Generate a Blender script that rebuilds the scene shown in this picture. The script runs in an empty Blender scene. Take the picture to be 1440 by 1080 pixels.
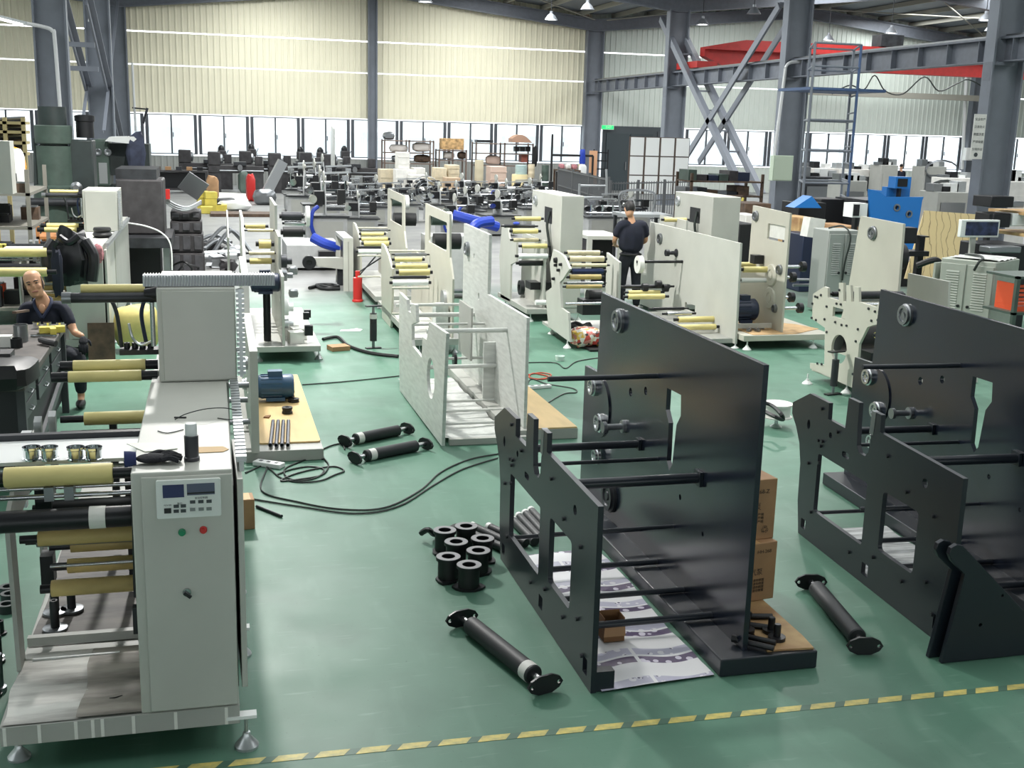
import bpy, math, random
from math import pi, sin, cos, radians as R
from mathutils import Vector, Matrix
from mathutils.geometry import tessellate_polygon

S = bpy.context.scene
COL = S.collection
random.seed(7)

# ------------------------------------------------------------------ camera
H = 2.8
FPX = 1604.4
YAW, PIT, ROL = R(14.887), R(12.573), R(1.605)
_f = Vector((sin(YAW)*cos(PIT), cos(YAW)*cos(PIT), -sin(PIT)))
_r0 = Vector((cos(YAW), -sin(YAW), 0)); _u0 = _r0.cross(_f)
_r = _r0*cos(ROL)+_u0*sin(ROL); _u = -_r0*sin(ROL)+_u0*cos(ROL)
cam = bpy.data.objects.new('camera', bpy.data.cameras.new('camera')); COL.objects.link(cam)
cam.matrix_world = Matrix(((_r.x, _u.x, -_f.x, 0), (_r.y, _u.y, -_f.y, 0), (_r.z, _u.z, -_f.z, H), (0, 0, 0, 1)))
cam.data.sensor_width = 36; cam.data.lens = FPX/1440*36; cam.data.clip_end = 300; cam.data.clip_start = 0.05
S.camera = cam

# survey helpers: where the line of sight through a photo point meets a known plane of the hall
def ray(x, y): return _f+_r*((x-720)/FPX)-_u*((y-540)/FPX)
def gz(x, y, z=0.0): d = ray(x, y); t = (z-H)/d.z; return Vector((d.x*t, d.y*t, z))
def gy(x, y, Y): d = ray(x, y); t = Y/d.y; return Vector((d.x*t, Y, H+d.z*t))
def gx(x, y, X): d = ray(x, y); t = X/d.x; return Vector((X, d.y*t, H+d.z*t))

# ------------------------------------------------------------------ world, lights, exposure
S.view_settings.view_transform = 'Standard'; S.view_settings.look = 'None'
S.view_settings.gamma = 1.0; S.view_settings.use_curve_mapping = False
S.view_settings.exposure = 0.0
W = bpy.data.worlds.new('sky'); S.world = W; W.use_nodes = True
W.node_tree.nodes['Background'].inputs[0].default_value = (0.93, 0.97, 1.0, 1)
W.node_tree.nodes['Background'].inputs[1].default_value = 4.0

def area(name, loc, sx, sy, power, rot=(0, 0, 0), col=(1, 1, 1)):
    l = bpy.data.lights.new(name, 'AREA'); l.shape = 'RECTANGLE'; l.size = sx; l.size_y = sy; l.energy = power; l.color = col
    o = bpy.data.objects.new(name, l); COL.objects.link(o); o.location = loc; o.rotation_euler = rot
    return o
# daylight strips in the roof (they run along the bays) and the high-bay lamps
for i, (x, y, sx, sy, p) in enumerate(((1.0, 14, 3, 24, 700), (7.2, 14, 3, 24, 720), (13.5, 14, 3, 24, 850),
        (-8, 25, 3, 40, 1300), (2.5, 40.5, 3, 22, 2500), (12, 40.5, 3, 22, 2500), (24, 34, 3, 34, 2800), (33, 36, 3, 34, 2600))):
    area('roof_skylight', (x, y, 9.1-abs(((x+3.5) % 21.4)-10.7)*.105), sx, sy, p, col=(0.97, 1.0, 1.0))

def lamp_light(x, y, z, p):
    l = bpy.data.lights.new('high_bay_light', 'SPOT'); l.energy = p; l.spot_size = R(150); l.spot_blend = .6; l.shadow_soft_size = .18; l.color = (1, .98, .94)
    o = bpy.data.objects.new('high_bay_light', l); COL.objects.link(o); o.location = (x, y, z)
for x, y, p in ((-.2, 15.0, 3300), (8.2, 17.0, 1500), (2.0, 28.0, 1500)): lamp_light(x, y, 7.0, p)

# ------------------------------------------------------------------ materials
def lin(c):
    c = c/255.0
    return c/12.92 if c <= 0.04045 else ((c+0.055)/1.055)**2.4
def rgb(r, g, b): return (lin(r), lin(g), lin(b), 1)
_M = {}
def mat(name, col, rough=0.5, metal=0.0, var=0.0, vscale=6.0, col2=None, bump=0.0, bscale=40.0, emit=0.0, spec=None, coat=0.0, stretch=None):
    if name in _M: return _M[name]
    m = bpy.data.materials.new(name); m.use_nodes = True; nt = m.node_tree; b = nt.nodes['Principled BSDF']
    b.inputs['Base Color'].default_value = rgb(*col); b.inputs['Roughness'].default_value = rough; b.inputs['Metallic'].default_value = metal
    if spec is not None: b.inputs['Specular IOR Level'].default_value = spec
    if coat: b.inputs['Coat Weight'].default_value = coat; b.inputs['Coat Roughness'].default_value = 0.1
    if emit: b.inputs['Emission Color'].default_value = rgb(*col); b.inputs['Emission Strength'].default_value = emit
    if var or bump:
        tc = nt.nodes.new('ShaderNodeTexCoord'); mp = nt.nodes.new('ShaderNodeMapping')
        if stretch: mp.inputs['Scale'].default_value = stretch
        nt.links.new(tc.outputs['Object'], mp.inputs['Vector'])
    if var:
        n = nt.nodes.new('ShaderNodeTexNoise'); n.inputs['Scale'].default_value = vscale; n.inputs['Detail'].default_value = 6
        nt.links.new(mp.outputs[0], n.inputs['Vector'])
        mr = nt.nodes.new('ShaderNodeMapRange'); mr.inputs[1].default_value = .35; mr.inputs[2].default_value = .68
        nt.links.new(n.outputs[0], mr.inputs[0])
        mx = nt.nodes.new('ShaderNodeMix'); mx.data_type = 'RGBA'
        mx.inputs[6].default_value = rgb(*col)
        c2 = col2 if col2 else tuple(max(0, c*(1-var)) for c in col)
        mx.inputs[7].default_value = rgb(*c2)
        nt.links.new(mr.outputs[0], mx.inputs[0]); nt.links.new(mx.outputs[2], b.inputs['Base Color'])
    if bump:
        n2 = nt.nodes.new('ShaderNodeTexNoise'); n2.inputs['Scale'].default_value = bscale
        nt.links.new(mp.outputs[0], n2.inputs['Vector'])
        bp = nt.nodes.new('ShaderNodeBump'); bp.inputs['Strength'].default_value = bump; bp.inputs['Distance'].default_value = .01
        nt.links.new(n2.outputs[0], bp.inputs['Height']); nt.links.new(bp.outputs[0], b.inputs['Normal'])
    _M[name] = m
    return m

GREY = mat('machine_grey', (188, 189, 181), .42, var=.05, vscale=2)
GREY2 = mat('machine_grey_dark', (168, 169, 163), .45, var=.06, vscale=2)
IVORY = mat('machine_ivory', (192, 190, 177), .42, var=.04, vscale=2)
PALE = mat('wrapped_frame_white', (206, 208, 203), .38, var=.1, vscale=5, stretch=(1, 1, 6))
FILM = mat('plastic_film', (215, 218, 214), .25, var=.15, vscale=8, bump=.5, bscale=14)
NAVY = mat('navy_black_plate', (36, 43, 58), .25, var=.15, vscale=3, spec=.5)
NAVYD = mat('navy_black_frame', (26, 32, 40), .35)
BLACK = mat('black_rubber', (24, 25, 27), .5, var=.2, vscale=9)
BLACKM = mat('black_oxide_steel', (33, 34, 37), .4, .3)
DARKST = mat('dark_steel', (62, 64, 68), .45, .5, var=.3, vscale=5)
STEEL = mat('bright_steel', (190, 192, 194), .25, 1.0)
STEELD = mat('dull_steel', (140, 143, 146), .35, .9)
CHROME = mat('chrome', (225, 228, 230), .08, 1.0)
ALU = mat('aluminium', (195, 198, 200), .35, .8)
PAPERY = mat('yellow_wrap_paper', (222, 208, 140), .55, var=.1, vscale=7, bump=.25, bscale=20, stretch=(.4, 1, 1))
PAPERO = mat('old_wrap_paper', (204, 180, 116), .6, var=.2, vscale=6, bump=.25, bscale=20, stretch=(.4, 1, 1))
PAPERC = mat('cream_wrap_paper', (222, 212, 178), .6, var=.12, vscale=8, bump=.25, bscale=20)
WHITE = mat('white_plastic', (228, 230, 228), .4)
PAPERW = mat('white_paper', (222, 222, 216), .6, var=.06, vscale=8)
CARD = mat('cardboard', (170, 132, 94), .7, var=.08, vscale=7)
CARDD = mat('cardboard_inside', (120, 85, 52), .8)
INK = mat('carton_ink', (52, 40, 32), .7)
BLUE = mat('motor_blue', (38, 78, 110), .4)
NAVYM = mat('motor_navy', (27, 38, 62), .4)
BLUEH = mat('blue_hose', (28, 60, 165), .45)
CYAN = mat('machine_blue', (33, 118, 196), .4)
RED = mat('signal_red', (190, 42, 38), .4)
REDB = mat('crane_red', (176, 40, 36), .5, var=.1)
GREENB = mat('green_button', (30, 130, 90), .35)
COLM = mat('column_paint', (118, 124, 133), .55, var=.08, vscale=1.5)
BEAM = mat('beam_paint', (108, 113, 122), .55, var=.08)
ROOFM = mat('roof_sheet', (112, 118, 126), .6)
MGREEN = mat('machine_tool_green', (72, 88, 80), .45, var=.18, vscale=4)
MGREEND = mat('machine_tool_dark', (44, 54, 54), .5, var=.2, vscale=4)
RUST = mat('rusty_steel', (98, 78, 62), .7, var=.35, vscale=8)
CASTI = mat('dark_casting', (58, 56, 58), .6, var=.3, vscale=6)
WOOD = mat('plywood_board', (214, 184, 128), .6, var=.12, vscale=5, stretch=(1, .25, 1))
WOODB = mat('brown_board', (158, 122, 82), .65, var=.18, vscale=4, col2=(206, 176, 124))
CREAM = mat('cream_crate', (214, 200, 172), .6, var=.1)
WHITEC = mat('white_crate', (224, 222, 216), .6, var=.06)
SKIN = mat('skin', (196, 150, 118), .5)
HAIR = mat('black_hair', (22, 20, 20), .6)
SHIRT = mat('navy_cotton', (26, 31, 48), .85, var=.25, vscale=7)
JEANS = mat('dark_denim', (38, 42, 52), .85, var=.3, vscale=9)
GLOVE = mat('black_glove', (26, 28, 34), .85, bump=.4, bscale=90)
GLASSB = mat('screen_navy', (34, 44, 84), .2)
YELL = mat('yellow_block', (216, 200, 92), .6, var=.08)
ORANGE = mat('orange_plastic', (226, 150, 40), .5)
ORANGER = mat('orange_red', (222, 84, 44), .5)
PINK = mat('pink_cloth', (206, 140, 146), .8, var=.3, vscale=30)
BAGBLK = mat('black_bag', (30, 30, 34), .3, var=.2, vscale=6)
CABLE = mat('black_cable', (26, 36, 32), .5)
CABLER = mat('orange_cable', (170, 70, 44), .5)

def glassmat():
    m = bpy.data.materials.new('window_glass'); m.use_nodes = True; nt = m.node_tree; nt.nodes.clear()
    o = nt.nodes.new('ShaderNodeOutputMaterial'); mx = nt.nodes.new('ShaderNodeMixShader')
    t = nt.nodes.new('ShaderNodeBsdfTransparent'); g = nt.nodes.new('ShaderNodeBsdfGlossy'); g.inputs['Roughness'].default_value = .03
    mx.inputs[0].default_value = .07; t.inputs[0].default_value = (.95, .98, .98, 1)
    nt.links.new(t.outputs[0], mx.inputs[1]); nt.links.new(g.outputs[0], mx.inputs[2]); nt.links.new(mx.outputs[0], o.inputs[0])
    return m
GLASS = glassmat()

# ------------------------------------------------------------------ mesh builder
class MB:
    def __init__(s): s.v = []; s.f = []
    def add(s, vs, fs):
        o = len(s.v); s.v += [tuple(p) for p in vs]; s.f += [tuple(i+o for i in q) for q in fs]; return s
    def bb(s, x0, x1, y0, y1, z0, z1):
        return s.add([(x0, y0, z0), (x1, y0, z0), (x1, y1, z0), (x0, y1, z0), (x0, y0, z1), (x1, y0, z1), (x1, y1, z1), (x0, y1, z1)],
              [(3, 2, 1, 0), (4, 5, 6, 7), (0, 1, 5, 4), (1, 2, 6, 5), (2, 3, 7, 6), (3, 0, 4, 7)])
    def box(s, c, d, rz=0, rx=0, ry=0):
        m = Matrix.Translation(c) @ Matrix.Rotation(rz, 4, 'Z') @ Matrix.Rotation(ry, 4, 'Y') @ Matrix.Rotation(rx, 4, 'X')
        o = len(s.v); s.bb(-d[0]/2, d[0]/2, -d[1]/2, d[1]/2, -d[2]/2, d[2]/2)
        s.v[o:] = [tuple(m @ Vector(p)) for p in s.v[o:]]; return s
    def bar(s, p0, p1, w, h):            # rectangular bar from p0 to p1
        p0 = Vector(p0); p1 = Vector(p1); d = (p1-p0); L = d.length; q = d.to_track_quat('Y', 'Z').to_matrix().to_4x4()
        m = Matrix.Translation((p0+p1)/2) @ q
        o = len(s.v); s.bb(-w/2, w/2, -L/2, L/2, -h/2, h/2)
        s.v[o:] = [tuple(m @ Vector(p)) for p in s.v[o:]]; return s
    def cyl(s, p0, p1, r0, r1=None, n=14):
        return s.lathe(p0, p1, [(0, 0), (r0, 0), (r0 if r1 is None else r1, 1), (0, 1)], n)
    def tube(s, p0, p1, ro, ri, n=16):
        return s.lathe(p0, p1, [(ri, 0), (ro, 0), (ro, 1), (ri, 1), (ri, 0)], n)
    def lathe(s, p0, p1, prof, n=16):    # profile (radius, fraction along the axis)
        p0 = Vector(p0); p1 = Vector(p1); d = p1-p0; q = d.to_track_quat('Z', 'Y'); vs = []; fs = []; rows = []
        for r, t in prof:
            if r < 1e-6: rows.append([len(vs)]); vs.append(p0+d*t)
            else:
                rows.append(list(range(len(vs), len(vs)+n)))
                vs += [p0+d*t+q @ Vector((r*cos(2*pi*k/n), r*sin(2*pi*k/n), 0)) for k in range(n)]
        for a, b in zip(rows, rows[1:]):
            for k in range(n):
                k2 = (k+1) % n
                if len(a) == 1 and len(b) == 1: continue
                if len(a) == 1: fs.append((a[0], b[k2], b[k]))
                elif len(b) == 1: fs.append((a[k], a[k2], b[0]))
                else: fs.append((a[k], a[k2], b[k2], b[k]))
        return s.add(vs, fs)
    def ball(s, c, r, n=14, sc=(1, 1, 1)):
        prof = [(sin(pi*k/8), -cos(pi*k/8)) for k in range(9)]; o = len(s.v)
        s.lathe((0, 0, 0), (0, 0, 1), [(max(0, a) if 0 < k < 8 else 0, b) for k, (a, b) in enumerate(prof)], n)
        s.v[o:] = [(c[0]+p[0]*r*sc[0], c[1]+p[1]*r*sc[1], c[2]+p[2]*r*sc[2]) for p in s.v[o:]]; return s
    def sweep(s, pts, r, n=8, closed=False):
        pts = [Vector(p) for p in pts]; m = len(pts); vs = []; fs = []
        nrm = None
        for i, p in enumerate(pts):
            t = (pts[(i+1) % m]-pts[i-1]) if closed else (pts[min(i+1, m-1)]-pts[max(i-1, 0)])
            if t.length < 1e-9: t = Vector((0, 0, 1))
            t.normalize()
            if nrm is None: nrm = t.orthogonal().normalized()
            nrm = (nrm-t*nrm.dot(t))
            if nrm.length < 1e-6: nrm = t.orthogonal()
            nrm.normalize(); b = t.cross(nrm)
            vs += [p+nrm*(r*cos(2*pi*k/n))+b*(r*sin(2*pi*k/n)) for k in range(n)]
        for i in range(m if closed else m-1):
            j = (i+1) % m
            for k in range(n): fs.append((i*n+k, i*n+(k+1) % n, j*n+(k+1) % n, j*n+k))
        if not closed: fs += [tuple(range(n-1, -1, -1)), tuple((m-1)*n+k for k in range(n))]
        return s.add(vs, fs)
    def prism(s, outer, holes=(), a0=0, a1=1, axis='x'):   # a flat plate cut to an outline, with real holes
        def P(u, v, w):
            return (w, u, v) if axis == 'x' else ((u, w, v) if axis == 'y' else (u, v, w))
        loops = [list(outer)]+[list(h) for h in holes]
        flat = [p for l in loops for p in l]; N = len(flat)
        tri = tessellate_polygon([[Vector((p[0], p[1], 0)) for p in l] for l in loops])
        vs = [P(p[0], p[1], a0) for p in flat]+[P(p[0], p[1], a1) for p in flat]
        fs = []
        for t in tri:
            a, b, c = (flat[i] for i in t)
            up = (b[0]-a[0])*(c[1]-a[1])-(b[1]-a[1])*(c[0]-a[0]) > 0
            q = t if up else t[::-1]
            if axis == 'y': q = q[::-1]
            fs.append(tuple(i+N for i in q)); fs.append(tuple(i for i in q[::-1]))
        o = 0
        for li, l in enumerate(loops):
            ar = sum(l[i-1][0]*l[i][1]-l[i][0]*l[i-1][1] for i in range(len(l)))
            ccw = (ar > 0) == (li == 0)
            if axis == 'y': ccw = not ccw
            for i in range(len(l)):
                j = (i+1) % len(l); q = (o+i, o+j, N+o+j, N+o+i)
                fs.append(q if ccw else q[::-1])
            o += len(l)
        return s.add(vs, fs)
    def build(s, name, m, parent=None, smooth=True, bevel=0.0):
        me = bpy.data.meshes.new(name); off = ORG.get(parent, Vector((0, 0, 0))) if parent else Vector((0, 0, 0))
        me.from_pydata([(p[0]-off[0], p[1]-off[1], p[2]-off[2]) for p in s.v], [], s.f)
        me.materials.append(m)
        if smooth: me.shade_smooth(); me.set_sharp_from_angle(angle=R(32))
        o = bpy.data.objects.new(name, me); COL.objects.link(o)
        if parent: o.parent = parent; ORG[o] = off
        if bevel:
            b = o.modifiers.new('edge', 'BEVEL'); b.width = bevel; b.segments = 2; b.limit_method = 'ANGLE'; b.angle_limit = R(50)
        return o
ORG = {}
def circ(cx, cy, r, n=20, ry=None): return [(cx+r*cos(2*pi*k/n), cy+(ry or r)*sin(2*pi*k/n)) for k in range(n)]
def rrect(x0, x1, y0, y1, r=.02, n=4):
    o = []
    for cx, cy, a in ((x1-r, y1-r, 0), (x0+r, y1-r, 90), (x0+r, y0+r, 180), (x1-r, y0+r, 270)):
        o += [(cx+r*cos(R(a+90*k/n)), cy+r*sin(R(a+90*k/n))) for k in range(n+1)]
    return o
def curve(pts, k=8):                       # smooth path through points
    P = [Vector(p) for p in pts]; out = []
    for i in range(len(P)-1):
        a = P[max(i-1, 0)]; b = P[i]; c = P[i+1]; d = P[min(i+2, len(P)-1)]
        for j in range(k):
            t = j/k
            out.append(.5*((2*b)+(c-a)*t+(2*a-5*b+4*c-d)*t*t+(3*b-a-3*c+d)*t**3))
    return out+[P[-1]]
def thing(name, label, cat, loc, group=None):
    o = bpy.data.objects.new(name, None); COL.objects.link(o); o.location = loc; o.empty_display_size = .1
    o['label'] = label; o['category'] = cat
    if group: o['group'] = group
    ORG[o] = Vector(loc); return o
def tag(o, label, cat, group=None):
    o['label'] = label; o['category'] = cat
    if group: o['group'] = group
    return o
def single(name, mb, m, label, cat, group=None, **k): return tag(mb.build(name, m, None, **k), label, cat, group)
def structure(name, mb, m, parent=None, **k):
    o = mb.build(name, m, parent, **k)
    if not parent: o['kind'] = 'structure'
    return o
def structure_root(name, loc=(0, 0, 0)):
    o = bpy.data.objects.new(name, None); COL.objects.link(o); o.location = loc; o['kind'] = 'structure'; ORG[o] = Vector(loc); return o
def share(src, parent, loc, rz=0, name=None):      # another piece with the same mesh
    c = src.copy(); COL.objects.link(c); c.parent = parent; c.location = loc; c.rotation_euler = (0, 0, rz)
    if name: c.name = name
    return c
def kids(o): return [c for c in bpy.data.objects if c.parent == o]
def copy_tree(o, loc, rz=0.0, label=None, group=None, skip=(), scale=None):
    ch = {}
    for c in bpy.data.objects:
        if c.parent: ch.setdefault(c.parent, []).append(c)
    r = o.copy(); COL.objects.link(r); r.location = loc; r.rotation_euler = (0, 0, rz)
    if scale: r.scale = scale
    if label: r['label'] = label
    if group: r['group'] = group
    def rec(src, dst):
        for c in ch.get(src, ()):
            if c.name.split('.')[0] in skip: continue
            d = c.copy(); COL.objects.link(d); d.parent = dst; rec(c, d)
    rec(o, r); return r

# small shared fittings -------------------------------------------------
def roller(par, x0, x1, Y, z, r, m, ends=.06, endm=None, n=18, er=None, name='roller'):
    o = MB().lathe((x0, Y, z), (x1, Y, z), [(0, 0), (r*.97, 0), (r, .01), (r, .99), (r*.97, 1), (0, 1)], n).build(name, m, par)
    if ends:
        er = er or r*.55
        MB().cyl((x0-ends, Y, z), (x0-.0005, Y, z), er, n=12).build('roller_shaft', endm or BLACKM, o)
        MB().cyl((x1+.0005, Y, z), (x1+ends, Y, z), er, n=12).build('roller_shaft', endm or BLACKM, o)
    return o
def rod(par, x0, x1, Y, z, r, m, name='tie_rod'):
    return MB().cyl((x0, Y, z), (x1, Y, z), r, n=12).build(name, m, par)
def foot(par, x, y, top=.13, m=None, r=.045):
    mb = MB(); mb.lathe((x, y, 0), (x, y, top), [(0, 0), (r, 0), (r, .08), (r*.75, .2), (r*.35, .38), (r*.3, .5), (.009, .52), (.009, 1), (0, 1)], 16)
    return mb.build('leveling_foot', m or ALU, par)
def bearing(par, x, Y, z, r, m=None, side=-1):   # round bearing cap proud of a plate face that looks along -X
    s = side
    mb = MB().lathe((x, Y, z), (x+s*.04, Y, z), [(0, 0), (r*1.0, 0), (r*1.0, .45), (r*.85, .6), (r*.85, 1), (r*.6, 1), (r*.55, .7), (r*.28, .7), (r*.25, .95), (0, .95)], 22)
    return mb.build('bearing_cap', m or STEEL, par)
def motor(par, c, L, r, m, axis='x', fins=True, name='motor'):
    c = Vector(c); a = Vector((1, 0, 0)) if axis == 'x' else Vector((0, 1, 0))
    mb = MB(); mb.lathe(c-a*L/2, c+a*L/2, [(0, 0), (r*.5, 0), (r*.95, .03), (r, .1), (r, .68), (r*1.02, .7), (r*1.02, .94), (r*.9, 1), (0, 1)], 24)
    for k in range(16):
        t = 2*pi*k/16; b = Vector((0, cos(t), sin(t))) if axis == 'x' else Vector((cos(t), 0, sin(t)))
        mb.bar(c-a*L*.38+b*r, c+a*L*.17+b*r, .006, r*.14)
    o = mb.build(name, m, par)
    MB().box(c+Vector((0, 0, r*1.12)), (L*.38, r*.9, r*.5) if axis == 'x' else (r*.9, L*.38, r*.5)).build('terminal_box', m, o)
    for s in (-1, 1):
        d = Vector((0, s*r*.7, -r)) if axis == 'x' else Vector((s*r*.7, 0, -r))
        MB().box(c+d, (L*.5, r*.4, r*.3) if axis == 'x' else (r*.4, L*.5, r*.3)).build('motor_base', m, o)
    return o
def bolts(par, pts, r, m, axis=(-1, 0, 0), L=.014):      # bolt heads, one piece each
    o = None; a = Vector(axis); p0 = Vector(pts[0])
    for p in pts:
        if o is None: o = MB().cyl(p0+a*L, p0, r, n=8).build('bolt_head', m, par)
        else: share(o, par, Vector(p)-p0)
    return o
def lump(c, s, seed, amp=.22, n=16, box=.62):     # soft bulging bundle
    rnd = random.Random(seed); ph = [rnd.uniform(0, 6) for _ in range(6)]; mb = MB(); mb.ball((0, 0, 0), 1, n)
    q = lambda v: math.copysign(abs(v)**box, v); out = []
    for x, y, z in mb.v:
        k = 1+amp*(sin(5*x+ph[0])*sin(4*y+ph[1])+.6*sin(9*z+ph[2]+4*x)+.4*sin(13*y+ph[3]))*.6
        out.append((c[0]+q(x)*s[0]*k*.86, c[1]+q(y)*s[1]*k*.86, max(c[2]-s[2]*.9, c[2]+q(z)*s[2]*k*.9)))
    mb.v = out; return mb
# ================================================================== SETTING
YW = 54.0                      # inner face of the back wall
XC, XL_ = 17.88, -3.6          # column lines
def roof_z(x): return 8.55-abs(((x+3.5) % 21.4)-10.7)*.105      # underside of the rafters

def floor_mat():
    m = bpy.data.materials.new('green_epoxy_floor'); m.use_nodes = True; nt = m.node_tree; b = nt.nodes['Principled BSDF']; L = nt.links.new
    tc = nt.nodes.new('ShaderNodeTexCoord')
    def noise(sc, det, stretch=None, w=0):
        n = nt.nodes.new('ShaderNodeTexNoise'); n.inputs['Scale'].default_value = sc; n.inputs['Detail'].default_value = det
        mp = nt.nodes.new('ShaderNodeMapping'); mp.inputs['Location'].default_value = (w, w*.7, 0)
        if stretch: mp.inputs['Scale'].default_value = stretch
        L(tc.outputs['Object'], mp.inputs[0]); L(mp.outputs[0], n.inputs['Vector']); return n.outputs[0]
    def rng(s, a, c, lo=0, hi=1):
        r = nt.nodes.new('ShaderNodeMapRange'); r.inputs[1].default_value = a; r.inputs[2].default_value = c; r.inputs[3].default_value = lo; r.inputs[4].default_value = hi
        L(s, r.inputs[0]); return r.outputs[0]
    def mix(f, a, c):
        x = nt.nodes.new('ShaderNodeMix'); x.data_type = 'RGBA'; L(f, x.inputs[0])
        for k, q in ((6, a), (7, c)):
            if isinstance(q, tuple): x.inputs[k].default_value = q
            else: L(q, x.inputs[k])
        return x.outputs[2]
    g = mix(rng(noise(.5, 5), .3, .7), rgb(74, 114, 95), rgb(86, 126, 107))
    g = mix(rng(noise(2.2, 7, w=4), .48, .78, 0, .6), g, rgb(62, 98, 82))
    g = mix(rng(noise(5, 8, (1, .2, 1), w=9), .56, .82, 0, .5), g, rgb(112, 146, 128))       # scuffs along the aisles
    g = mix(rng(noise(26, 6, (.15, 1, 1), w=2), .62, .78, 0, .45), g, rgb(128, 158, 142))     # fine scratches
    g = mix(rng(noise(60, 3, w=6), .7, .74, 0, .7), g, rgb(52, 76, 66))                      # specks
    # green blends into mottled grey past the painted aisle
    sx = nt.nodes.new('ShaderNodeSeparateXYZ'); L(tc.outputs['Object'], sx.inputs[0])
    ad = nt.nodes.new('ShaderNodeMath'); ad.operation = 'MULTIPLY_ADD'; L(noise(.25, 5, w=1), ad.inputs[0]); ad.inputs[1].default_value = 6.0; L(sx.outputs[1], ad.inputs[2])
    far_grey = mix(rng(noise(.6, 7, w=3), .35, .7), rgb(134, 134, 132), rgb(110, 112, 112))
    g = mix(rng(ad.outputs[0], 20.5, 23.5), g, far_grey)
    L(g, b.inputs['Base Color'])
    L(rng(noise(1.6, 4, w=7), .3, .75, .42, .56), b.inputs['Roughness'])
    b.inputs['Specular IOR Level'].default_value = .42
    bp = nt.nodes.new('ShaderNodeBump'); bp.inputs['Strength'].default_value = .04; bp.inputs['Distance'].default_value = .02
    L(noise(3, 4, w=5), bp.inputs['Height']); L(bp.outputs[0], b.inputs['Normal'])
    return m
fl = MB().bb(-17, 45, -9, 70, -.2, 0).build('floor', floor_mat()); fl['kind'] = 'structure'; ORG[fl] = Vector((0, 0, 0))
TAPEY = mat('floor_tape_yellow', (206, 190, 104), .5, var=.25, vscale=20, col2=(160, 156, 100))
TAPED = mat('floor_tape_dark', (66, 100, 84), .5)
tape = MB().bb(-.9, 5.6, -.025, .025, .0004, .0012).build('hazard_tape', TAPED, fl); tape.location = (0, 4.757, 0); tape.rotation_euler = (0, 0, -.0226)
d0 = None
for k in range(35):
    x = -.86+k*.189
    if d0 is None:
        d0 = MB().prism([(-.085, -.025), (.05, -.025), (.085, .025), (-.05, .025)], (), .0013, .002, 'z').build('yellow_dash', TAPEY, tape); d0.location = (x, 0, 0)
    else: share(d0, tape, (x, 0, 0))

# ---- back wall: ribbed sheets, girts, windows
WALLY = mat('cladding_cream', (232, 227, 202), .55, var=.05, vscale=.4)
WALLG = mat('cladding_white', (206, 214, 206), .5, var=.05, vscale=.4)
WALLD = mat('cladding_low', (150, 152, 148), .55)
GIRT = mat('girt_steel', (150, 148, 138), .6)
FRAME = mat('window_frame_dark', (74, 78, 84), .45)
def sheet_mb(w, h, ribs=4):                     # ribs face -Y
    out = [(0, 0)]
    p = w/ribs
    for k in range(ribs):
        a = k*p; out += [(a+p*.55, 0), (a+p*.65, -.03), (a+p*.85, -.03), (a+p*.95, 0)]
    out.append((w, 0))
    mb = MB(); vs = [(x, y, 0) for x, y in out]+[(x, y, h) for x, y in out]; n = len(out)
    mb.add(vs, [(i, i+1, n+i+1, n+i) for i in range(n-1)])
    mb.bb(0, w, .001, .04, 0, h)
    return mb
wb = structure_root('wall_back', (0, YW, 0))
proto = {}
def sheet(par, x, z, h, m, rz=0, y=0.0, w=1.07):
    k = (round(h, 3), m.name, w)
    if k not in proto:
        o = sheet_mb(w, h).build('cladding_sheet', m, None, smooth=False); o.parent = par; proto[k] = o
        o.location = (x, y, z); o.rotation_euler = (0, 0, rz); return o
    return share(proto[k], par, (x, y, z), rz)
for i in range(30):
    x = -14.3+i*1.07
    for z, h in ((0, 1.25), (3.1, 2.0), (5.16, 1.33), (6.55, 3.0)): sheet(wb, x, z, h, WALLY if z > 1 else WALLD)
for i in range(25):
    x = 17.8+i*1.07
    if x > 22.3:
        sheet(wb, x, 0, 1.25, WALLG)
    for z, h in ((3.1, 2.0), (5.16, 1.33), (6.55, 3.0)): sheet(wb, x, z, h, WALLG)
for z, t in ((5.1, .16), (6.5, .1), (7.98, .09), (3.08, .06), (1.28, .06)):
    MB().bb(-14.3, 44.5, -.075 if z != 5.1 else -.16, -.031, z-t/2, z+t/2).build('girt', GIRT, wb).location = (0, 0, 0)
for x in (-.1, 3.6, 10.7, 14.2): MB().bb(x-.03, x+.03, -.07, -.032, 6.56, 7.92).build('girt_tie', BEAM, wb)
for a, b in (((7.4, 7.9), (10.6, 6.55)), ((17.2, 7.85), (14.3, 6.55)), ((-2.9, 7.9), (.1, 6.55)), ((7.0, 7.9), (3.7, 6.55)), ((19.5, 5.3), (22.4, 4.7))):
    MB().cyl((a[0], -.09, a[1]), (b[0], -.09, b[1]), .022, n=6).build('tie_bar', BEAM, wb)
for c in kids(wb):                                # girts were laid out in wall coordinates already
    pass
wn = 0
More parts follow.
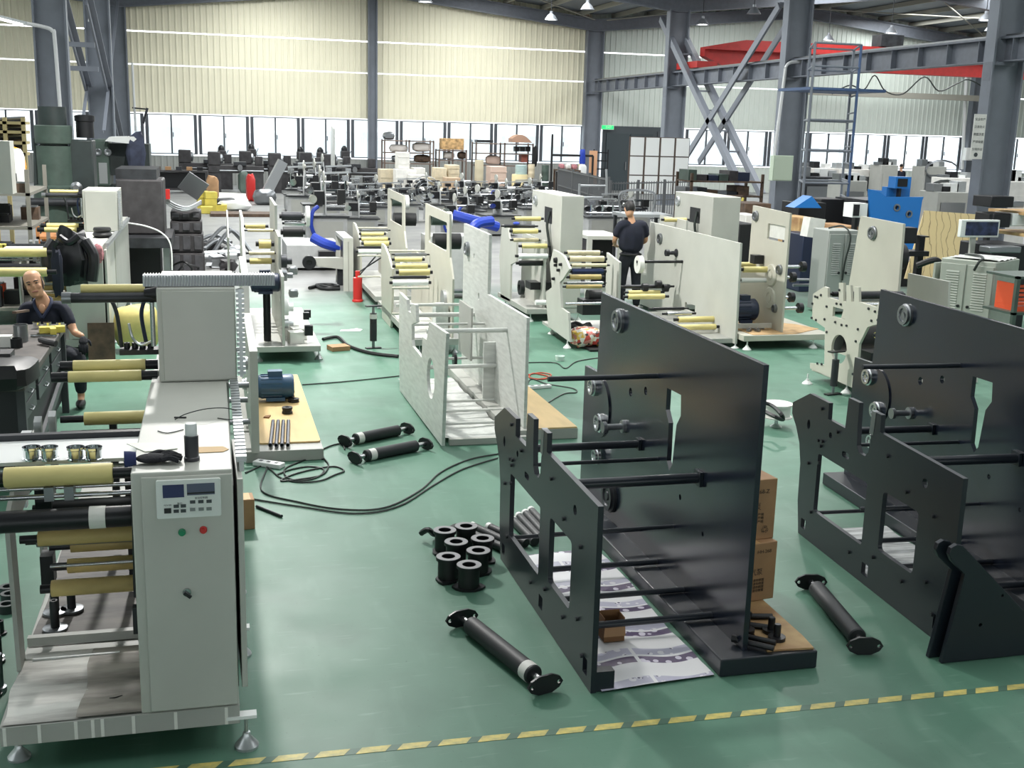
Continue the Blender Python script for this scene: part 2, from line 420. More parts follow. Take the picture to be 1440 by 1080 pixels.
def window(x0, x1, z0=1.32, z1=3.05):
    global wn; wn += 1
    r = structure_root('window_%d' % wn, ((x0+x1)/2, YW, z0))
    mb = MB(); f = .04; xm = (x0+x1)/2
    mb.bb(x0, x1, YW-.09, YW-.02, z0, z0+f); mb.bb(x0, x1, YW-.09, YW-.02, z1-f, z1)
    mb.bb(x0, x0+.14, YW-.09, YW-.02, z0+f, z1-f); mb.bb(x1-.14, x1, YW-.09, YW-.02, z0+f, z1-f)
    mb.build('window_frame', FRAME, r)
    MB().bb(xm-.035, xm+.035, YW-.11, YW-.03, z0+f, z1-f).build('meeting_stile', FRAME, r)
    MB().bb(xm+.05, xm+.09, YW-.14, YW-.111, z0+.75, z0+.95).build('window_latch', FRAME, r)
    for a, b in ((x0+.14, xm-.035), (xm+.035, x1-.14)): MB().bb(a, b, YW-.055, YW-.05, z0+f, z1-f).build('glass_pane', GLASS, r)
x = -14.0
while x < 17.0: window(x, x+2.2); x += 2.26
x = 22.9
while x < 43.5: window(x, x+2.2); x += 2.26
MULL = mat('window_post', (104, 108, 114), .5)
# opening side of the wall between the two halls: dark door under the exit sign
dr = structure_root('door_1', (19.4, YW-.05, 0))
DOORM = mat('door_dark', (56, 66, 70), .45)
MB().bb(18.55, 22.8, YW-.06, YW-.01, 0, 3.1).build('door_surround', mat('dark_cladding', (66, 74, 78), .5), dr)
for a in (18.75, 20.0): MB().bb(a, a+1.15, YW-.12, YW-.061, 0.02, 2.75).build('door_leaf', DOORM, dr)
MB().bb(19.75, 19.8, YW-.18, YW-.121, 1.0, 1.4).build('door_handle', STEELD, dr)
for a in (21.4, 21.75, 22.1, 22.45): MB().bb(a, a+.06, YW-.1, YW-.061, 1.4, 2.9).build('slit_frame', FRAME, dr)
# side walls far off to either side and the hall beyond the left columns
wl = structure_root('wall_left', (-16.5, 0, 0)); MB().bb(-16.6, -16.5, -8, YW+.1, 0, 9.2).build('wall_panel', WALLG, wl)
wr = structure_root('wall_right', (44.5, 0, 0)); MB().bb(44.5, 44.6, -8, YW+.1, 0, 9.2).build('wall_panel', WALLG, wr)
wf_ = structure_root('wall_front', (14, -8, 0))
MB().bb(-16.6, 44.6, -8.1, -8, 0, 1.3).bb(-16.6, 44.6, -8.1, -8, 3.05, 9.4).build('wall_panel', WALLG, wf_)
for k in range(16): MB().bb(-16.6+k*4, -16.1+k*4, -8.1, -8, 1.3, 3.05).build('wall_pier', WALLG, wf_)
# building opposite, seen through the windows
OUTW = mat('outside_render', (236, 238, 240), .8); OUTG = mat('outside_grey', (196, 200, 206), .8)
eb = structure_root('exterior_building', (5, 72, 0))
MB().bb(-20, 60, 72, 73, 0, 7).build('facade', OUTW, eb)
for x0 in range(-18, 58, 6): MB().bb(x0, x0+4.4, 71.8, 71.99, 0, 2.15+.25*((x0//6) % 2)).build('shutter', OUTG, eb)

# ---- columns (rolled H sections), braces, crane runway
def hcol(x, y, top, d=.85, b=.36, t=.05):
    o = structure_root('column', (x, y, 0))
    mb = MB()
    mb.bb(x-d/2, x-d/2+t, y-b/2, y+b/2, .03, top); mb.bb(x+d/2-t, x+d/2, y-b/2, y+b/2, .03, top); mb.bb(x-d/2+t, x+d/2-t, y-t/3, y+t/3, .03, top)
    mb.build('column_section', COLM, o)
    MB().bb(x-d/2-.1, x+d/2+.1, y-b/2-.1, y+b/2+.1, 0, .03).build('base_plate', COLM, o)
    return o
for y in (23.7, 33.8, 43.5, 53.7): hcol(XC, y, roof_z(XC)+.1)
hcol(-4.0, 33.8, roof_z(-4.0)+.1); hcol(-3.62, 43.5, roof_z(XL_)+.1); hcol(-3.7, 53.7, roof_z(XL_)+.1, .8)
for y in (33.8, 43.5, 53.7): hcol(39.2, y, roof_z(39.2)+.1)
hcol(7.3, 53.75, roof_z(7.3), .42, .3)
hcol(28.5, 53.75, roof_z(28.5), .3, .25)
BR = mat('brace_steel', (122, 127, 136), .5)
def brace(name, a, b, w=.16):
    o = structure_root(name, ((a[0]+b[0])/2, (a[1]+b[1])/2, min(a[2], b[2])))
    MB().bar(a, b, w*.25, w).build('angle_web', BR, o)
    q = Vector((w*.4, 0, 0)); MB().bar(Vector(a)+q+Vector((0, 0, w*.4)), Vector(b)+q+Vector((0, 0, w*.4)), w*.7, w*.15).build('angle_flange', BR, o)
    return o
for X in (17.55, 18.2):
    brace('cross_brace', gx(930, 27, 17.6)+Vector((X-17.6, 0, 0)), gx(1047, 275, 17.6)+Vector((X-17.6, 0, 0)), .24)
    brace('cross_brace', gx(1098, 8, 17.6)+Vector((X-17.6, 0, 0)), gx(962, 228, 17.6)+Vector((X-17.6, 0, 0)), .24)
lr = structure_root('brace_rungs', (17.88, 38, 3))
p0, p1 = gx(930, 27, 17.6), gx(1047, 275, 17.6)
for k in range(1, 9):
    q = p0.lerp(p1, k/9); MB().bar((17.57, q.y, q.z), (18.18, q.y, q.z), .1, .06).build('brace_rung', BR, lr)
for X in (-4.1, -3.4):
    brace('cross_brace', gx(96, 0, -3.9)+Vector((X+3.9, 0, 0)), gx(148, 195, -3.9)+Vector((X+3.9, 0, 0)), .26)
    brace('cross_brace', gx(146, 0, -3.9)+Vector((X+3.9, 0, 0)), gx(122, 185, -3.9)+Vector((X+3.9, 0, 0)), .12)
for q in (gx(98, 62, -3.9), gx(104, 96, -3.9)): MB().bar((-4.3, q.y, q.z), (-3.2, q.y, q.z), .1, .14).build('brace_tie', BR, lr)
rb = structure_root('crane_runway', (XC, 38, 4.6))
RY0, RY1 = 19.0, 53.4
MB().bb(XC-.17, XC+.17, RY0, RY1, 4.63, 4.66).bb(XC-.17, XC+.17, RY0, RY1, 5.14, 5.19).bb(XC-.015, XC+.015, RY0, RY1, 4.66, 5.14).build('runway_beam', BEAM, rb)
MB().bb(XC-.04, XC+.04, RY0, RY1, 5.191, 5.25).build('crane_rail', STEELD, rb)
st = None
for k in range(28):
    y = RY0+.6+k*1.22
    if st is None: st = MB().bb(XC-.16, XC+.16, y-.01, y+.01, 4.661, 5.139).build('stiffener', BEAM, rb)
    else: share(st, rb, (0, k*1.22, 0))
for y in (23.7, 33.8, 43.5, 53.7):
    mb = MB(); mb.prism([(y-.12, 4.2), (y+.12, 4.2), (y+.17, 4.62), (y-.17, 4.62)], (), XC-.43-.0, XC-.42, 'x'); mb.bb(XC-.42, XC+.15, y-.17, y+.17, 4.55, 4.625)
    mb.build('corbel', BEAM, rb)
# red bridge crane
cg = thing('bridge_crane', 'red bridge crane girder spanning above the right hall', 'crane', (29, 43, 5.3))
MB().prism([(18.5, 5.75), (19.3, 5.42), (38.3, 5.42), (38.6, 5.75), (38.6, 6.2), (36.5, 6.42), (20.2, 6.42), (18.5, 6.1)], (), 42.2, 42.65, 'y').build('girder', REDB, cg)
MB().bb(18.5, 38.6, 41.95, 42.198, 6.0, 6.07).build('walkway', REDB, cg)
for x in (17.9, 39.2): MB().bb(x-.12 if x < 20 else x-.8, x+.7 if x < 20 else x-.45, 41.2, 43.2, 5.26, 5.5).build('end_carriage', REDB, cg)
MB().bb(26, 27, 42.1, 42.8, 6.44, 6.9).build('hoist_trolley', DARKST, cg)

# ---- roof
ce = structure_root('ceiling', (10, 25, 8.5))
def rafter(y, xa, xb):
    mb = MB(); n = 2
    za, zb = roof_z(xa), roof_z(xb)
    mb.prism([(xa, za), (xb, zb), (xb, zb+.06), (xa, za+.06)], (), y-.13, y+.13, 'y')
    mb.prism([(xa, za+.06), (xb, zb+.06), (xb, zb+.5), (xa, za+.5)], (), y-.02, y+.02, 'y')
    mb.prism([(xa, za+.5), (xb, zb+.5), (xb, zb+.56), (xa, za+.56)], (), y-.13, y+.13, 'y')
    return mb.build('rafter', BEAM, ce)
seg = ((-14.2, -3.5001), (-3.4999, 7.2), (7.2, 17.8999), (17.9001, 28.6), (28.6, 39.2999), (39.3001, 45))
for y in (13.5, 23.7, 33.8, 43.5, 53.6):
    for a, b in seg: rafter(y, a, b)
for a, b in seg:
    z0, z1 = roof_z(a)+.8, roof_z(b)+.8
    MB().prism([(a, z0), (b, z1), (b, z1+.05), (a, z0+.05)], (), -8.1, YW+.4, 'y').build('roof_sheet', ROOFM, ce)
    n = 6
    for k in range(n):
        x = a+(b-a)*(k+.5)/n; z = roof_z(x)+.57
        MB().bb(x-.03, x+.03, 10, YW, z, z+.2).bb(x+.03, x+.1, 10, YW, z+.17, z+.2).build('purlin', GIRT, ce)
for y0 in (23.7, 33.8, 43.5):
    for a, b in seg[2:5]:
        for u, v in ((a+.3, b-.3), (b-.3, a+.3)): MB().cyl((u, y0+.2, roof_z(u)+.45), (v, y0+9.5, roof_z(v)+.45), .03, n=6).build('roof_tie', GIRT, ce)
# small pipes and boxes on the columns
PIPE = mat('white_pipe', (206, 208, 208), .4)
def pipe(name, pts, r, m=PIPE): return structure(name, MB().sweep(pts, r), m)
p = gx(84, 172, -4.0); y = 33.5
pipe('trim_1', curve([gy(20, 30, y), gy(62, 38, y), gy(74, 44, y), gy(77, 56, y), gy(86, 172, y)], 6), .05)
pipe('trim_2', [gy(186, 88, 53.2), gy(191, 185, 53.2)], .05)
y = 33.4
pipe('trim_3', curve([gy(1130, 87, y), gy(1112, 88, y), gy(1105, 95, y), gy(1103, 110, y), gy(1088, 222, y)], 6), .05)
pipe('trim_4', [gy(1359, 108, 53.2), gy(1353, 238, 53.2)], .09)
# ================================================================== DARK MACHINE FRAMES
def knobs(par, mb): pass
NAVYP = mat('navy_plate_gloss', (28, 34, 46), .2, var=.12, vscale=2, spec=.6)
def dark_frame(label):
    X1, X2 = 1.832, 2.692; t = .03
    r = thing('slitting_machine', label, 'machine frame', (2.3, 6.2, 0))
    outer = [(5.05, 0.002), (5.06, 1.0), (5.97, 1.02), (5.972, 1.13), (6.07, 1.13), (6.07, .99), (6.085, .86), (6.12, .82), (6.2, .82), (6.235, .86), (6.25, .99), (6.255, 1.14), (6.40, 1.14),
             (6.41, .93), (6.655, .93), (6.66, 1.04), (6.95, 1.04), (7.21, .913), (7.205, .83), (7.12, .75), (7.05, .65), (7.01, .51), (7.0, .23), (6.95, 0.002)]
    holes = [rrect(5.45, 5.86, .285, .672, .03), rrect(6.06, 6.75, .24, .66, .02), circ(6.93, .82, .024, 12, .036), circ(6.6, .83, .022, 12), rrect(6.32, 6.42, .735, .775, .018), circ(5.42, .86, .03, 10), rrect(6.85, 6.92, .06, .13, .008), rrect(5.95, 6.03, .06, .14, .008), rrect(5.12, 5.19, .06, .15, .008)]
    lp = MB().prism(outer, holes, X1-t, X1, 'x').build('side_plate', NAVYD, r)
    bolts(lp, [(X1-t, y, z) for y, z in ((6.72, .6), (6.78, .22), (5.9, .22), (5.55, .2), (5.3, .3), (5.2, .14), (6.2, .14), (6.88, .55), (6.75, .98), (6.5, .88), (5.6, .75), (5.3, .7), (5.85, .9), (6.7, .76), (6.72, .72), (6.76, .75))], .012, DARKST)
    MB().bar((X1-.015, 6.07, .98), (X1-.015, 6.06, 1.13), .034, .05).build('slide_strip', STEELD, lp)
    # rear plate
    outer = [(5.16, .1), (5.163, 1.668), (7.70, 1.675), (7.72, 1.09), (8.0, 1.08), (8.0, .1)]
    slot = [(6.40, 1.27), (6.18, 1.275), (6.165, 1.15), (6.22, 1.08), (6.25, .82), (6.29, .77), (6.335, .82), (6.34, 1.06), (6.40, 1.13)]
    holes = [slot, circ(7.02, 1.1, .03, 12), circ(6.75, 1.17, .028, 12), circ(6.1, .66, .018, 10), circ(5.75, .55, .015, 10)]
    rp = MB().prism(outer, holes, X2, X2+t, 'x').build('tall_side_plate', NAVYP, r)
    bearing(r, X2, 7.289, 1.54, .085, STEELD)
    c = MB().lathe((X2-.012, 7.62, .85), (X2-.0001, 7.62, .85), [(0, 0), (.22, 0), (.22, 1), (0, 1)], 40).build('round_cover', NAVYP, r)
    for y, z in ((7.72, .98), (7.55, .75)): bearing(r, X2-.012, y, z, .07, STEEL)
    for y, z in ((7.1, .84),):
        MB().lathe((X2-.16, y, z), (X2, y, z), [(0, 0), (.04, 0), (.04, .15), (.022, .2), (.022, .85), (.045, .86), (.045, 1)], 16).build('tension_knob', STEELD, r)
    bearing(r, X2-.02, 7.55, .5, .06, STEEL); bearing(r, X2, 7.3, .28, .12, DARKST)
    # tie rods
    rod(r, 1.97, X2, 6.56, 1.31, .017, NAVYD)
    for Y, z, rr in ((6.8, .8, .026), (6.48, .79, .013), (5.83, .865, .031)):
        q = rod(r, X1, X2, Y, z, rr, NAVYD)
        if rr > .02: MB().box((X2-.012, Y, z), (.02, rr*2.8, rr*2.8)).build('rod_flange', NAVYD, q)
    for Y, z, rr in ((6.17, .449, .012), (6.73, .23, .014), (6.4, .13, .018), (5.964, .12, .017), (5.562, .13, .02)): rod(r, X1, X2, Y, z, rr, NAVYD)
    # bed under the tall plate
    MB().bb(X2-.16, 3.1, 5.08, 8.05, 0.002, .1).build('bed', NAVYD, r, bevel=.006)
    MB().bb(X1, X1+.1, 5.06, 5.12, 0.002, .11).build('corner_block', NAVYD, r)
    return r
df = dark_frame('dark navy machine frame in the middle with brown cartons on its bed')
E2 = Vector((4.07, 7.05, 0))
def frame2_loc(rz, off):     # keep the rear corner of the side plate on its measured spot
    return E2-Matrix.Rotation(rz, 3, 'Z') @ (Vector((1.82, 6.95, 0))-Vector((2.3, 6.2, 0)))
df2 = copy_tree(df, frame2_loc(R(-3.2), 0), R(-3.2), 'dark navy machine frame cut off by the picture edge, triangular plates propped against it', skip=())
# printed film spread between the plates
def film_mat():
    m = bpy.data.materials.new('printed_film'); m.use_nodes = True; nt = m.node_tree; b = nt.nodes['Principled BSDF']; L = nt.links.new
    tc = nt.nodes.new('ShaderNodeTexCoord'); sx = nt.nodes.new('ShaderNodeSeparateXYZ'); L(tc.outputs['Object'], sx.inputs[0])
    def M(op, a, c=None, d=None):
        n = nt.nodes.new('ShaderNodeMath'); n.operation = op
        for i, q in enumerate((a, c, d)):
            if q is None: continue
            if isinstance(q, (int, float)): n.inputs[i].default_value = q
            else: L(q, n.inputs[i])
        return n.outputs[0]
    def mix(f, a, c):
        x = nt.nodes.new('ShaderNodeMix'); x.data_type = 'RGBA'; L(f, x.inputs[0])
        for k, q in ((6, a), (7, c)):
            if isinstance(q, tuple): x.inputs[k].default_value = q
            else: L(q, x.inputs[k])
        return x.outputs[2]
    wav = M('MULTIPLY', M('SINE', M('MULTIPLY', sx.outputs[0], 14.0)), .02)
    y = M('ADD', sx.outputs[1], wav)
    per = M('FRACT', M('DIVIDE', y, .33))                        # label pitch along the web
    def band(v, a, c): return M('MULTIPLY', M('GREATER_THAN', v, a), M('LESS_THAN', v, c))
    gap = M('GREATER_THAN', M('ABSOLUTE', M('SUBTRACT', M('FRACT', M('ADD', M('DIVIDE', sx.outputs[0], .42), .33)), .5)), .025)
    dark = M('MULTIPLY', band(per, .06, .26), gap); lav = M('MULTIPLY', band(per, .32, .55), gap)
    n = nt.nodes.new('ShaderNodeTexVoronoi'); n.inputs['Scale'].default_value = 16; L(tc.outputs['Object'], n.inputs['Vector'])
    sp = M('LESS_THAN', n.outputs['Distance'], .32)
    n2 = nt.nodes.new('ShaderNodeTexVoronoi'); n2.inputs['Scale'].default_value = 34; L(tc.outputs['Object'], n2.inputs['Vector'])
    sp2 = M('LESS_THAN', n2.outputs['Distance'], .3)
    base = rgb(226, 226, 228)
    purple = mix(sp, rgb(74, 60, 92), rgb(210, 206, 218)); lavc = mix(M('MULTIPLY', sp, sp2), mix(sp, rgb(182, 181, 198), rgb(222, 221, 226)), rgb(58, 52, 92))
    c = mix(dark, base, purple); c = mix(lav, c, lavc); L(c, b.inputs['Base Color']); b.inputs['Roughness'].default_value = .35
    return m
FILMP = film_mat()
def web(x0, x1, y0, y1, z=.006, n=34, m=18, amp=.008, slant=0.0, seed=1):
    rnd = random.Random(seed); ph = [rnd.uniform(0, 6) for _ in range(4)]
    vs = []; fs = []
    for i in range(n+1):
        for j in range(m+1):
            u, v = i/n, j/m; x = x0+(x1-x0)*v; y = y0+(y1-y0)*u+slant*v
            edge = .02*sin(u*9+ph[3])*(v-.5)
            vs.append((x+edge, y, z+amp*(1+sin(u*27+ph[0]+v*2)*.6+sin(u*61+ph[1])*.3+sin(v*7+ph[2])*.2)))
    for i in range(n):
        for j in range(m): a = i*(m+1)+j; fs.append((a, a+1, a+m+2, a+m+1))
    mb = MB(); mb.add(vs, fs); return mb
w1 = web(1.87, 2.50, 5.04, 6.95, slant=.06, amp=.006).build('printed_film', FILMP); w1.location = (0, 0, 0)
tag(w1, 'purple printed label film spread under the middle dark frame', 'film')
w2 = web(1.87, 2.50, 5.04, 6.95, slant=.02, seed=5).build('printed_film', mat('film_reverse', (226, 229, 229), .18, var=.3, vscale=9, stretch=(.5, 3, 1), bump=.6, bscale=12))
M2 = Matrix.Translation(frame2_loc(R(-3.2), 0)) @ Matrix.Rotation(R(-3.2), 4, 'Z') @ Matrix.Translation((-2.3, -6.2, 0))
w2.matrix_world = M2; tag(w2, 'silvery white film spread under the dark frame at the picture edge', 'film')
# cartons, board and fittings on the bed
b1 = MB().prism([(2.82, 5.12), (3.085, 5.1), (3.1, 5.25), (3.14, 7.6), (2.75, 7.6), (2.8, 6.0), (2.86, 5.5)], (), .1015, .112, 'z').build('board', WOODB)
tag(b1, 'brown paper covered board lying on the dark bed', 'board')
def carton(name, label, c, d, rz, marks, flaps=False):
    r = thing(name, label, 'box', (c[0], c[1], c[2]))
    body = MB().box((c[0], c[1], c[2]+d[2]/2), d).build('carton_body', CARD, r, bevel=.004)
    MB().bb(c[0]-.03, c[0]+.03, c[1]-d[1]/2+.004, c[1]+d[1]/2-.004, c[2]+d[2]+.0005, c[2]+d[2]+.0015).build('packing_tape', mat('tan_tape', (206, 168, 112), .35), r)
    for (u, v, w, h) in marks:
        MB().bb(c[0]+u-w/2, c[0]+u+w/2, c[1]-d[1]/2-.0016, c[1]-d[1]/2-.0006, c[2]+v-h/2, c[2]+v+h/2).build('printed_mark', INK, r)
    r.rotation_euler = (0, 0, rz); return r
def text(par, body, size, loc, rot, m, ex=.0005, align='CENTER'):
    c = bpy.data.curves.new('lettering', 'FONT'); c.body = body; c.size = size; c.extrude = ex; c.align_x = align; c.align_y = 'CENTER'
    c.materials.append(m); t = bpy.data.objects.new('lettering', c); COL.objects.link(t)
    me = bpy.data.meshes.new_from_object(t.evaluated_get(bpy.context.evaluated_depsgraph_get())); bpy.data.objects.remove(t)
    o = bpy.data.objects.new('lettering', me); COL.objects.link(o); o['kind'] = 'stuff'
    o.location = Vector(loc)-(ORG.get(par, Vector()) if par else Vector()); o.rotation_euler = rot
    if par: o.parent = par
    return o
FR = (pi/2, 0, 0)
def cart(label, c, d, rz, top):
    r = carton('carton', label, c, d, rz, [])
    y = c[1]-d[1]/2-.0012
    if top:
        text(r, 'HH-268-Z', .035, (c[0]+.02, y, c[2]+d[2]*.80), FR, INK)
        text(r, '空气泵', .05, (c[0]-.03, y, c[2]+d[2]*.55), FR, INK)
        for k in range(3): text(r, '型号: 数量: 产地', .022, (c[0]-.01, y, c[2]+d[2]*(.42-.06*k)), FR, INK)
        text(r, '♻', .045, (c[0]+.08, y, c[2]+d[2]*.16), FR, INK)
    else:
        text(r, '空气泵', .045, (c[0]-.01, y, c[2]+d[2]*.5), FR, INK)
        for k in range(4): text(r, '小心轻放 请勿倒置', .02, (c[0]-.01, y, c[2]+d[2]*(.36-.06*k)), FR, INK)
        text(r, 'HH-268', .03, (c[0]+.06, y, c[2]+d[2]*.85), FR, INK)
    return r
cart('lower brown carton with dark print standing on the dark bed', (3.0, 5.93, .113), (.3, .4, .36), R(9), False)
cart('upper brown carton with dark print stacked on another carton', (3.01, 5.99, .474), (.29, .4, .37), R(6), True)
ob = thing('open_box', 'small open brown carton standing on the printed film', 'box', (2.12, 5.62, .022))
mb = MB(); x0, x1, y0, y1 = 2.05, 2.17, 5.56, 5.66
mb.bb(x0, x1, y0, y0+.004, .022, .11).bb(x0, x1, y1-.004, y1, .022, .17).bb(x0, x0+.004, y0+.0041, y1-.0041, .022, .16).bb(x1-.004, x1, y0+.0041, y1-.0041, .022, .16).bb(x0+.0041, x1-.0041, y0+.0041, y1-.0041, .022, .026)
mb.build('carton_body', CARDD, ob)
MB().prism([(x0, .11), (x1, .11), (x1+.004, .055), (x0-.004, .055)], (), y0-.006, y0-.002, 'y').build('carton_flap', CARD, ob)
# bolts and studs lying on the board
def stud(label, x, y, rz, L=.16, r=.016):
    o = thing('stud', label, 'bolt', (x, y, .125)); c = cos(rz); s = sin(rz)
    MB().cyl((x, y, .113+r), (x+c*L, y+s*L, .113+r), r, n=10).build('shank', BLACKM, o)
    MB().cyl((x-c*.03, y-s*.03, .113+r*1.35), (x-.0005*c, y-.0005*s, .113+r*1.35), r*1.35, n=6).build('stud_head', BLACKM, o)
    return o
for i, (px, py, a, L) in enumerate(((1046, 912, -42, .2), (1054, 906, -40, .18), (1062, 890, -30, .13), (1066, 878, -12, .12))):
    q = gz(px-14, py-8, .115); stud('black stud lying on the brown board, number %s from the frame corner' % ('one', 'two', 'three', 'four')[i], q.x+.02, q.y, R(a), L)
def spigot(label, p, h=.09, r=.032):
    o = thing('spigot', label, 'fitting', (p.x, p.y, p.z))
    MB().lathe(p, p+Vector((0, 0, .02)), [(0, 0), (r*1.5, 0), (r*1.5, 1), (0, 1)], 16).build('spigot_flange', BLACKM, o)
    MB().lathe(p+Vector((0, 0, .0201)), p+Vector((0, 0, h)), [(0, 0), (r*.62, 0), (r*.62, .92), (r*.5, 1), (0, 1)], 14).build('spigot_post', BLACKM, o)
spigot('black flanged spigot standing on the brown board beside another', gz(1092, 899, .113)); spigot('black flanged spigot behind its twin on the brown board', gz(1084, 889, .113))
spigot('black spigot standing next to the corner of the tall dark plate', gz(1049, 888, .113), .1)
# triangular plates leaning at the second frame
def tri(label, dx, dy):
    Y = 4.985; pts = [(lambda q: (q.x+dx, max(q.z, .002)))(gy(x, y, Y)) for x, y in ((1323, 941), (1357, 808), (1339, 790), (1335, 780), (1338, 771), (1346, 766), (1355, 768), (1440, 859), (1496, 908), (1496, 916))]
    r = thing('gusset_plate', label, 'steel plate', (pts[0][0]+.3, Y+dy, 0)); h = gy(1379, 879, Y); k = gy(1410, 838, Y)
    MB().prism(pts, [circ(h.x+dx, h.z, .011, 10), circ(k.x+dx, k.z, .009, 10)], Y+dy, Y+dy+.03, 'y').build('plate', NAVYD, r, bevel=.003); return r
tri('dark triangular plate nearest the hazard tape, rounded corner up', 0, 0); tri('dark triangular plate just behind its twin at the frame', -.03, .075)

# ---- long rubber rollers with end plates lying on the floor
RUBB = mat('roller_rubber', (40, 43, 46), .55, var=.15, vscale=5)
def floor_roller(label, a, b, r=.05, band=None, plates='both', ca=None, group='loose rubber rollers on the floor'):
    a = Vector((a[0], a[1], r+.002)); b = Vector((b[0], b[1], r+.002)); d = (b-a).normalized(); L = (b-a).length
    o = thing('floor_roller', label, 'roller', ((a.x+b.x)/2, (a.y+b.y)/2, 0), group)
    p = a+d*.1; q = b-d*.1
    MB().lathe(p, q, [(0, 0), (r*.9, 0), (r, .01), (r, .99), (r*.9, 1), (0, 1)], 24).build('rubber_sleeve', RUBB, o)
    MB().cyl(a, p-d*.0005, r*.42, n=12).build('roller_shaft', STEEL, o); MB().cyl(q+d*.0005, b, r*.42, n=12).build('roller_shaft', STEEL, o)
    if band is not None:
        u = p.lerp(q, band); MB().lathe(u-d*.03, u+d*.03, [(r*1.0, 0), (r*1.015, 0), (r*1.015, 1), (r*1.0, 1)], 24).build('paper_label', PAPERW, o)
    for e, s in ((a, -1), (b, 1)):
        sd = d.cross(Vector((0, 0, 1))).normalized(); up = Vector((0, 0, 1))
        tilt = R(38)*s
        # lozenge-shaped flange, resting a corner on the floor
        mb = MB(); pts = [(-.105, 0), (-.085, .03), (-.04, .05), (.04, .05), (.085, .03), (.105, 0), (.085, -.03), (.04, -.05), (-.04, -.05), (-.085, -.03)]
        mb.prism(pts, [circ(-.08, 0, .011, 8), circ(.08, 0, .011, 8)], 0, .014, 'z')
        ax = d*s; uu = (sd*cos(.25)+up*sin(.12)*0).normalized(); vv = ax.cross(uu).normalized()
        mb.v = [tuple(e+uu*x+vv*y+ax*z) for x, y, z in mb.v]
        mb.v = [(x, y, max(z, .001)) for x, y, z in mb.v]
        mb.build('end_flange', BLACKM, o)
    return o
floor_roller('black rubber roller with one white band lying in front of the flange pile', gz(650, 882), gz(765, 975), .052, .93)
floor_roller('black rubber roller lying between the two dark frames', gz(1140, 830), gz(1214, 920), .052)
floor_roller('black rubber roller nearer of the pair lying by the white frame', gz(500, 652), gz(598, 632), .05, .12)
floor_roller('black rubber roller farther of the pair lying by the white frame', gz(486, 628), gz(572, 610), .05, .1)
# ---- pile of flanged bushes by the dark frame
def bush(label, p, rz, h=.155):
    o = thing('flanged_bush', label, 'bushing', (p.x, p.y, 0), 'flanged bushes piled on the floor')
    base = [(-.105, 0), (-.085, .035), (-.04, .07), (.04, .07), (.085, .035), (.105, 0), (.085, -.035), (.04, -.07), (-.04, -.07), (-.085, -.035)]
    c, s = cos(rz), sin(rz)
    MB().prism([(p.x+x*c-y*s, p.y+x*s+y*c) for x, y in base], [circ(p.x, p.y, .04, 16)], .001, .016, 'z').build('bush_flange', BLACKM, o)
    MB().lathe((p.x, p.y, .0165), (p.x, p.y, h), [(.042, 0), (.066, 0), (.066, .85), (.078, .86), (.078, 1), (.042, 1), (.042, 0)], 26).build('bush_barrel', BLACK, o)
    MB().tube((p.x, p.y, h+.0003), (p.x, p.y, h+.003), .077, .043, 26).build('bush_face', mat('machined_black', (128, 128, 130), .45, .2), o)
    return o
names = ('nearest the long roller', 'at the outer corner, beside a white tag', 'second in the inner row', 'in the middle of the pile', 'third in the inner row near the frame', 'at the outer edge under the black strap', 'farthest of the pile by the grey tubes')
for i, ((px, py), a) in enumerate(zip(((659, 827), (630, 815), (672, 806), (641, 793), (678, 788), (625, 776), (655, 770)), (-10, 60, 20, 80, 130, 40, 10))):
    q = gz(px, py); bush('black flanged bush '+names[i], q, R(a))
TUBEW = mat('white_end_cap', (224, 226, 222), .5)
def tube_roll(label, a, b, r=.03, cap=0):
    o = thing('rubber_tube', label, 'tube', ((a.x+b.x)/2, (a.y+b.y)/2, 0), 'grey rubber tubes heaped behind the dark frame')
    MB().cyl(a, b, r, n=16).build('tube_body', RUBB, o); d = (b-a).normalized()
    if cap == 0: MB().cyl(a-d*.03, a-d*.0005, r*1.04, n=16).build('end_cap', TUBEW, o)
    return o
for i, (a, b) in enumerate((((653, 746), (720, 776)), ((667, 741), (725, 768)), ((690, 742), (740, 764)), ((723, 733), (752, 762)), ((731, 727), (759, 757)), ((740, 723), (768, 754)), ((748, 719), (772, 745)))):
    tube_roll('grey rubber tube with white end cap, %s from the bush pile' % ('first', 'second', 'third', 'fourth', 'fifth', 'sixth', 'last')[i], gz(a[0], a[1], .033), gz(b[0], b[1], .033+.0*i), .03)
single('strap', MB().sweep(curve([gz(x, y, z) for x, y, z in ((592, 750, .05), (602, 745, .09), (612, 752, .03), (625, 748, .08), (640, 740, .06), (648, 745, .02))], 6), .02, 6), BLACK, 'black rubber strap lying behind the flanged bushes', 'strap')
# ================================================================== SLITTER WITH THE CONTROL CABINET (nearest, left)
sa = thing('slitter_rewinder', 'grey slitting machine with control panel, green and red buttons, cabinet facing the hazard tape', 'machine', (-.45, 6.8, 0))
bed = MB().bb(-.95, .06, 4.87, 9.25, .13, .222).build('bed', GREY2, sa, bevel=.004)
bt = MB().bb(-.03, .004, 4.866, 4.8697, .135, .215)
t0 = None
for x in (-.93, -.79, -.64, -.57, -.53, -.4, -.22, .0):
    if t0 is None: t0 = MB().bb(x-.006, x+.008, 4.866, 4.8696, .134, .218).build('tape_strip', PAPERW, bed); xx = x
    else: share(t0, bed, (x-xx, 0, 0))
for y in (4.89, 5.84, 6.69, 7.72, 8.7):
    f = foot(sa, .088, y, .15, ALU, .055)
    MB().bb(.0, .135, y-.025, y+.03, .1505, .166).build('foot_bracket', WHITE, f)
for y in (5.0, 7.0, 9.0): foot(sa, -.9, y, .13, ALU, .05)
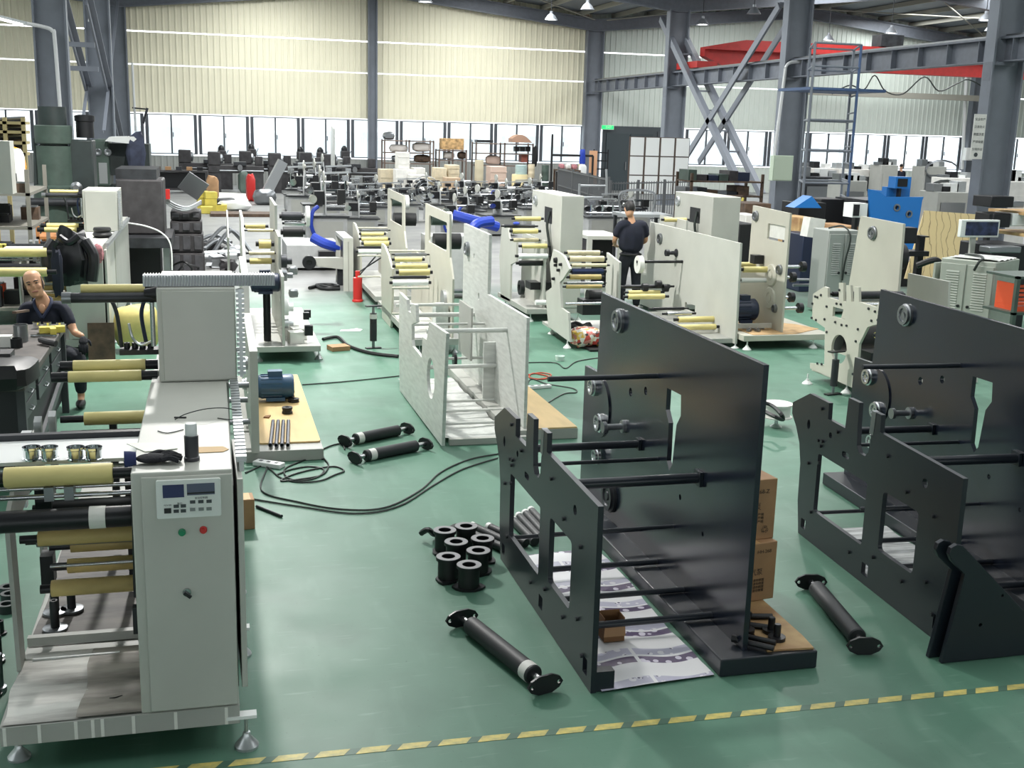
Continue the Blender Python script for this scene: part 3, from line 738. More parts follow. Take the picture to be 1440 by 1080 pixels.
# cabinet and its doors
cb = MB().bb(-.363, .057, 4.875, 6.65, .2222, 1.335).build('control_cabinet', GREY, sa, bevel=.006)
dr_ = MB().bb(-.322, .055, 4.862, 4.8745, .232, 1.318).build('cabinet_door', GREY, cb, bevel=.004)
MB().prism([(.0575, 4.9), (.06, 4.9), (.06, 5.5), (.0575, 5.5)], (), .3, 1.25, 'z').build('cabinet_opening', BLACK, cb)
sd = MB().prism([(.074, 4.885), (.1, 4.885), (.085, 5.55), (.062, 5.55)], (), .3, 1.285, 'z').build('side_door', GREY, cb, bevel=.003)
def P(x, y): return gy(x, y, 4.862)
LP = mat('panel_white', (222, 226, 222), .4)
def rect(mb, a, b, y0, y1): return mb.bb(min(a.x, b.x), max(a.x, b.x), y0, y1, min(a.z, b.z), max(a.z, b.z))
cp = MB().prism(rrect(P(221, 726).x, P(310, 675).x, P(266, 726).z, P(266, 673).z, .008), (), 4.846, 4.8615, 'y').build('control_panel', LP, sa, bevel=.002)
LCD = mat('lcd_blue', (52, 58, 96), .2)
MB().bb(P(229, 690).x, P(259, 690).x, 4.843, 4.8455, P(245, 698).z, P(245, 680).z).build('lcd_display', LCD, cp)
MB().bb(P(263, 690).x, P(302, 690).x, 4.843, 4.8455, P(282, 694).z, P(282, 678).z).build('readout', mat('readout_grey', (86, 92, 112), .3), cp)
MB().bb(P(263, 690).x, P(302, 690).x, 4.841, 4.843, P(282, 692).z, P(282, 690).z).build('readout_bar', BLACK, cp)
KEY = mat('key_dark', (60, 66, 68), .5); KEYG = mat('key_grey', (128, 134, 132), .5)
MB().bb(P(231, 715).x, P(241, 715).x, 4.842, 4.8455, P(236, 720).z, P(236, 713).z).build('mode_key', BLACK, cp)
kk = None
for px, py, m in ((248, 710, KEY), (258, 709.5, KEY), (248, 717, KEY), (258, 716.5, KEY), (271, 704, KEY), (282.5, 703.5, KEY), (294, 703, KEY), (271, 714.5, KEYG), (283, 714, KEYG), (294, 713.5, KEYG)):
    q = P(px, py); MB().bb(q.x-.011, q.x+.011, 4.842, 4.8455, q.z-.007, q.z+.007).build('panel_key', m, cp)
text(cp, '张力', .011, (P(253, 706.5).x, 4.8455, P(253, 706.5).z), FR, KEY); text(cp, '自动控制器', .011, (P(283, 698.5).x, 4.8455, P(283, 698.5).z), FR, KEY)
text(cp, 'POWER', .009, (P(236, 709).x, 4.8455, P(236, 709).z), FR, KEY)
for px, py, m, n in ((256, 748, GREENB, 'green_push_button'), (286, 744.5, RED, 'red_push_button')):
    q = P(px, py); MB().lathe((q.x, 4.8615, q.z), (q.x, 4.838, q.z), [(0, 0), (.016, 0), (.016, .4), (.012, .42), (.012, 1), (0, 1)], 18).build(n, m, sa)
q = P(263, 832); sw = MB().lathe((q.x, 4.8615, q.z), (q.x, 4.848, q.z), [(0, 0), (.018, 0), (.018, 1), (0, 1)], 18).build('selector_switch', STEEL, sa)
MB().bar((q.x-.012, 4.842, q.z+.004), (q.x+.016, 4.842, q.z-.02), .011, .014).build('switch_lever', BLACK, sw)
# tall cabinet behind
tc = MB().bb(-.312, .118, 6.652, 7.44, 1.3355, 1.876).build('tall_cabinet', GREY, sa, bevel=.006)
MB().bb(-.285, .112, 6.643, 6.6515, 1.345, 1.86).build('cabinet_door', GREY, tc, bevel=.003)
MB().bb(-.36, .07, 6.6, 9.2, .2222, 1.334).build('rear_cabinet', GREY2, sa)
# slotted trunking along the edge and up the tall cabinet
def trunking(par, a, b, w, d, n, m, name='slotted_trunking'):
    a = Vector(a); b = Vector(b); L = b-a; o = MB().bar(a, b, w*.5, d).build(name, m, par)
    up = Vector((0, 0, 1)) if abs(L.normalized().z) < .5 else Vector((0, 1, 0))
    mb = MB()
    for k in range(n):
        p = a+L*((k+.5)/n); s = L.normalized()*(L.length/n*.3)
        mb.bar(p-s+up*d*.55, p+s+up*d*.55, w*1.15, d*.5)
    t = mb.build('trunking_teeth', m, o); t['kind'] = 'stuff'
    return o
trunking(sa, (.098, 5.0, 1.31), (.098, 8.9, 1.31), .04, .05, 62, ALU)
trunking(sa, (.145, 6.66, 1.36), (.145, 6.66, 1.87), .04, .05, 18, ALU)
# cable chain across the top
ch = thing('cable_chain', 'grey ribbed cable chain lying across the top of the tall cabinet', 'cable chain', (0, 6.75, 1.877))
MB().bb(-.385, .345, 6.705, 6.785, 1.879, 1.942).build('chain_core', STEELD, ch)
l0 = None
for k in range(46):
    x = -.38+k*.0158
    if l0 is None: l0 = MB().sweep([(x, 6.699, 1.882), (x+.004, 6.699, 1.935), (x+.004, 6.705, 1.944), (x+.004, 6.79, 1.944)], .0035, 5).build('chain_link', ALU, ch)
    else: share(l0, ch, (k*.0158, 0, 0))
# side frame, cross bars
GREYF = GREY2
post = MB().prism([(5.4, .224), (5.53, .224), (5.5, .9), (6.3, .95), (6.3, .3), (6.45, .3), (6.45, 1.15), (5.9, 1.2), (5.35, 1.0)], (), -.955, -.935, 'x').build('side_frame', GREYF, sa)
MB().bb(-.934, -.365, 5.6, 5.64, .255, .3).build('cross_bar', GREY2, sa)
MB().bb(-.9, -.5, 5.5, 5.515, .224, .235).build('white_rail', WHITE, sa)
# dirty paper on the bed; the back cloth also carries painted shade
DIRT = mat('dirty_bed_paper', (236, 235, 229), .6, var=.5, vscale=2.2, col2=(92, 88, 82), bump=.6, bscale=9, stretch=(.6, 3.2, 1))
web(-.945, -.62, 4.875, 5.58, .2235, 26, 10, .003, seed=3).build('bed_paper', DIRT, bed)
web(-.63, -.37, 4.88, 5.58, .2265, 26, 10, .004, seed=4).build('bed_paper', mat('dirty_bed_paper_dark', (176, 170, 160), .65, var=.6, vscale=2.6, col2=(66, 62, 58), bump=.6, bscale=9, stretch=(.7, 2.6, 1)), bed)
web(-.93, -.37, 5.66, 7.6, .2245, 20, 10, .005, seed=6).build('shaded_greasy_cloth', mat('shaded_greasy_cloth', (46, 43, 41), .6, var=.5, vscale=3, col2=(104, 98, 92), bump=.5, bscale=9, stretch=(.7, 2.5, 1)), bed)  # under-shelf shade put into the cloth's dark colour, along with grease
# rollers between side frame and cabinet  (front to back)
roller(sa, -.93, -.47, 5.3, 1.215, .047, PAPERY, .12)
roller(sa, -1.15, -.385, 5.2, 1.04, .05, BLACKM, .02)
MB().tube((-.57, 5.2, 1.04), (-.5, 5.2, 1.04), .0515, .0501, 24).build('paper_label', PAPERW, sa)
roller(sa, -.80, -.385, 5.42, 1.02, .04, BLACK, .04)
roller(sa, -.83, -.385, 5.45, .865, .036, PAPERO, .08)
roller(sa, -.86, -.385, 5.6, .80, .03, STEELD, .05)
roller(sa, -.72, -.385, 5.7, .73, .034, PAPERO, .1)
roller(sa, -.73, -.42, 5.62, .655, .036, PAPERO, .07)
roller(sa, -.79, -.41, 5.48, .60, .04, PAPERO, .05)
for Y, z, r_ in ((5.28, 1.125, .012), (5.33, 1.15, .01), (5.6, 1.16, .012)): rod(sa, -1.15, -.37, Y, z, r_, STEEL, 'guide_rod')
rod(sa, -.8, -.4, 5.55, .685, .008, STEEL, 'guide_rod'); rod(sa, -.8, -.37, 5.75, 1.08, .03, STEELD, 'guide_roller')
for x in (-.745, -.66): MB().bb(x-.02, x+.02, 5.262, 5.35, 1.105, 1.17).build('rod_clamp', STEELD, sa)
MB().bb(-.82, -.75, 5.36, 5.42, .95, 1.2).build('bearing_block', DARKST, sa)
MB().bb(-.86, -.8, 5.65, 5.75, .55, .7).build('bearing_block', BLACKM, sa); MB().bb(-.415, -.37, 5.42, 5.55, .55, .68).build('bearing_block', DARKST, sa)
MB().sweep(curve([(-.385, 5.2, 1.15), (-.38, 5.12, 1.0), (-.385, 5.15, .8), (-.378, 5.2, .55)], 6), .006, 6).build('cable', CABLE, sa)
MB().bb(-.41, -.365, 5.24, 5.29, .44, .57).build('hanging_pendant', DARKST, sa)
# upper shelf with white paper
MB().bb(-1.15, -.375, 5.52, 5.9, 1.205, 1.222).build('shelf_plate', WHITE, sa)
MB().bb(-1.15, -.37, 5.905, 5.95, 1.2, 1.25).build('shelf_rail', NAVYD, sa)
# second roller row, with the grey arms
roller(sa, -.69, -.365, 6.3, 1.225, .036, PAPERY, .12)
roller(sa, -.80, -.365, 5.98, 1.14, .033, PAPERY, .03)
for z, m, rr in ((1.16, BLACKM, .028), (1.10, DARKST, .022), (1.05, BLACK, .03)): roller(sa, -.8, -.365, 6.2, z, rr, m, .03)
for x, Y, z0, z1 in ((-.9, 6.15, .9, 1.28), (-.85, 6.3, .9, 1.27), (-.97, 6.0, .85, 1.22)):
    MB().prism([(Y-.03, z0), (Y+.02, z0), (Y+.02, z1), (Y-.03, z1-.02)], (), x-.018, x+.018, 'x').build('support_arm', ALU, sa)
MB().bar((-.97, 5.9, 1.16), (-.97, 6.25, 1.16), .05, .05).build('support_arm', ALU, sa)
# upper rolls beside the tall cabinet
roller(sa, -.80, -.40, 6.9, 1.392, .033, PAPERY, .07, er=.03); roller(sa, -.82, -.42, 6.82, 1.345, .033, PAPERY, .09, er=.03)
roller(sa, -.74, -.39, 6.95, 1.835, .026, PAPERY, .0); rod(sa, -.84, -.315, 6.9, 1.79, .03, DARKST, 'core_shaft')
MB().tube((-.84, 6.9, 1.79), (-.79, 6.9, 1.79), .034, .031, 20).build('core_collar', STEELD, sa)
MB().lathe((-.39, 6.9, 1.81), (-.315, 6.9, 1.81), [(0, 0), (.03, 0), (.035, .5), (.045, 1), (0, 1)], 16).build('chuck', BLACKM, sa)
MB().cyl((-.35, 6.9, 1.5), (-.35, 6.9, 1.76), .014, n=10).build('air_cylinder', STEEL, sa)
MB().sweep(curve([(-.36, 6.9, 1.53), (-.42, 6.95, 1.5), (-.47, 7.0, 1.53), (-.49, 7.0, 1.62)], 6), .008, 6).build('air_hose', ALU, sa)
MB().sweep(curve([(-.40, 7.05, 1.75), (-.42, 7.05, 1.66), (-.40, 7.05, 1.5)], 6), .012, 8).build('air_hose', NAVYM, sa)
MB().sweep(curve([(-.60, 7.05, 1.78), (-.56, 7.05, 1.68), (-.54, 7.05, 1.47)], 6), .012, 8).build('air_hose', DARKST, sa)
MB().bb(-.55, -.32, 7.0, 7.12, 1.43, 1.46).build('hose_tray', BLACKM, sa)
for k in range(4): MB().tube((-.51+k*.045, 7.06, 1.461), (-.51+k*.045, 7.06, 1.495), .018, .01, 12).build('hose_fitting', BLACKM, sa)
MB().bb(-.5, -.46, 6.3, 6.36, .3, 1.0).build('rear_post', BLACKM, sa); MB().bb(-.62, -.58, 6.9, 6.96, .3, 1.1).build('rear_post', BLACKM, sa)
# loose things on machine A --------------------------------------------------
def ring(label, p):
    o = thing('chrome_ring', label, 'ring', p, 'chrome rings on the white shelf')
    MB().lathe(p, p+Vector((0, 0, .062)), [(.026, 0), (.043, 0), (.043, .12), (.036, .16), (.036, .75), (.041, .82), (.041, 1), (.032, 1), (.030, .4), (.026, .1), (.026, 0)], 30).build('ring_body', CHROME, o)
    return o
for i, px in enumerate((45, 70, 107, 132)):
    ring('chrome flanged ring on the white shelf, %s counted from the picture edge' % ('first', 'second', 'third', 'fourth')[i], Vector((gz(px, 646, 1.2225).x, gz(px, 646, 1.2225).y, 1.2225)))
bo = gz(270, 647, 1.3355); bot = thing('bottle', 'black round bottle with frosted cap standing on the control cabinet', 'bottle', bo)
MB().lathe(bo, bo+Vector((0, 0, .115)), [(0, 0), (.033, 0), (.034, .04), (.034, .13), (.030, .16), (.031, .98), (.028, 1), (0, 1)], 26).build('bottle_body', mat('bottle_black', (52, 52, 58), .3), bot)
MB().lathe(bo+Vector((0, 0, .1152)), bo+Vector((0, 0, .168)), [(0, 0), (.026, 0), (.026, .85), (.023, 1), (0, 1)], 26).build('bottle_cap', mat('frosted_cap', (206, 210, 210), .25), bot)
def glove(label, p, rz):
    o = thing('work_glove', label, 'glove', p); mb = MB(); c, s = cos(rz), sin(rz)
    def T(x, y, z): return (p.x+x*c-y*s, p.y+x*s+y*c, p.z+z)
    mb.ball(T(0, 0, .022), .06, 14, (1.15, .75, .33))
    mb.v = [(x, y, z) for x, y, z in mb.v]
    mb.build('palm', GLOVE, o)
    for k, (dy, L) in enumerate(((-.035, .07), (-.012, .085), (.012, .082), (.034, .065))):
        MB().sweep(curve([T(.04, dy, .022), T(.04+L*.5, dy*1.25, .03), T(.04+L, dy*1.35, .016)], 5), .0125, 8).build('finger', GLOVE, o)
    MB().sweep(curve([T(-.01, .04, .022), T(.03, .075, .026), T(.06, .08, .016)], 5), .013, 8).build('thumb', GLOVE, o)
    MB().lathe(T(-.065, 0, .024), T(-.115, 0, .024), [(.03, 0), (.034, .5), (.036, 1), (.03, 1), (.028, 0)], 16).build('cuff', mat('glove_cuff_blue', (38, 48, 92), .85), o)
    return o
glove('black knitted work glove lying on the front corner of the control cabinet', gz(214, 651, 1.336), R(4))
single('envelope', MB().prism([gz(x, y, 0).xy for x, y in ()] or [(-.06, -.05), (.05, -.05), (.075, -.01), (.05, .04), (-.06, .045)], (), 0, .002, 'z'), mat('kraft_paper', (206, 172, 122), .65), 'tan kraft paper piece lying behind the black bottle', 'paper').location = gz(298, 632, 1.3365)
o = single('folded_chart', MB().prism([(-.11, .06), (-.02, -.09), (.12, -.06), (.1, .03), (-.03, .07)], (), 0, .003, 'z'), mat('pale_chart', (214, 218, 204), .5), 'pale folded paper chart lying at the cabinet corner behind the glove', 'paper'); o.location = gz(212, 628, 1.3365)
single('cable_offcut', MB().sweep(curve([gz(x, y, z) for x, y, z in ((246, 590, 1.34), (262, 582, 1.37), (290, 575, 1.39), (318, 574, 1.37), (338, 580, 1.34), (330, 590, 1.34), (306, 588, 1.34))], 6), .0028, 6), CABLE, 'thin black cable curling over the low cabinet top', 'cable')
single('cable_offcut', MB().sweep(curve([gz(x, y, z) for x, y, z in ((222, 606, 1.339), (236, 609, 1.339), (258, 604, 1.339))], 6), .0028, 6), CABLE, 'short black wire lying behind the bottle and the pale chart', 'cable')
single('pen', MB().cyl(gz(245, 587, 1.34), gz(262, 587, 1.34), .004), BLACK, 'dark pen lying flat on the low cabinet top', 'pen')
# shafts standing on the bed
for px, py, lab in ((78, 885, 'black flanged shaft standing nearest on the dirty machine bed'), (101, 858, 'black flanged shaft standing farther back on the dirty machine bed'), (78, 862, 'black flanged shaft behind the nearest one on the dirty bed')):
    q = gz(px, py, .232); o = thing('flanged_shaft', lab, 'shaft', q)
    MB().lathe(q, q+Vector((0, 0, .015)), [(.0, 0), (.062, 0), (.062, .8), (.056, 1), (0, 1)], 24).build('shaft_flange', STEELD, o)
    MB().lathe(q+Vector((0, 0, .0152)), q+Vector((0, 0, .16)), [(0, 0), (.022, 0), (.022, .93), (.019, 1), (.01, 1), (.01, .9), (0, .9)], 16).build('shaft_post', BLACKM, o)
o = single('scrap_wire', MB().sweep([gz(154, 982, .232), gz(162, 981, .236), gz(172, 978, .232)], .003, 6), BLACK, 'short black wire lying on the dirty paper of the bed', 'wire')
# ---- metal parts heaped beside the machine at the picture edge
rnd = random.Random(3)
for k in range(18):
    px = rnd.uniform(-4, 26); py = rnd.uniform(880, 985)
    q = gz(px, py, .0); x = q.x-.08; y = q.y
    lab = 'dark steel bush in the heap of turned parts beside the dirty bed'
    o = thing('steel_bush', lab, 'bushing', (x, y, 0), 'turned steel parts heaped at the picture edge')
    h = rnd.uniform(.06, .2); zz = .002
    MB().lathe((x, y, zz), (x, y, zz+h), [(.012, 0), (.035, 0), (.035, .12), (.022, .14), (.022, 1), (.012, 1), (.012, 0)], 14).build('bush_body', STEELD if k % 2 else BLACKM, o)
for k, (px, py) in enumerate(((10, 860), (14, 845), (12, 835))):
    q = gz(px, py, 0); single('green_ring', MB().tube(q, q+Vector((0, 0, .05)), .05, .03, 20), MGREEND, 'dark green ring standing on the floor, %s by the side frame' % ('nearest', 'middle', 'farthest')[k], 'ring')
# ================================================================== SECOND FRAME BEHIND IT (motor on plywood)
sb = thing('slitting_machine', 'grey machine frame with plywood board and blue motor beside its plate', 'machine frame', (.3, 11, 0))
MB().bb(.22, .87, 9.46, 12.5, .002, .1).build('bed', GREY2, sb, bevel=.005)
MB().prism([(9.42, .1), (9.42, .965), (11.2, 1.0), (11.4, 1.35), (12.5, 1.4), (12.5, .1)], [circ(10.2, .5, .07), circ(11.2, .6, .06)], .27, .335, 'x').build('side_plate', GREY, sb)
MB().prism([(9.7, .1), (9.7, .7), (11.5, .75), (11.5, .1)], [circ(10.4, .4, .08)], -.3, -.26, 'x').build('side_plate', GREY2, sb)
for Y, z in ((9.8, .6), (10.3, .35), (10.9, .7), (9.7, .3)): rod(sb, -.26, .27, Y, z, .025, STEELD)
for Y, z in ((10.0, .75), (10.5, .45)): bearing(sb, .27, Y, z, .06)
wd = single('plywood_board', MB().prism(rrect(.342, .862, 9.66, 12.4, .03), (), .102, .116, 'z'), WOOD, 'pale plywood board under the blue motor and steel tubes', 'board')
mo = thing('electric_motor', 'blue finned electric motor lying on the plywood board', 'motor', (.56, 11.2, .117)); motor(mo, (.56, 11.2, .117+.15), .36, .115, BLUE)
for k in range(4):
    a = gz(380+k*8.2, 626, .135); b = gz(384+k*7.2, 592, .135)
    o = thing('steel_tube', 'bright steel tube on plywood, %s from the machine plate' % ('first', 'second', 'third', 'fourth')[k], 'tube', ((a.x+b.x)/2, (a.y+b.y)/2, .117), 'steel tubes on the plywood board')
    MB().tube((a.x, a.y, .135), (b.x, b.y, .135), .0165, .012, 16).build('tube_wall', mat('gunmetal', (92, 94, 104), .3, .8), o)
def puck(label, p, r, h, m):
    o = thing('pulley', label, 'pulley', p); MB().lathe(p, p+Vector((0, 0, h)), [(0, 0), (r, 0), (r, .3), (r*.9, .35), (r*.9, .65), (r, .7), (r, 1), (r*.4, 1), (r*.4, .8), (0, .8)], 24).build('pulley_body', m, o)
puck('wide grey pulley disc lying by the blue motor', gz(388, 556, .117), .11, .07, ALU)
puck('black pulley beside the wide grey disc', gz(406, 559, .117), .06, .07, BLACK); puck('flat black disc on the plywood edge by the motor', gz(413, 565, .117), .055, .035, BLACK)
puck('black pulley alone in the middle of the plywood', gz(404, 581, .117), .05, .06, BLACK)
o = single('bracket_scrap', MB().prism([(-.03, -.02), (.02, -.04), (.04, .05), (-.01, .03)], (), 0, .012, 'z'), CARDD, 'small brown scrap lying on the plywood board', 'scrap'); o.location = gz(375, 587, .117)
# cables and power strip on the floor
def cable(label, pts, r=.007, m=CABLE, cat='cable'):
    return single('floor_cable', MB().sweep(curve([gz(x, y, r+.001) for x, y in pts], 7), r, 6), m, label, cat)
cable('black cable looping on the green floor by the white power strip', [(365, 650), (380, 660), (395, 672), (420, 678), (450, 676), (470, 668), (484, 662), (470, 656), (440, 660), (410, 668), (395, 676), (420, 674), (452, 668), (462, 655), (456, 645), (450, 636), (462, 628), (480, 624), (485, 632)])
cable('black cable coiled twice beside the power strip', [(388, 668), (410, 660), (436, 656), (455, 660), (448, 670), (425, 676), (405, 672), (400, 660), (420, 650), (440, 644), (455, 646)])
cable('long black cable running to the white machine frame', [(345, 665), (375, 655), (368, 690), (420, 706), (480, 716), (540, 714), (590, 690), (620, 664), (660, 646), (702, 638)])
cable('second long black cable running toward the dark frame', [(345, 700), (420, 712), (500, 722), (560, 712), (610, 682), (650, 660), (700, 644)])
cable('thin cable crossing the aisle behind the plywood board', [(425, 541), (480, 537), (540, 531), (566, 528)])
ps = thing('power_strip', 'white power strip lying on the floor among black cables', 'power strip', gz(378, 656, 0)); q = gz(378, 656, 0)
MB().box((q.x, q.y, .022), (.09, .26, .04), R(55)).build('strip_body', WHITE, ps, bevel=.006)
for k in range(3): MB().box((q.x+(k-1)*-.06, q.y+(k-1)*.045, .0425), (.03, .03, .002), R(55)).build('socket', KEY, ps)
o = single('broom_handle', MB().cyl(gz(361, 712, .012), gz(396, 726, .012), .012), DARKST, 'dark green rod end lying beside the machine foot', 'rod')
bx = carton('carton', 'small brown carton beside the machine feet under the cabinet', (.175, 7.9, 0), (.11, .16, .22), R(4), [])
# ================================================================== MACHINES OF THE MIDDLE ROWS
def pplate(par, X, px, m, t=.03, holes=(), name='side_plate'):     # a plate in the plane X, outline surveyed in the photo
    pts = [(lambda q: (q.y, max(q.z, .004)))(gx(a, b, X)) for a, b in px]
    return MB().prism(pts, holes, X, X+t, 'x').build(name, m, par)
def proll(par, x0, x1, y, Y, m, r=.033, ends=.06, y1=None, **k):
    a = gy(x0, y, Y); b = gy(x1, y if y1 is None else y1, Y); z = (a.z+b.z)/2
    return roller(par, a.x, b.x, Y, z, r, m, ends, **k)
def prod(par, x0, x1, y, Y, m, r=.012, name='tie_rod', **k):
    a = gy(x0, y, Y); b = gy(x1, y, Y); return rod(par, a.x, b.x, Y, (a.z+b.z)/2, r, m, name)
# ---- white wrapped frame in the aisle
wf = thing('slitting_machine', 'white film covered machine frame standing in the aisle, round holes in its plate', 'machine frame', (2.35, 11, 0))
c = gx(610, 532, 1.95); c2 = gx(581, 468, 1.95)
pplate(wf, 1.92, [(561.5, 411), (572, 421.5), (573, 437), (577.5, 440), (578.5, 427), (584.5, 429), (585.5, 453), (579, 456), (579, 478), (580, 487), (593, 503), (594, 474), (600, 478), (603.5, 452.5), (627.5, 469), (624, 545), (621, 627), (562, 549), (561, 490)], PALE, .03,
       [circ(c.y, c.z, .19, 30)])
MB().prism([(9.85, .08), (9.85, 1.138), (11.4, 1.13), (11.38, 1.746), (12.6, 1.757), (12.6, .08)], [circ(12.05, 1.45, .03, 10), circ(11.8, 1.05, .04, 10)], 2.74, 2.77, 'x').build('tall_side_plate', PALE, wf)
bearing(wf, 2.74, 12.35, 1.5, .08, STEELD)
for px, py, rr in ((713, 464, .024), (667, 442, .026), (655, 428, .018), (682, 455, .014), (697, 514, .022), (680, 503, .014)):
    q = gx(px, py, 2.74); rod(wf, 1.95, 2.74, q.y, q.z, rr, PALE)
for Y, z, r in ((10.2, .08, .015), (10.6, .1, .015), (11.0, .1, .015)): rod(wf, 1.95, 2.74, Y, z, r, PALE)
q = gx(679, 505, 2.74); MB().lathe((2.42, q.y, q.z), (2.45, q.y, q.z), [(0, 0), (.07, 0), (.07, 1), (0, 1)], 20).build('handwheel', BLACKM, wf)
MB().bb(2.55, 2.57, 11.3, 11.9, .45, 1.0).build('inner_plate', GREY2, wf); MB().bb(2.62, 2.739, 11.0, 11.03, .1, .7).build('inner_plate', PALE, wf)
MB().bb(2.02, 2.739, 9.72, 9.78, .004, .06).build('front_sill', GREY2, wf)
MB().bb(2.60, 3.25, 9.79, 12.7, .004, .098).build('bed', GREY2, wf)
fw = web(1.97, 2.58, 9.82, 12.4, .03, 50, 14, .012, seed=8).build('plastic_film', FILM); tag(fw, 'crumpled clear film spread inside the white machine frame', 'film')
wd = single('plywood_board', MB().bb(2.78, 3.245, 9.8, 12.2, .1, .112), WOOD, 'pale plywood board on the bed of the white frame', 'board')
# ---- grey machine behind the plywood board
mb_ = thing('slitting_machine', 'grey machine with navy motor and yellow wrapped rollers, behind the tall cabinet', 'machine', (.8, 14.8, 0))
MB().bb(.42, 1.23, 13.62, 16.6, .13, .2).build('bed', GREY2, mb_, bevel=.006)
MB().prism([(13.65, .201), (13.66, 1.03), (14.2, 1.05), (14.2, 1.45), (14.9, 1.47), (14.9, 1.78), (16.2, 1.8), (16.2, .201)], [circ(15.3, .9, .08), circ(14.1, .7, .03)], .78, .81, 'x').build('tall_side_plate', GREY, mb_)
MB().prism([(13.7, .201), (13.72, .8), (14.4, 1.2), (14.9, 1.62), (15.8, 1.65), (15.8, .201)], [circ(14.6, .6, .1)], .36, .39, 'x').build('side_plate', GREY, mb_)
MB().prism([(15.6, .201), (15.6, 1.3), (16.2, 1.6), (16.5, 1.6), (16.5, .201)], [circ(16.1, .9, .12)], .2, .22, 'x').build('side_plate', GREY2, mb_)
for x0, x1, y, Y, m, r in ((345, 373, 318, 15.2, PAPERY, .035), (364, 381, 343, 15.0, PAPERY, .06), (351, 382, 367, 15.0, PAPERY, .04), (348, 384, 324, 15.0, PAPERC, .02), (350, 386, 356, 14.8, PAPERC, .025), (352, 380, 400, 14.6, STEEL, .035)):
    proll(mb_, x0, x1, y, Y, m, r, .04)
motor(mb_, (.60, 13.9, .93), .34, .11, NAVYM)
MB().cyl((.62, 14.0, .201), (.62, 14.0, .8), .045).build('motor_post', BLACKM, mb_)
for x0, x1, y, Y, m, r in ((398, 426, 326, 15.4, BLACK, .07), (396, 424, 304, 16.0, DARKST, .06), (400, 428, 314, 16.0, STEEL, .03)): proll(mb_, x0, x1, y, Y, m, r, .03)
q = gy(430, 304, 16.0); MB().lathe((q.x, 16, q.z), (q.x+.05, 16, q.z), [(0, 0), (.14, 0), (.14, 1), (0, 1)], 26).build('reel_flange', WHITE, mb_)
for (x, Y, z, r, m) in ((.83, 13.95, .62, .10, WHITE), (.83, 13.95, .42, .06, ALU), (.86, 14.4, .95, .07, STEELD), (.84, 14.2, 1.15, .08, DARKST)):
    MB().lathe((.811, Y, z), (x+.1, Y, z), [(0, 0), (r, 0), (r, .5), (r*.5, .55), (r*.5, 1), (0, 1)], 20).build('gear_hub', m, mb_)
for (x, Y, z, s) in ((1.1, 13.8, .36, .1), (1.08, 13.9, .52, .07), (1.12, 14.2, .5, .08)): MB().box((x, Y, z), (s, s, s*1.2)).build('valve_block', BLACKM, mb_)
for (x, Y, z) in ((.98, 14.6, .7), (1.0, 14.9, .95)): MB().add(*(lambda v: (v.v, v.f))(lump((x, Y, z), (.07, .08, .06), 5, .1, 12, .5))).build('gear_housing', STEELD, mb_)
for x, y in ((.5, 13.75), (1.22, 13.79)): foot(mb_, x, y, .13, ALU, .05)
for i, (x, y) in enumerate(((.95, 13.85), (1.0, 14.1), (.92, 14.35))):
    o = single('parts_box', MB().box((x, y, .201+.07), (.17, .18, .14), R(8)), PAPERW, 'white parts box standing on the bed behind the plywood, %s row' % ('front', 'middle', 'back')[i], 'box')
# ---- pair of open machines with yellow rollers
def open_press(label, dx, dy):
    r = thing('slitting_machine', label, 'machine', (2.7, 15.3, 0)); X = 2.42
    MB().bb(2.42, 3.05, 13.9, 17.2, .12, .2).build('bed', GREY2, r)
    pplate(r, X, [(536, 342), (540, 345), (546, 360), (549, 372), (551, 378), (551, 420), (549, 470), (537, 455), (536, 400)], IVORY, .03)
    MB().prism([(13.95, .201), (13.95, .95), (14.15, 1.2), (14.2, 1.74), (15.9, 1.76), (15.9, 1.0), (17.0, 1.0), (17.0, .201)], [rrect(14.35, 15.6, 1.25, 1.62, .04)], 2.9, 2.925, 'x').build('tall_side_plate', IVORY, r)
    for x0, x1, y, Y, m, rr in ((555, 593, 365, 15.2, PAPERY, .033), (556, 601, 374.5, 14.9, PAPERY, .036), (561, 604, 383, 14.6, PAPERY, .042), (552, 602, 397.5, 14.4, WHITE, .036), (553, 600, 390, 14.5, BLACKM, .02), (555, 600, 358, 15.5, STEELD, .02)): proll(r, x0, x1, y, Y, m, rr, .04)
    for x0, x1, y, Y in ((551, 590, 441, 14.4), (551, 604, 405, 14.3), (547, 600, 353, 16)): prod(r, x0, x1, y, Y, IVORY, .015)
    q = gy(617, 415, 14.2); MB().cyl((2.926, 14.3, .75), (3.15, 14.3, .75), .025).build('drive_shaft', STEELD, r); MB().cyl((3.14, 14.3, .75), (3.2, 14.3, .75), .06).build('drive_pulley', DARKST, r)
    MB().cyl((2.93, 15.6, 1.55), (3.15, 15.6, 1.55), .07).build('reel_shaft', MGREEN, r); MB().lathe((3.15, 15.6, 1.55), (3.21, 15.6, 1.55), [(0, 0), (.12, 0), (.12, 1), (0, 1)], 22).build('reel_flange', WHITE, r)
    MB().cyl((2.93, 15.4, 1.28), (3.3, 15.4, 1.28), .11).build('black_roll', BLACK, r)
    MB().box((2.8, 14.2, .45), (.16, .25, .3)).build('film_bundle', FILM, r)
    MB().lathe((2.86, 14.4, .62), (2.899, 14.4, .62), [(0, 0), (.13, 0), (.13, 1), (0, 1)], 24).build('gear_cover', ALU, r)
    for x, y in ((2.5, 14.0), (2.95, 14.0), (2.5, 17.0)): foot(r, x, y, .12)
    return r
op = open_press('white open machine with yellow wrapped rollers directly behind the white frame', 0, 0)
copy_tree(op, (2.72, 19.0, 0), 0, 'white open machine with yellow rollers, second behind the white frame', skip=('film_bundle',))
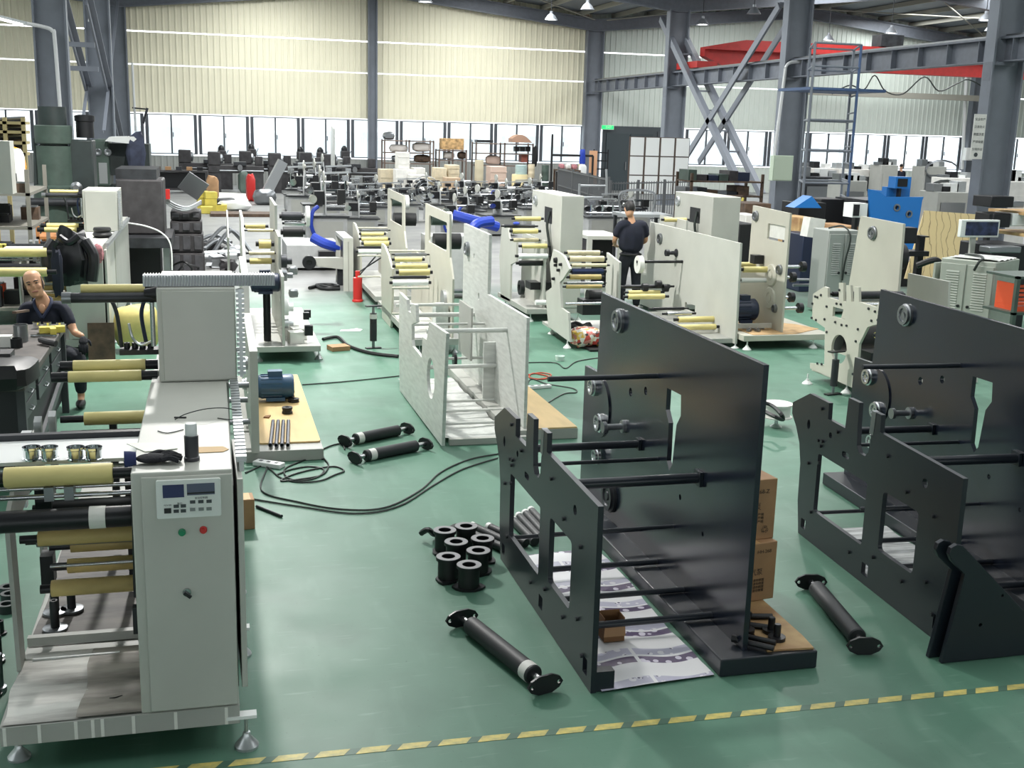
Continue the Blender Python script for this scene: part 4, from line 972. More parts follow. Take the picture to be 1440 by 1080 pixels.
o = single('film_sheet', web(2.44, 2.88, 13.95, 16.8, .203, 40, 10, .01, seed=12), FILM, 'crumpled film lying on the bed of the open machine behind the white frame', 'film')
# ---- machine with the tall cabinet, centre
def cab_machine(label, X, Y0, x0, hole=True, w=.35, d=1.6, h=1.87):
    r = thing('slitting_machine', label, 'machine', (X, Y0, 0))
    c = MB().bb(X, X+w, Y0, Y0+d, .201, h).build('tall_cabinet', GREY, r, bevel=.008)
    MB().bb(X-.004, X-.0005, Y0+.45, Y0+.85, 1.42, 1.66).build('cabinet_opening', BLACK, c)
    MB().bb(X+.012, X+w-.012, Y0-.006, Y0-.0005, 1.05, h-.02).build('cabinet_door', GREY, c); MB().bb(X+.012, X+w-.012, Y0-.006, Y0-.0005, .22, 1.035).build('cabinet_door', GREY, c)
    MB().sweep(curve([(X-.01, Y0+.55, 1.6), (X-.06, Y0+.5, 1.4), (X-.04, Y0+.4, 1.1), (X-.03, Y0+.3, .8)], 6), .022, 8).build('cable', CABLE, r)
    bearing(r, X, Y0+1.35, 1.72, .08, ALU)
    MB().bb(x0, X+w+.05, Y0+.0, Y0+d+.2, .12, .2).build('bed', GREY2, r, bevel=.006)
    for x, y in ((x0+.08, Y0+.06), (X+w, Y0+.06), (x0+.08, Y0+d)): foot(r, x, y, .12, WHITE)
    return r
m1 = cab_machine('grey machine with tall cabinet in the middle, black wheel on its bed', 4.98, 16.2, 4.5)
for x0, x1, y, Y, m, r in ((724, 760, 307.5, 16.7, PAPERY, .035), (709, 752, 318, 16.6, DARKST, .025), (721, 756, 325, 16.5, PAPERY, .038), (722, 757, 337.5, 16.6, PAPERC, .03), (734, 769, 346, 16.3, PAPERY, .036), (729, 770, 360, 16.3, WHITE, .038), (730, 764, 370, 16.4, BLACK, .04)): proll(m1, x0, x1, y, Y, m, r, .05)
pplate(m1, 4.5, [(706, 316), (714, 318), (716, 335), (726, 340), (726, 368), (718, 372), (717, 424), (704, 418), (702, 360)], GREY, .03)
MB().bb(4.78, 4.81, 16.3, 17.6, .201, 1.2).build('side_plate', GREY, m1)
q = gy(734, 405, 16.35); MB().lathe((q.x-.03, 16.4, q.z), (q.x+.03, 16.4, q.z), [(.05, 0), (.11, 0), (.11, 1), (.05, 1), (.05, 0)], 24).build('black_wheel', BLACK, m1)
MB().bb(4.62, 4.95, 16.45, 16.75, .45, .56).build('gearbox', BLACKM, m1); MB().cyl((4.66, 16.3, .28), (4.95, 16.3, .28), .04).build('paper_roll', WHITE, m1)
q = gy(726, 318, 16.55); single('blue_rag', MB().ball((q.x, q.y, q.z+.04), .05, 10, (1.1, .8, .5)), BLUEH, 'blue rag draped over a dark roller of the centre machine', 'rag')
# ---- machine with cream rollers and a bag of scraps
m2 = thing('slitting_machine', 'grey open machine with cream rollers and a bag of colourful scraps below', 'machine', (5.0, 14.7, 0))
pplate(m2, 4.47, [(778, 351), (786, 355), (793, 360), (801, 378), (791, 393), (787, 397), (789, 433), (799, 440), (801, 481), (771, 459), (767, 411), (776, 404), (773, 371)], GREY, .03)
for i, (px, py) in enumerate(((783, 366), (787, 380), (783, 373), (790, 372), (780, 392))): bearing(m2, 4.469, gx(px, py, 4.47).y, gx(px, py, 4.47).z, .022 if i else .04, BLACKM)
pplate(m2, 5.36, [(853, 355), (871, 369), (870, 402), (868, 480), (850, 465)], GREY, .03)
for x0, x1, y, Y, m, r in ((798, 843, 355.5, 14.9, PAPERC, .034), (801, 849, 364, 14.7, PAPERC, .04), (804, 853, 373, 14.6, PAPERC, .024), (804, 848, 381.5, 14.6, mat('blue_roller', (24, 42, 84), .45), .04), (801, 845, 389.5, 14.5, PAPERO, .034), (796, 846, 403, 14.4, PAPERO, .026), (797, 848, 398, 14.8, STEEL, .02)): proll(m2, x0, x1, y, Y, m, r, .045)
prod(m2, 795, 853, 427, 14.3, STEEL, .02)
MB().bb(4.5, 5.36, 14.2, 15.35, .12, .16).build('bed', GREY2, m2); MB().box((4.98, 14.5, .5), (.42, .25, .2)).build('gearbox', BLACKM, m2); MB().cyl((4.9, 14.6, .62), (5.1, 14.6, .62), .09).build('motor', BLACK, m2)
for x, y in ((4.5, 14.14), (4.6, 15.2), (5.3, 14.2)): foot(m2, x, y, .12, WHITE, .055)
hz = gy(818, 458, 14.3)
single('hose_coil', MB().sweep([(hz.x+.17*cos(2*pi*k/24), 14.45+.12*sin(2*pi*k/24), hz.z-.03+.02*sin(k*1.3)) for k in range(24)], .03, 8, True), BLACK, 'black rubber hose coiled inside the machine with cream rollers', 'hose')
def scrap_mat():
    m = bpy.data.materials.new('coloured_scraps'); m.use_nodes = True; nt = m.node_tree; b = nt.nodes['Principled BSDF']
    v = nt.nodes.new('ShaderNodeTexVoronoi'); v.inputs['Scale'].default_value = 22; tc = nt.nodes.new('ShaderNodeTexCoord'); nt.links.new(tc.outputs['Object'], v.inputs['Vector'])
    cr = nt.nodes.new('ShaderNodeValToRGB'); cr.color_ramp.interpolation = 'CONSTANT'
    sp = nt.nodes.new('ShaderNodeSeparateColor'); nt.links.new(v.outputs['Color'], sp.inputs[0]); nt.links.new(sp.outputs[0], cr.inputs[0])
    for i, (p, c) in enumerate(((0, (220, 200, 170)), (.3, (190, 70, 60)), (.45, (226, 220, 212)), (.65, (220, 180, 80)), (.8, (60, 50, 52)), (.9, (200, 130, 120)))):
        e = cr.color_ramp.elements[i] if i < 2 else cr.color_ramp.elements.new(p); e.position = p; e.color = rgb(*c)
    nt.links.new(cr.outputs[0], b.inputs['Base Color']); b.inputs['Roughness'].default_value = .4; return m
SCR = scrap_mat()
q = gz(822, 488, 0); single('scrap_bag', lump((q.x+.02, q.y, .14), (.24, .2, .145), 4), SCR, 'clear bag stuffed with colourful film scraps under the cream rollers', 'bag')
o = single('tray', MB().bb(4.72, 5.2, 13.85, 14.25, .004, .03), BLACK, 'black tray under the bag of colourful scraps', 'tray')
# ---- machine with the long plain plate
m3 = thing('slitting_machine', 'grey machine with long plain side plate behind the dark frame', 'machine', (6.6, 15.4, 0))
MB().prism([(13.87, .06), (13.92, 1.41), (17.2, 1.42), (17.28, .6), (17.62, .57), (17.7, .06)], [rrect(15.25, 15.62, .26, .37, .01)], 6.78, 6.81, 'x').build('long_side_plate', GREY, m3)
bearing(m3, 6.78, 16.72, 1.2, .085, STEELD); MB().lathe((6.6, 16.05, 1.05), (6.78, 16.05, 1.05), [(0, 0), (.05, 0), (.05, .3), (.03, .35), (.03, .85), (.06, .9), (.06, 1)], 16).build('stub_shaft', DARKST, m3)
q = gx(960, 368, 6.78); rod(m3, 6.05, 6.78, q.y, q.z, .022, BLACKM); MB().lathe((6.06, q.y, q.z-.04), (6.13, q.y, q.z-.04), [(.03, 0), (.13, 0), (.13, 1), (.03, 1), (.03, 0)], 24).build('paper_reel', PAPERW, m3)
for x0, x1, y, Y, m, r in ((883, 934, 417, 15.6, PAPERY, .04), (884, 928, 411, 15.9, PAPERY, .03), (878, 942, 403, 16, DARKST, .03), (954, 1012, 449, 14.6, PAPERY, .042), (950, 1006, 460, 14.4, PAPERY, .04), (938, 972, 441, 14.7, STEEL, .03), (918, 962, 434, 14.9, BLACKM, .022)): proll(m3, x0, x1, y, Y, m, r, .07)
for px, py, Y in ((906, 404, 15.9), (925, 400, 15.9), (935, 405, 15.9)): q = gy(px, py, Y); MB().lathe((q.x-.03, Y, q.z), (q.x+.05, Y, q.z), [(0, 0), (.06, 0), (.06, 1), (0, 1)], 16).build('black_wheel', BLACKM, m3)
MB().bb(5.98, 6.78, 13.95, 16.3, .06, .12).build('bed', GREY2, m3)
for x, y in ((6.8, 13.9), (6.0, 14.0), (6.8, 17.5)): foot(m3, x, y, .06, WHITE, .055)
# ---- machine with the two round covers
m4 = thing('slitting_machine', 'grey machine with two round covers and white sheet in its tall plate', 'machine', (7.4, 14.5, 0))
MB().prism([(13.89, .201), (13.9, 1.81), (15.0, 1.84), (15.02, 1.0), (15.35, .98), (15.35, .201)], [rrect(14.0, 14.5, 1.41, 1.63, .02)], 7.46, 7.49, 'x').build('tall_side_plate', IVORY, m4)
MB().bb(7.4905, 7.495, 13.98, 14.52, 1.44, 1.66).build('white_sheet', PAPERW, m4)
for Y, z in ((14.28, .935), (14.27, .62)):
    MB().lathe((7.435, Y, z), (7.46, Y, z), [(0, 0), (.05, 0), (.05, .4), (.08, .4), (.08, 0), (.14, 0), (.155, .5), (.155, 1)], 30).build('round_cover', IVORY, m4)
for Y, z, r in ((14.87, 1.7, .075), (14.05, 1.04, .07), (14.1, .5, .06)): bearing(m4, 7.46, Y, z, r, STEELD)
for px, py in ((1126, 375), (1122, 433), (1110, 418), (1112, 390)):
    q = gx(px, py, 7.7); MB().cyl((7.491, q.y, q.z), (7.7, q.y, q.z), .022).build('drive_shaft', STEEL, m4); MB().lathe((7.7, q.y, q.z), (7.76, q.y, q.z), [(0, 0), (.07, 0), (.07, 1), (0, 1)], 18).build('drive_pulley', BLACKM, m4)
for x0, x1, y, Y, m, r in ((1045, 1085, 379, 14.4, PAPERY, .042), (1038, 1065, 372, 14.8, PAPERY, .035), (1042, 1084, 394, 14.4, WHITE, .034)): proll(m4, x0, x1, y, Y, m, r, .06)
MB().box((7.38, 14.6, 1.12), (.14, .14, .12)).build('knife_block', BLACKM, m4)
motor(m4, (7.1, 14.35, .45), .36, .15, NAVYM); MB().bb(6.85, 7.4, 14.05, 14.1, .24, .3).build('motor_rail', GREY2, m4)
MB().bb(6.83, 8.13, 13.72, 15.5, .12, .2).build('bed', IVORY, m4, bevel=.005); MB().prism([(6.98, 13.74), (7.6, 13.75), (8.15, 14.1), (8.0, 14.5), (7.5, 14.9), (6.9, 14.5)], (), .2015, .207, 'z').build('brown_paper', mat('brown_paper', (196, 162, 116), .7, var=.15), m4)
MB().prism([(15.0, .201), (15.0, 1.05), (15.7, 1.08), (15.7, .201)], (), 7.0, 7.03, 'x').build('side_plate', IVORY, m4)
for x, y in ((6.9, 13.75), (7.9, 13.78), (8.0, 15.0), (7.4, 15.4)): foot(m4, x, y, .12, WHITE, .06)
for k in range(5): q = gz(1047+k*6, 462+(k % 2)*4, .21); single('metal_fitting', MB().box((q.x, q.y, .225), (.07, .05, .03), k*.7).cyl((q.x, q.y, .24), (q.x+.03, q.y+.05, .25), .014), STEELD, 'small metal fitting on the brown paper by the navy motor, %s from the near side' % ('first', 'second', 'third', 'fourth', 'last')[k], 'fitting', 'fittings on the brown paper bed')
m5 = cab_machine('grey machine with cabinet behind the long plain plate', 7.5, 16.45, 6.85, w=.47, d=1.5)
proll(m5, 934, 965, 309, 16.9, PAPERY, .035, .05); MB().bb(7.1, 7.13, 16.5, 17.6, .201, 1.5).build('side_plate', GREY, m5); MB().bb(6.86, 6.89, 16.6, 17.6, .201, 1.2).build('side_plate', GREY, m5)
# ---- cream plate machine on the right
m6 = thing('slitting_machine', 'cream machine with many holes and big round opening in its plate, right of the aisle', 'machine', (7.3, 11.6, 0))
c = gx(1183, 491, 6.85); h0 = gx(1175, 431, 6.85); h1 = gx(1191, 450, 6.85)
pplate(m6, 6.82, [(1143.5, 413), (1159, 403), (1164, 405), (1164, 418), (1179.6, 422.6), (1179.6, 397.6), (1186, 397.6), (1186, 423.5), (1190, 425), (1190, 401), (1196, 401), (1197, 424), (1201, 425), (1201, 403), (1207.4, 404), (1208, 424.5), (1232, 432), (1237, 424.5), (1243.5, 428), (1240, 454), (1220, 459.6), (1208, 483.7), (1203, 547.6), (1139, 518), (1139, 510.6), (1159, 513), (1160, 461), (1141.7, 448.5)], IVORY, .03,
       [circ(c.y, c.z, .165, 30), [(h1.y, h1.z), (h0.y, h1.z), (h0.y, h0.z), (h1.y, h0.z)]])
bolts(m6.children[0] if m6.children else kids(m6)[0], [(6.82, gx(px, py, 6.82).y, gx(px, py, 6.82).z) for px, py in ((1147, 417), (1150, 418), (1155, 415), (1163, 431), (1143, 427), (1142, 447), (1148, 450), (1160, 449), (1175, 453), (1184, 457), (1191, 458), (1207, 463), (1204, 480), (1200, 526), (1222, 434), (1231, 438), (1226, 451), (1235, 450), (1163, 467), (1150, 511), (1156, 512), (1181, 408), (1183, 428), (1177, 427))], .014, DARKST)
MB().prism([(11.5, .12), (11.65, .95), (11.68, 1.86), (12.6, 1.88), (12.75, .8), (13.0, .12)], (), 7.72, 7.75, 'x').build('tall_side_plate', IVORY, m6)
bearing(m6, 7.72, 12.28, 1.7, .085, STEELD)
for Y, z, r, m in ((11.5, 1.06, .045, DARKST), (11.2, 1.0, .025, STEEL), (11.0, .92, .03, PAPERY), (10.75, .74, .035, PAPERY), (11.7, 1.05, .03, BLACKM), (11.9, .95, .03, STEELD)): roller(m6, 6.9, 7.68, Y, z, r, m, .03)
MB().bb(6.86, 7.9, 10.95, 11.95, .1, .16).build('bed', IVORY, m6); MB().cyl((6.95, 11.6, .55), (7.5, 11.6, .55), .15).build('black_roll', BLACK, m6); MB().box((7.2, 11.1, .35), (.4, .3, .3)).build('gearbox', BLACKM, m6)
MB().prism([(10.3, .1), (10.35, .62), (10.8, .75), (10.8, .1)], (), 7.72, 7.75, 'x').build('side_plate', GREY2, m6)
MB().lathe((7.752, 12.0, 1.45), (7.95, 12.0, 1.45), [(0, 0), (.16, 0), (.16, 1), (0, 1)], 24).build('black_reel', BLACK, m6)
for px, py in ((1190, 553), (1135, 540)):
    q = gz(px, py); foot(m6, q.x, q.y, .12, WHITE, .06)
# shock absorber like rollers standing upright
def upright(label, p, h, r=.045, m=RUBB, band=True):
    o = thing('upright_roller', label, 'roller', (p.x, p.y, 0)); z0 = .1
    MB().box((p.x, p.y, .008), (.2, .07, .015), R(12)).build('end_flange', BLACKM, o); MB().cyl((p.x, p.y, .0155), (p.x, p.y, z0), r*.4).build('roller_shaft', STEELD, o)
    MB().cyl((p.x, p.y, z0+.0005), (p.x, p.y, h-.1), r, n=18).build('rubber_sleeve', m, o); MB().cyl((p.x, p.y, h-.0995), (p.x, p.y, h-.016), r*.4).build('roller_shaft', STEELD, o); MB().box((p.x, p.y, h-.008), (.2, .07, .015), R(12)).build('end_flange', BLACKM, o)
    if band: MB().tube((p.x, p.y, h-.17), (p.x, p.y, h-.11), r*1.03, r*1.003, 18).build('paper_label', PAPERW, o)
    return o
q = gz(525, 490); upright('black rubber roller standing upright beside the open machine', q, .56)
q = gz(1171, 555); upright('black rubber roller standing upright before the cream plate machine', q, .5, .04, band=False)
jk = thing('lifting_jack', 'red bottle jack standing in the aisle', 'jack', gz(503, 424)); q = gz(503, 424)
MB().lathe(q, q+Vector((0, 0, .5)), [(0, 0), (.09, 0), (.09, .05), (.075, .08), (.075, .78), (.04, .8), (.04, 1), (0, 1)], 18).build('jack_body', RED, jk)
for k in range(2): MB().cyl(q+Vector((.02, 0, .42+.06*k)), q+Vector((.5, .1, .95-.18*k)), .012).build('jack_handle', DARKST, jk)
o = single('flat_carton', MB().box((gz(476, 492).x, gz(476, 492).y, .03), (.24, .2, .055), R(15)), CARD, 'flat brown carton lying in the aisle beside the black strap', 'box')
cable('broad black belt lying in the aisle behind the flat carton', [(454, 477), (475, 474), (490, 486), (520, 496), (560, 501)], .022, BLACK, 'belt')
cable('black cable bundle lying in the far aisle', [(435, 405), (448, 402), (462, 404), (476, 403), (466, 400), (445, 401), (455, 406), (478, 406)], .03, BLACK)
o = single('paper_scrap', MB().prism([(-.16, -.1), (.12, -.12), (.17, .02), (.1, .12), (-.02, .03), (-.13, .02)], (), 0, .003, 'z'), mat('pale_green_paper', (206, 222, 214), .6), 'pale green paper scrap lying in the aisle', 'paper'); o.location = gz(493, 464, .001)
o = single('paper_cup', MB().lathe((0, 0, 0), (0, 0, .06), [(0, 0), (.05, 0), (.06, 1), (.055, 1), (.045, .1), (0, .1)], 14), mat('pale_green_paper', (206, 222, 214), .6), 'pale green cup standing on the floor before the cream rollers', 'cup'); o.location = gz(787, 507, .001)
cable('black cable crossing the floor behind the dark frame', [(735, 510), (780, 510), (795, 518), (812, 508), (850, 502)]); cable('black cable looping off the second power strip', [(750, 580), (790, 555), (810, 552), (805, 546), (770, 540), (745, 534), (740, 560)])
cable('orange cable coil lying beside the white frame', [(742, 527), (760, 524), (775, 527), (765, 533), (745, 531), (750, 525), (772, 530), (752, 534)], .008, CABLER)
ps = thing('power_strip', 'grey power strip lying at the plywood of the white frame', 'power strip', gz(758, 546)); q = gz(758, 546); MB().box((q.x, q.y, .018), (.28, .07, .034), R(10)).build('strip_body', WHITE, ps, bevel=.005)
for k in range(3): MB().box((q.x+(k-1)*.08, q.y+(k-1)*.012, .0355), (.035, .03, .002), R(10)).build('socket', KEY, ps)
# reel on a stand, right of the dark plate
rs = thing('cable_reel', 'white reel on a small stand between the dark frames', 'reel', gz(1091, 592)); q = gz(1091, 600)
MB().lathe((q.x, q.y, .1), (q.x, q.y, .24), [(0, 0), (.15, 0), (.15, .08), (.13, .1), (.13, .85), (.15, .88), (.15, 1), (.02, 1), (0, .98)], 30).build('reel_drum', WHITEC, rs)
MB().lathe((q.x, q.y, .002), (q.x, q.y, .0995), [(0, 0), (.06, 0), (.02, .3), (.02, 1), (0, 1)], 14).build('reel_stand', ALU, rs)
single('rubber_strap', MB().sweep(curve([gz(x, y, z) for x, y, z in ((1071, 566, .3), (1085, 570, .28), (1098, 582, .26), (1101, 590, .2), (1090, 586, .25), (1072, 577, .26))], 6), .02, 6), BLACK, 'black rubber strap draped over the white reel', 'strap')
# ================================================================== PEOPLE
def skin_mesh(verts, edges, root=0, sub=1):       # verts: (point, radius)
    me = bpy.data.meshes.new('tmp'); me.from_pydata([tuple(v[0]) for v in verts], edges, [])
    o = bpy.data.objects.new('tmp', me); COL.objects.link(o)
    m = o.modifiers.new('skin', 'SKIN'); m.use_smooth_shade = True
    lay = me.skin_vertices[0].data if me.skin_vertices else None
    if lay is None:
        bpy.context.view_layer.objects.active = o; me.attributes.new('skin', 'FLOAT', 'POINT')
    for i, v in enumerate(verts):
        r = v[1]; me.skin_vertices[0].data[i].radius = (r, r) if not isinstance(r, tuple) else r
        me.skin_vertices[0].data[i].use_root = (i == root)
    s = o.modifiers.new('sub', 'SUBSURF'); s.levels = sub; s.render_levels = sub
    ev = o.evaluated_get(bpy.context.evaluated_depsgraph_get()); r = bpy.data.meshes.new_from_object(ev)
    out = ([tuple(v.co) for v in r.vertices], [tuple(p.vertices) for p in r.polygons])
    bpy.data.objects.remove(o); bpy.data.meshes.remove(me); bpy.data.meshes.remove(r)
    return out
def chain(pts): return pts, [(i, i+1) for i in range(len(pts)-1)]
def limbs(*chains):
    mb = MB()
    for pts in chains: v, f = skin_mesh(*chain(pts)); mb.add(v, f)
    return mb
def fuse(o, vox):
    m = o.modifiers.new('one_surface', 'REMESH'); m.mode = 'VOXEL'; m.voxel_size = vox; m.use_smooth_shade = True
    s = o.modifiers.new('soft', 'SMOOTH'); s.factor = .5; s.iterations = 3
def head_mb(c, M, hairless=True):
    mb = MB(); V = lambda x, y, z: tuple(Vector(c)+M @ Vector((x, y, z)))
    prof = [(.0, -.125), (.035, -.122), (.052, -.105), (.062, -.075), (.072, -.03), (.078, .02), (.077, .06), (.064, .095), (.036, .117), (0, .123)]
    o = len(mb.v); mb.lathe((0, 0, 0), (0, 0, 1), prof, 20)
    mb.v = [V(x*(1.0), y*1.22-(.012 if z < -.06 and y < 0 else 0), z) for x, y, z in mb.v]
    mb.add(*(lambda t: ([V(*p) for p in t.v], t.f))(MB().ball((0, -.097, -.018), .016, 8, (.85, 1.1, 1.5))))     # nose
    mb.add(*(lambda t: ([V(*p) for p in t.v], t.f))(MB().ball((0, -.092, .024), .04, 10, (1.3, .35, .3))))       # brow
    mb.add(*(lambda t: ([V(*p) for p in t.v], t.f))(MB().ball((0, -.086, -.064), .02, 8, (1.2, .5, .35))))       # lips
    mb.add(*(lambda t: ([V(*p) for p in t.v], t.f))(MB().ball((0, -.08, -.105), .02, 8, (1.1, .6, .6))))         # chin
    for s in (-1, 1):
        mb.add(*(lambda t: ([V(*p) for p in t.v], t.f))(MB().ball((s*.079, .008, -.008), .03, 8, (.28, .6, 1.05))))
        mb.add(*(lambda t: ([V(*p) for p in t.v], t.f))(MB().ball((s*.04, -.07, -.03), .026, 8, (1, .6, .8))))   # cheeks
    return mb, V
def face(par, V):
    EYE = mat('eye_dark', (30, 24, 22), .3); LIP = mat('lip', (158, 96, 84), .5)
    for s in (-1, 1):
        t = MB().ball((s*.031, -.088, .006), .012, 8, (1.2, .5, .42)); t.v = [V(*p) for p in t.v]; t.build('eye', EYE, par)
        t = MB().sweep([(s*.014, -.102, .024), (s*.03, -.104, .030), (s*.05, -.092, .025)], .0045, 5); t.v = [V(*p) for p in t.v]; t.build('eyebrow', HAIR, par)
    t = MB().sweep([(-.024, -.093, -.066), (0, -.1, -.063), (.024, -.093, -.066)], .0055, 5); t.v = [V(*p) for p in t.v]; t.build('mouth', LIP, par)
def glove_on(par, wrist, d, side, m, curl=.5, s=1.0):       # a gloved hand: palm, four fingers, thumb
    d = Vector(d).normalized(); up = Vector((0, 0, 1)); sd = d.cross(up).normalized()*side; dn = sd.cross(d).normalized()
    if dn.z > 0: dn = -dn
    w = Vector(wrist); chains = [[(w, .03*s), (w+d*.045*s, (.042*s, .024*s)), (w+d*.095*s, (.044*s, .02*s))]]
    for k, L in enumerate((.066, .078, .072, .056)):
        b = w+d*.085*s+sd*((k-1.5)*.021*s)
        p1 = b+d*L*.5*s+dn*L*.12*s; p2 = p1+d*L*.35*s+dn*L*(.4*curl)*s; p3 = p2+d*L*.12*s+dn*L*.4*s
        chains.append([(b, .0115*s), (p1, .0105*s), (p2, .0095*s), (p3, .008*s)])
    b = w+d*.03*s+sd*(-.03*s); chains.append([(b, .014*s), (b+d*.03*s-sd*.025*s+dn*.008*s, .0125*s), (b+d*.062*s-sd*.03*s+dn*.025*s, .0095*s)])
    o = limbs(*chains).build('glove', m, par); fuse(o, .006); return o
# ---- man sitting behind the work bench
g = lambda x, y, Y=12.0: gy(x, y, Y)
ps_ = thing('person', 'bald man in navy polo shirt sitting behind the work bench, gloved hand on knee', 'person', (g(62, 480).x, 12.0, 0))
hc = g(47.5, 399, 11.93); M = Matrix.Rotation(R(4), 3, 'Z') @ Matrix.Rotation(R(-13), 3, 'Y') @ Matrix.Rotation(R(-4), 3, 'X')
mbh, V = head_mb(hc, M*1.1)
nk = g(60, 420, 12.02); shl = g(34, 431, 12.03); shr = g(89, 430, 12.0); pel = Vector((g(66, 486).x, 12.1, .50)); chest = g(62, 446, 12.04)
elr = g(105, 468, 11.88); har = g(117, 473, 11.72); ell = g(28, 466, 11.98); hal = g(47, 478, 11.8)
knr = Vector((-1.29, 11.66, .52)); knl = Vector((-1.75, 11.62, .5)); anr = Vector((-1.30, 11.72, .09)); anl = Vector((-1.76, 11.7, .09))
arms = lambda a: limbs([(chest+Vector((0, 0, .06)), a*.07), (shr, a*.062), (shr.lerp(elr, .5), a*.05), (elr, a*.042), (elr.lerp(har, .5), a*.037), (har, a*.028)],
                       [(chest+Vector((0, 0, .06)), a*.07), (shl, a*.062), (shl.lerp(ell, .5), a*.05), (ell, a*.042), (ell.lerp(hal, .5), a*.037), (hal, a*.028)],
                       [(pel, (a*.15, a*.1)), (pel.lerp(chest, .5), (a*.14, a*.1)), (chest, (a*.16, a*.1)), (nk-Vector((0, 0, .03)), a*.085), (nk, a*.066), (nk.lerp(hc, .6), a*.06)],
                       [(pel, a*.1), (knr, a*.068), (knr.lerp(anr, .4), a*.055), (anr, a*.038), (anr+Vector((.0, -.14, -.055)), a*.032)],
                       [(pel, a*.1), (knl, a*.068), (knl.lerp(anl, .4), a*.055), (anl, a*.038), (anl+Vector((.0, -.14, -.055)), a*.032)])
bm = arms(1.0); bm.add(mbh.v, mbh.f); body = bm.build('body', SKIN, ps_); fuse(body, .011)
face(body, V)
t = MB().ball((0, .035, .0), .088, 14, (.93, 1.0, .95)); t.v = [V(x, y, z) for x, y, z in t.v if True]
hm = MB(); hm.lathe((0, 0, -.06), (0, 0, .055), [(.074, 0), (.083, .3), (.083, .7), (.076, 1), (.06, 1)], 18); keep = [i for i, p in enumerate(hm.v) if p[1] > -.03]
ix = {i: k for k, i in enumerate(keep)}; hm.f = [tuple(ix[i] for i in f) for f in hm.f if all(i in ix for i in f)]; hm.v = [V(hm.v[i][0]*1.0, hm.v[i][1]*1.24, hm.v[i][2]) for i in keep]; hm.build('hair', mat('short_grey_hair', (70, 58, 52), .7), body)
sl = lambda p, q: p.lerp(q, .82)
sh = limbs([(chest+Vector((0, 0, .07)), .09), (shr, .078), (shr.lerp(elr, .45), .068), (sl(shr, elr), .06)], [(chest+Vector((0, 0, .07)), .09), (shl, .078), (shl.lerp(ell, .45), .068), (sl(shl, ell), .06)],
           [(pel-Vector((0, 0, .02)), (.22, .15)), (pel.lerp(chest, .5), (.21, .15)), (chest, (.22, .14)), (chest.lerp(nk, .62), (.15, .095))]).build('shirt', SHIRT, ps_); fuse(sh, .014)
cl = MB(); cn = chest.lerp(nk, .72)
cl.sweep(curve([cn+Vector((.0, -.13, -.12)), cn+Vector((-.07, -.075, .0)), cn+Vector((-.06, .02, .05)), cn+Vector((.06, .03, .055)), cn+Vector((.08, -.07, .005)), cn+Vector((.005, -.132, -.12))], 6), .016, 8).build('collar', mat('collar_navy', (34, 42, 66), .85), sh)
vn = MB().ball(cn+Vector((0, -.086, -.035)), .045, 10, (.75, .55, 1.1)).build('neck_opening', SKIN, sh)
tr = limbs([(pel, .125), (pel.lerp(knr, .5), .098), (knr, .082), (knr.lerp(anr, .5), .07), (anr+Vector((0, 0, .03)), .06)], [(pel, .125), (pel.lerp(knl, .5), .098), (knl, .082), (knl.lerp(anl, .5), .07), (anl+Vector((0, 0, .03)), .06)]).build('trousers', JEANS, ps_); fuse(tr, .014)
for a in (anr, anl): MB().ball((a.x, a.y-.07, .045), .05, 12, (.95, 2.6, .85)).build('shoe', BLACK, ps_)
glove_on(ps_, har, (knr+Vector((.05, -.12, .02)))-har, 1, GLOVE, .6, 1.15); glove_on(ps_, hal, Vector((.5, -.8, -.2)), -1, GLOVE, .5)
st_ = thing('stool', 'low round stool under the seated man', 'stool', (pel.x, 12.1, 0))
MB().lathe((pel.x, 12.1, .32), (pel.x, 12.1, .37), [(0, 0), (.16, 0), (.17, .5), (.16, 1), (0, 1)], 20).build('seat', BLACK, st_)
for k in range(4): c_, s_ = cos(k*pi/2+.7), sin(k*pi/2+.7); MB().cyl((pel.x+.17*c_, 12.1+.17*s_, 0), (pel.x+.1*c_, 12.1+.1*s_, .3195), .014, n=8).build('leg', DARKST, st_)
# ---- man standing with his back turned
Yw = 16.95
wk = thing('person', 'man in navy tee shirt and jeans standing with his back turned, head bowed', 'person', (gy(887, 380, Yw).x, Yw, 0))
X0 = gy(888, 340, Yw).x; hd = Vector((X0-.06, Yw-.0, 1.635)); M = Matrix.Rotation(R(172), 3, 'Z') @ Matrix.Rotation(R(30), 3, 'X')
mbh, V = head_mb(hd, M); pel = Vector((X0, Yw+.02, .96)); chest = Vector((X0+.0, Yw-.0, 1.27)); nk = Vector((X0-.02, Yw-.01, 1.47))
L_ = lambda s: (Vector((X0+s*.2, Yw+.0, 1.405)), Vector((X0+s*.265, Yw+.06, 1.13)), Vector((X0+s*.16, Yw+.3, 1.04)))
(s1, e1, h1_), (s2, e2, h2_) = L_(-1), L_(1)
legs = [[(pel, .11), (Vector((X0+s*.1, Yw+.02, .85)), .095), (Vector((X0+s*.12, Yw+.04, .5)), .065), (Vector((X0+s*.13, Yw+.0, .3)), .058), (Vector((X0+s*.13, Yw+.0, .09)), .04), (Vector((X0+s*.14, Yw+.16, .035)), .032)] for s in (-1, 1)]
bm = limbs([(pel, (.15, .1)), (pel.lerp(chest, .5), (.14, .1)), (chest, (.17, .11)), (nk-Vector((0, 0, .05)), .085), (nk, .056), (nk.lerp(hd, .6), .052)],
           *[[(chest+Vector((0, 0, .08)), .08), (s, .065), (s.lerp(e, .5), .052), (e, .042), (e.lerp(h, .5), .038), (h, .028)] for s, e, h in ((s1, e1, h1_), (s2, e2, h2_))], *legs)
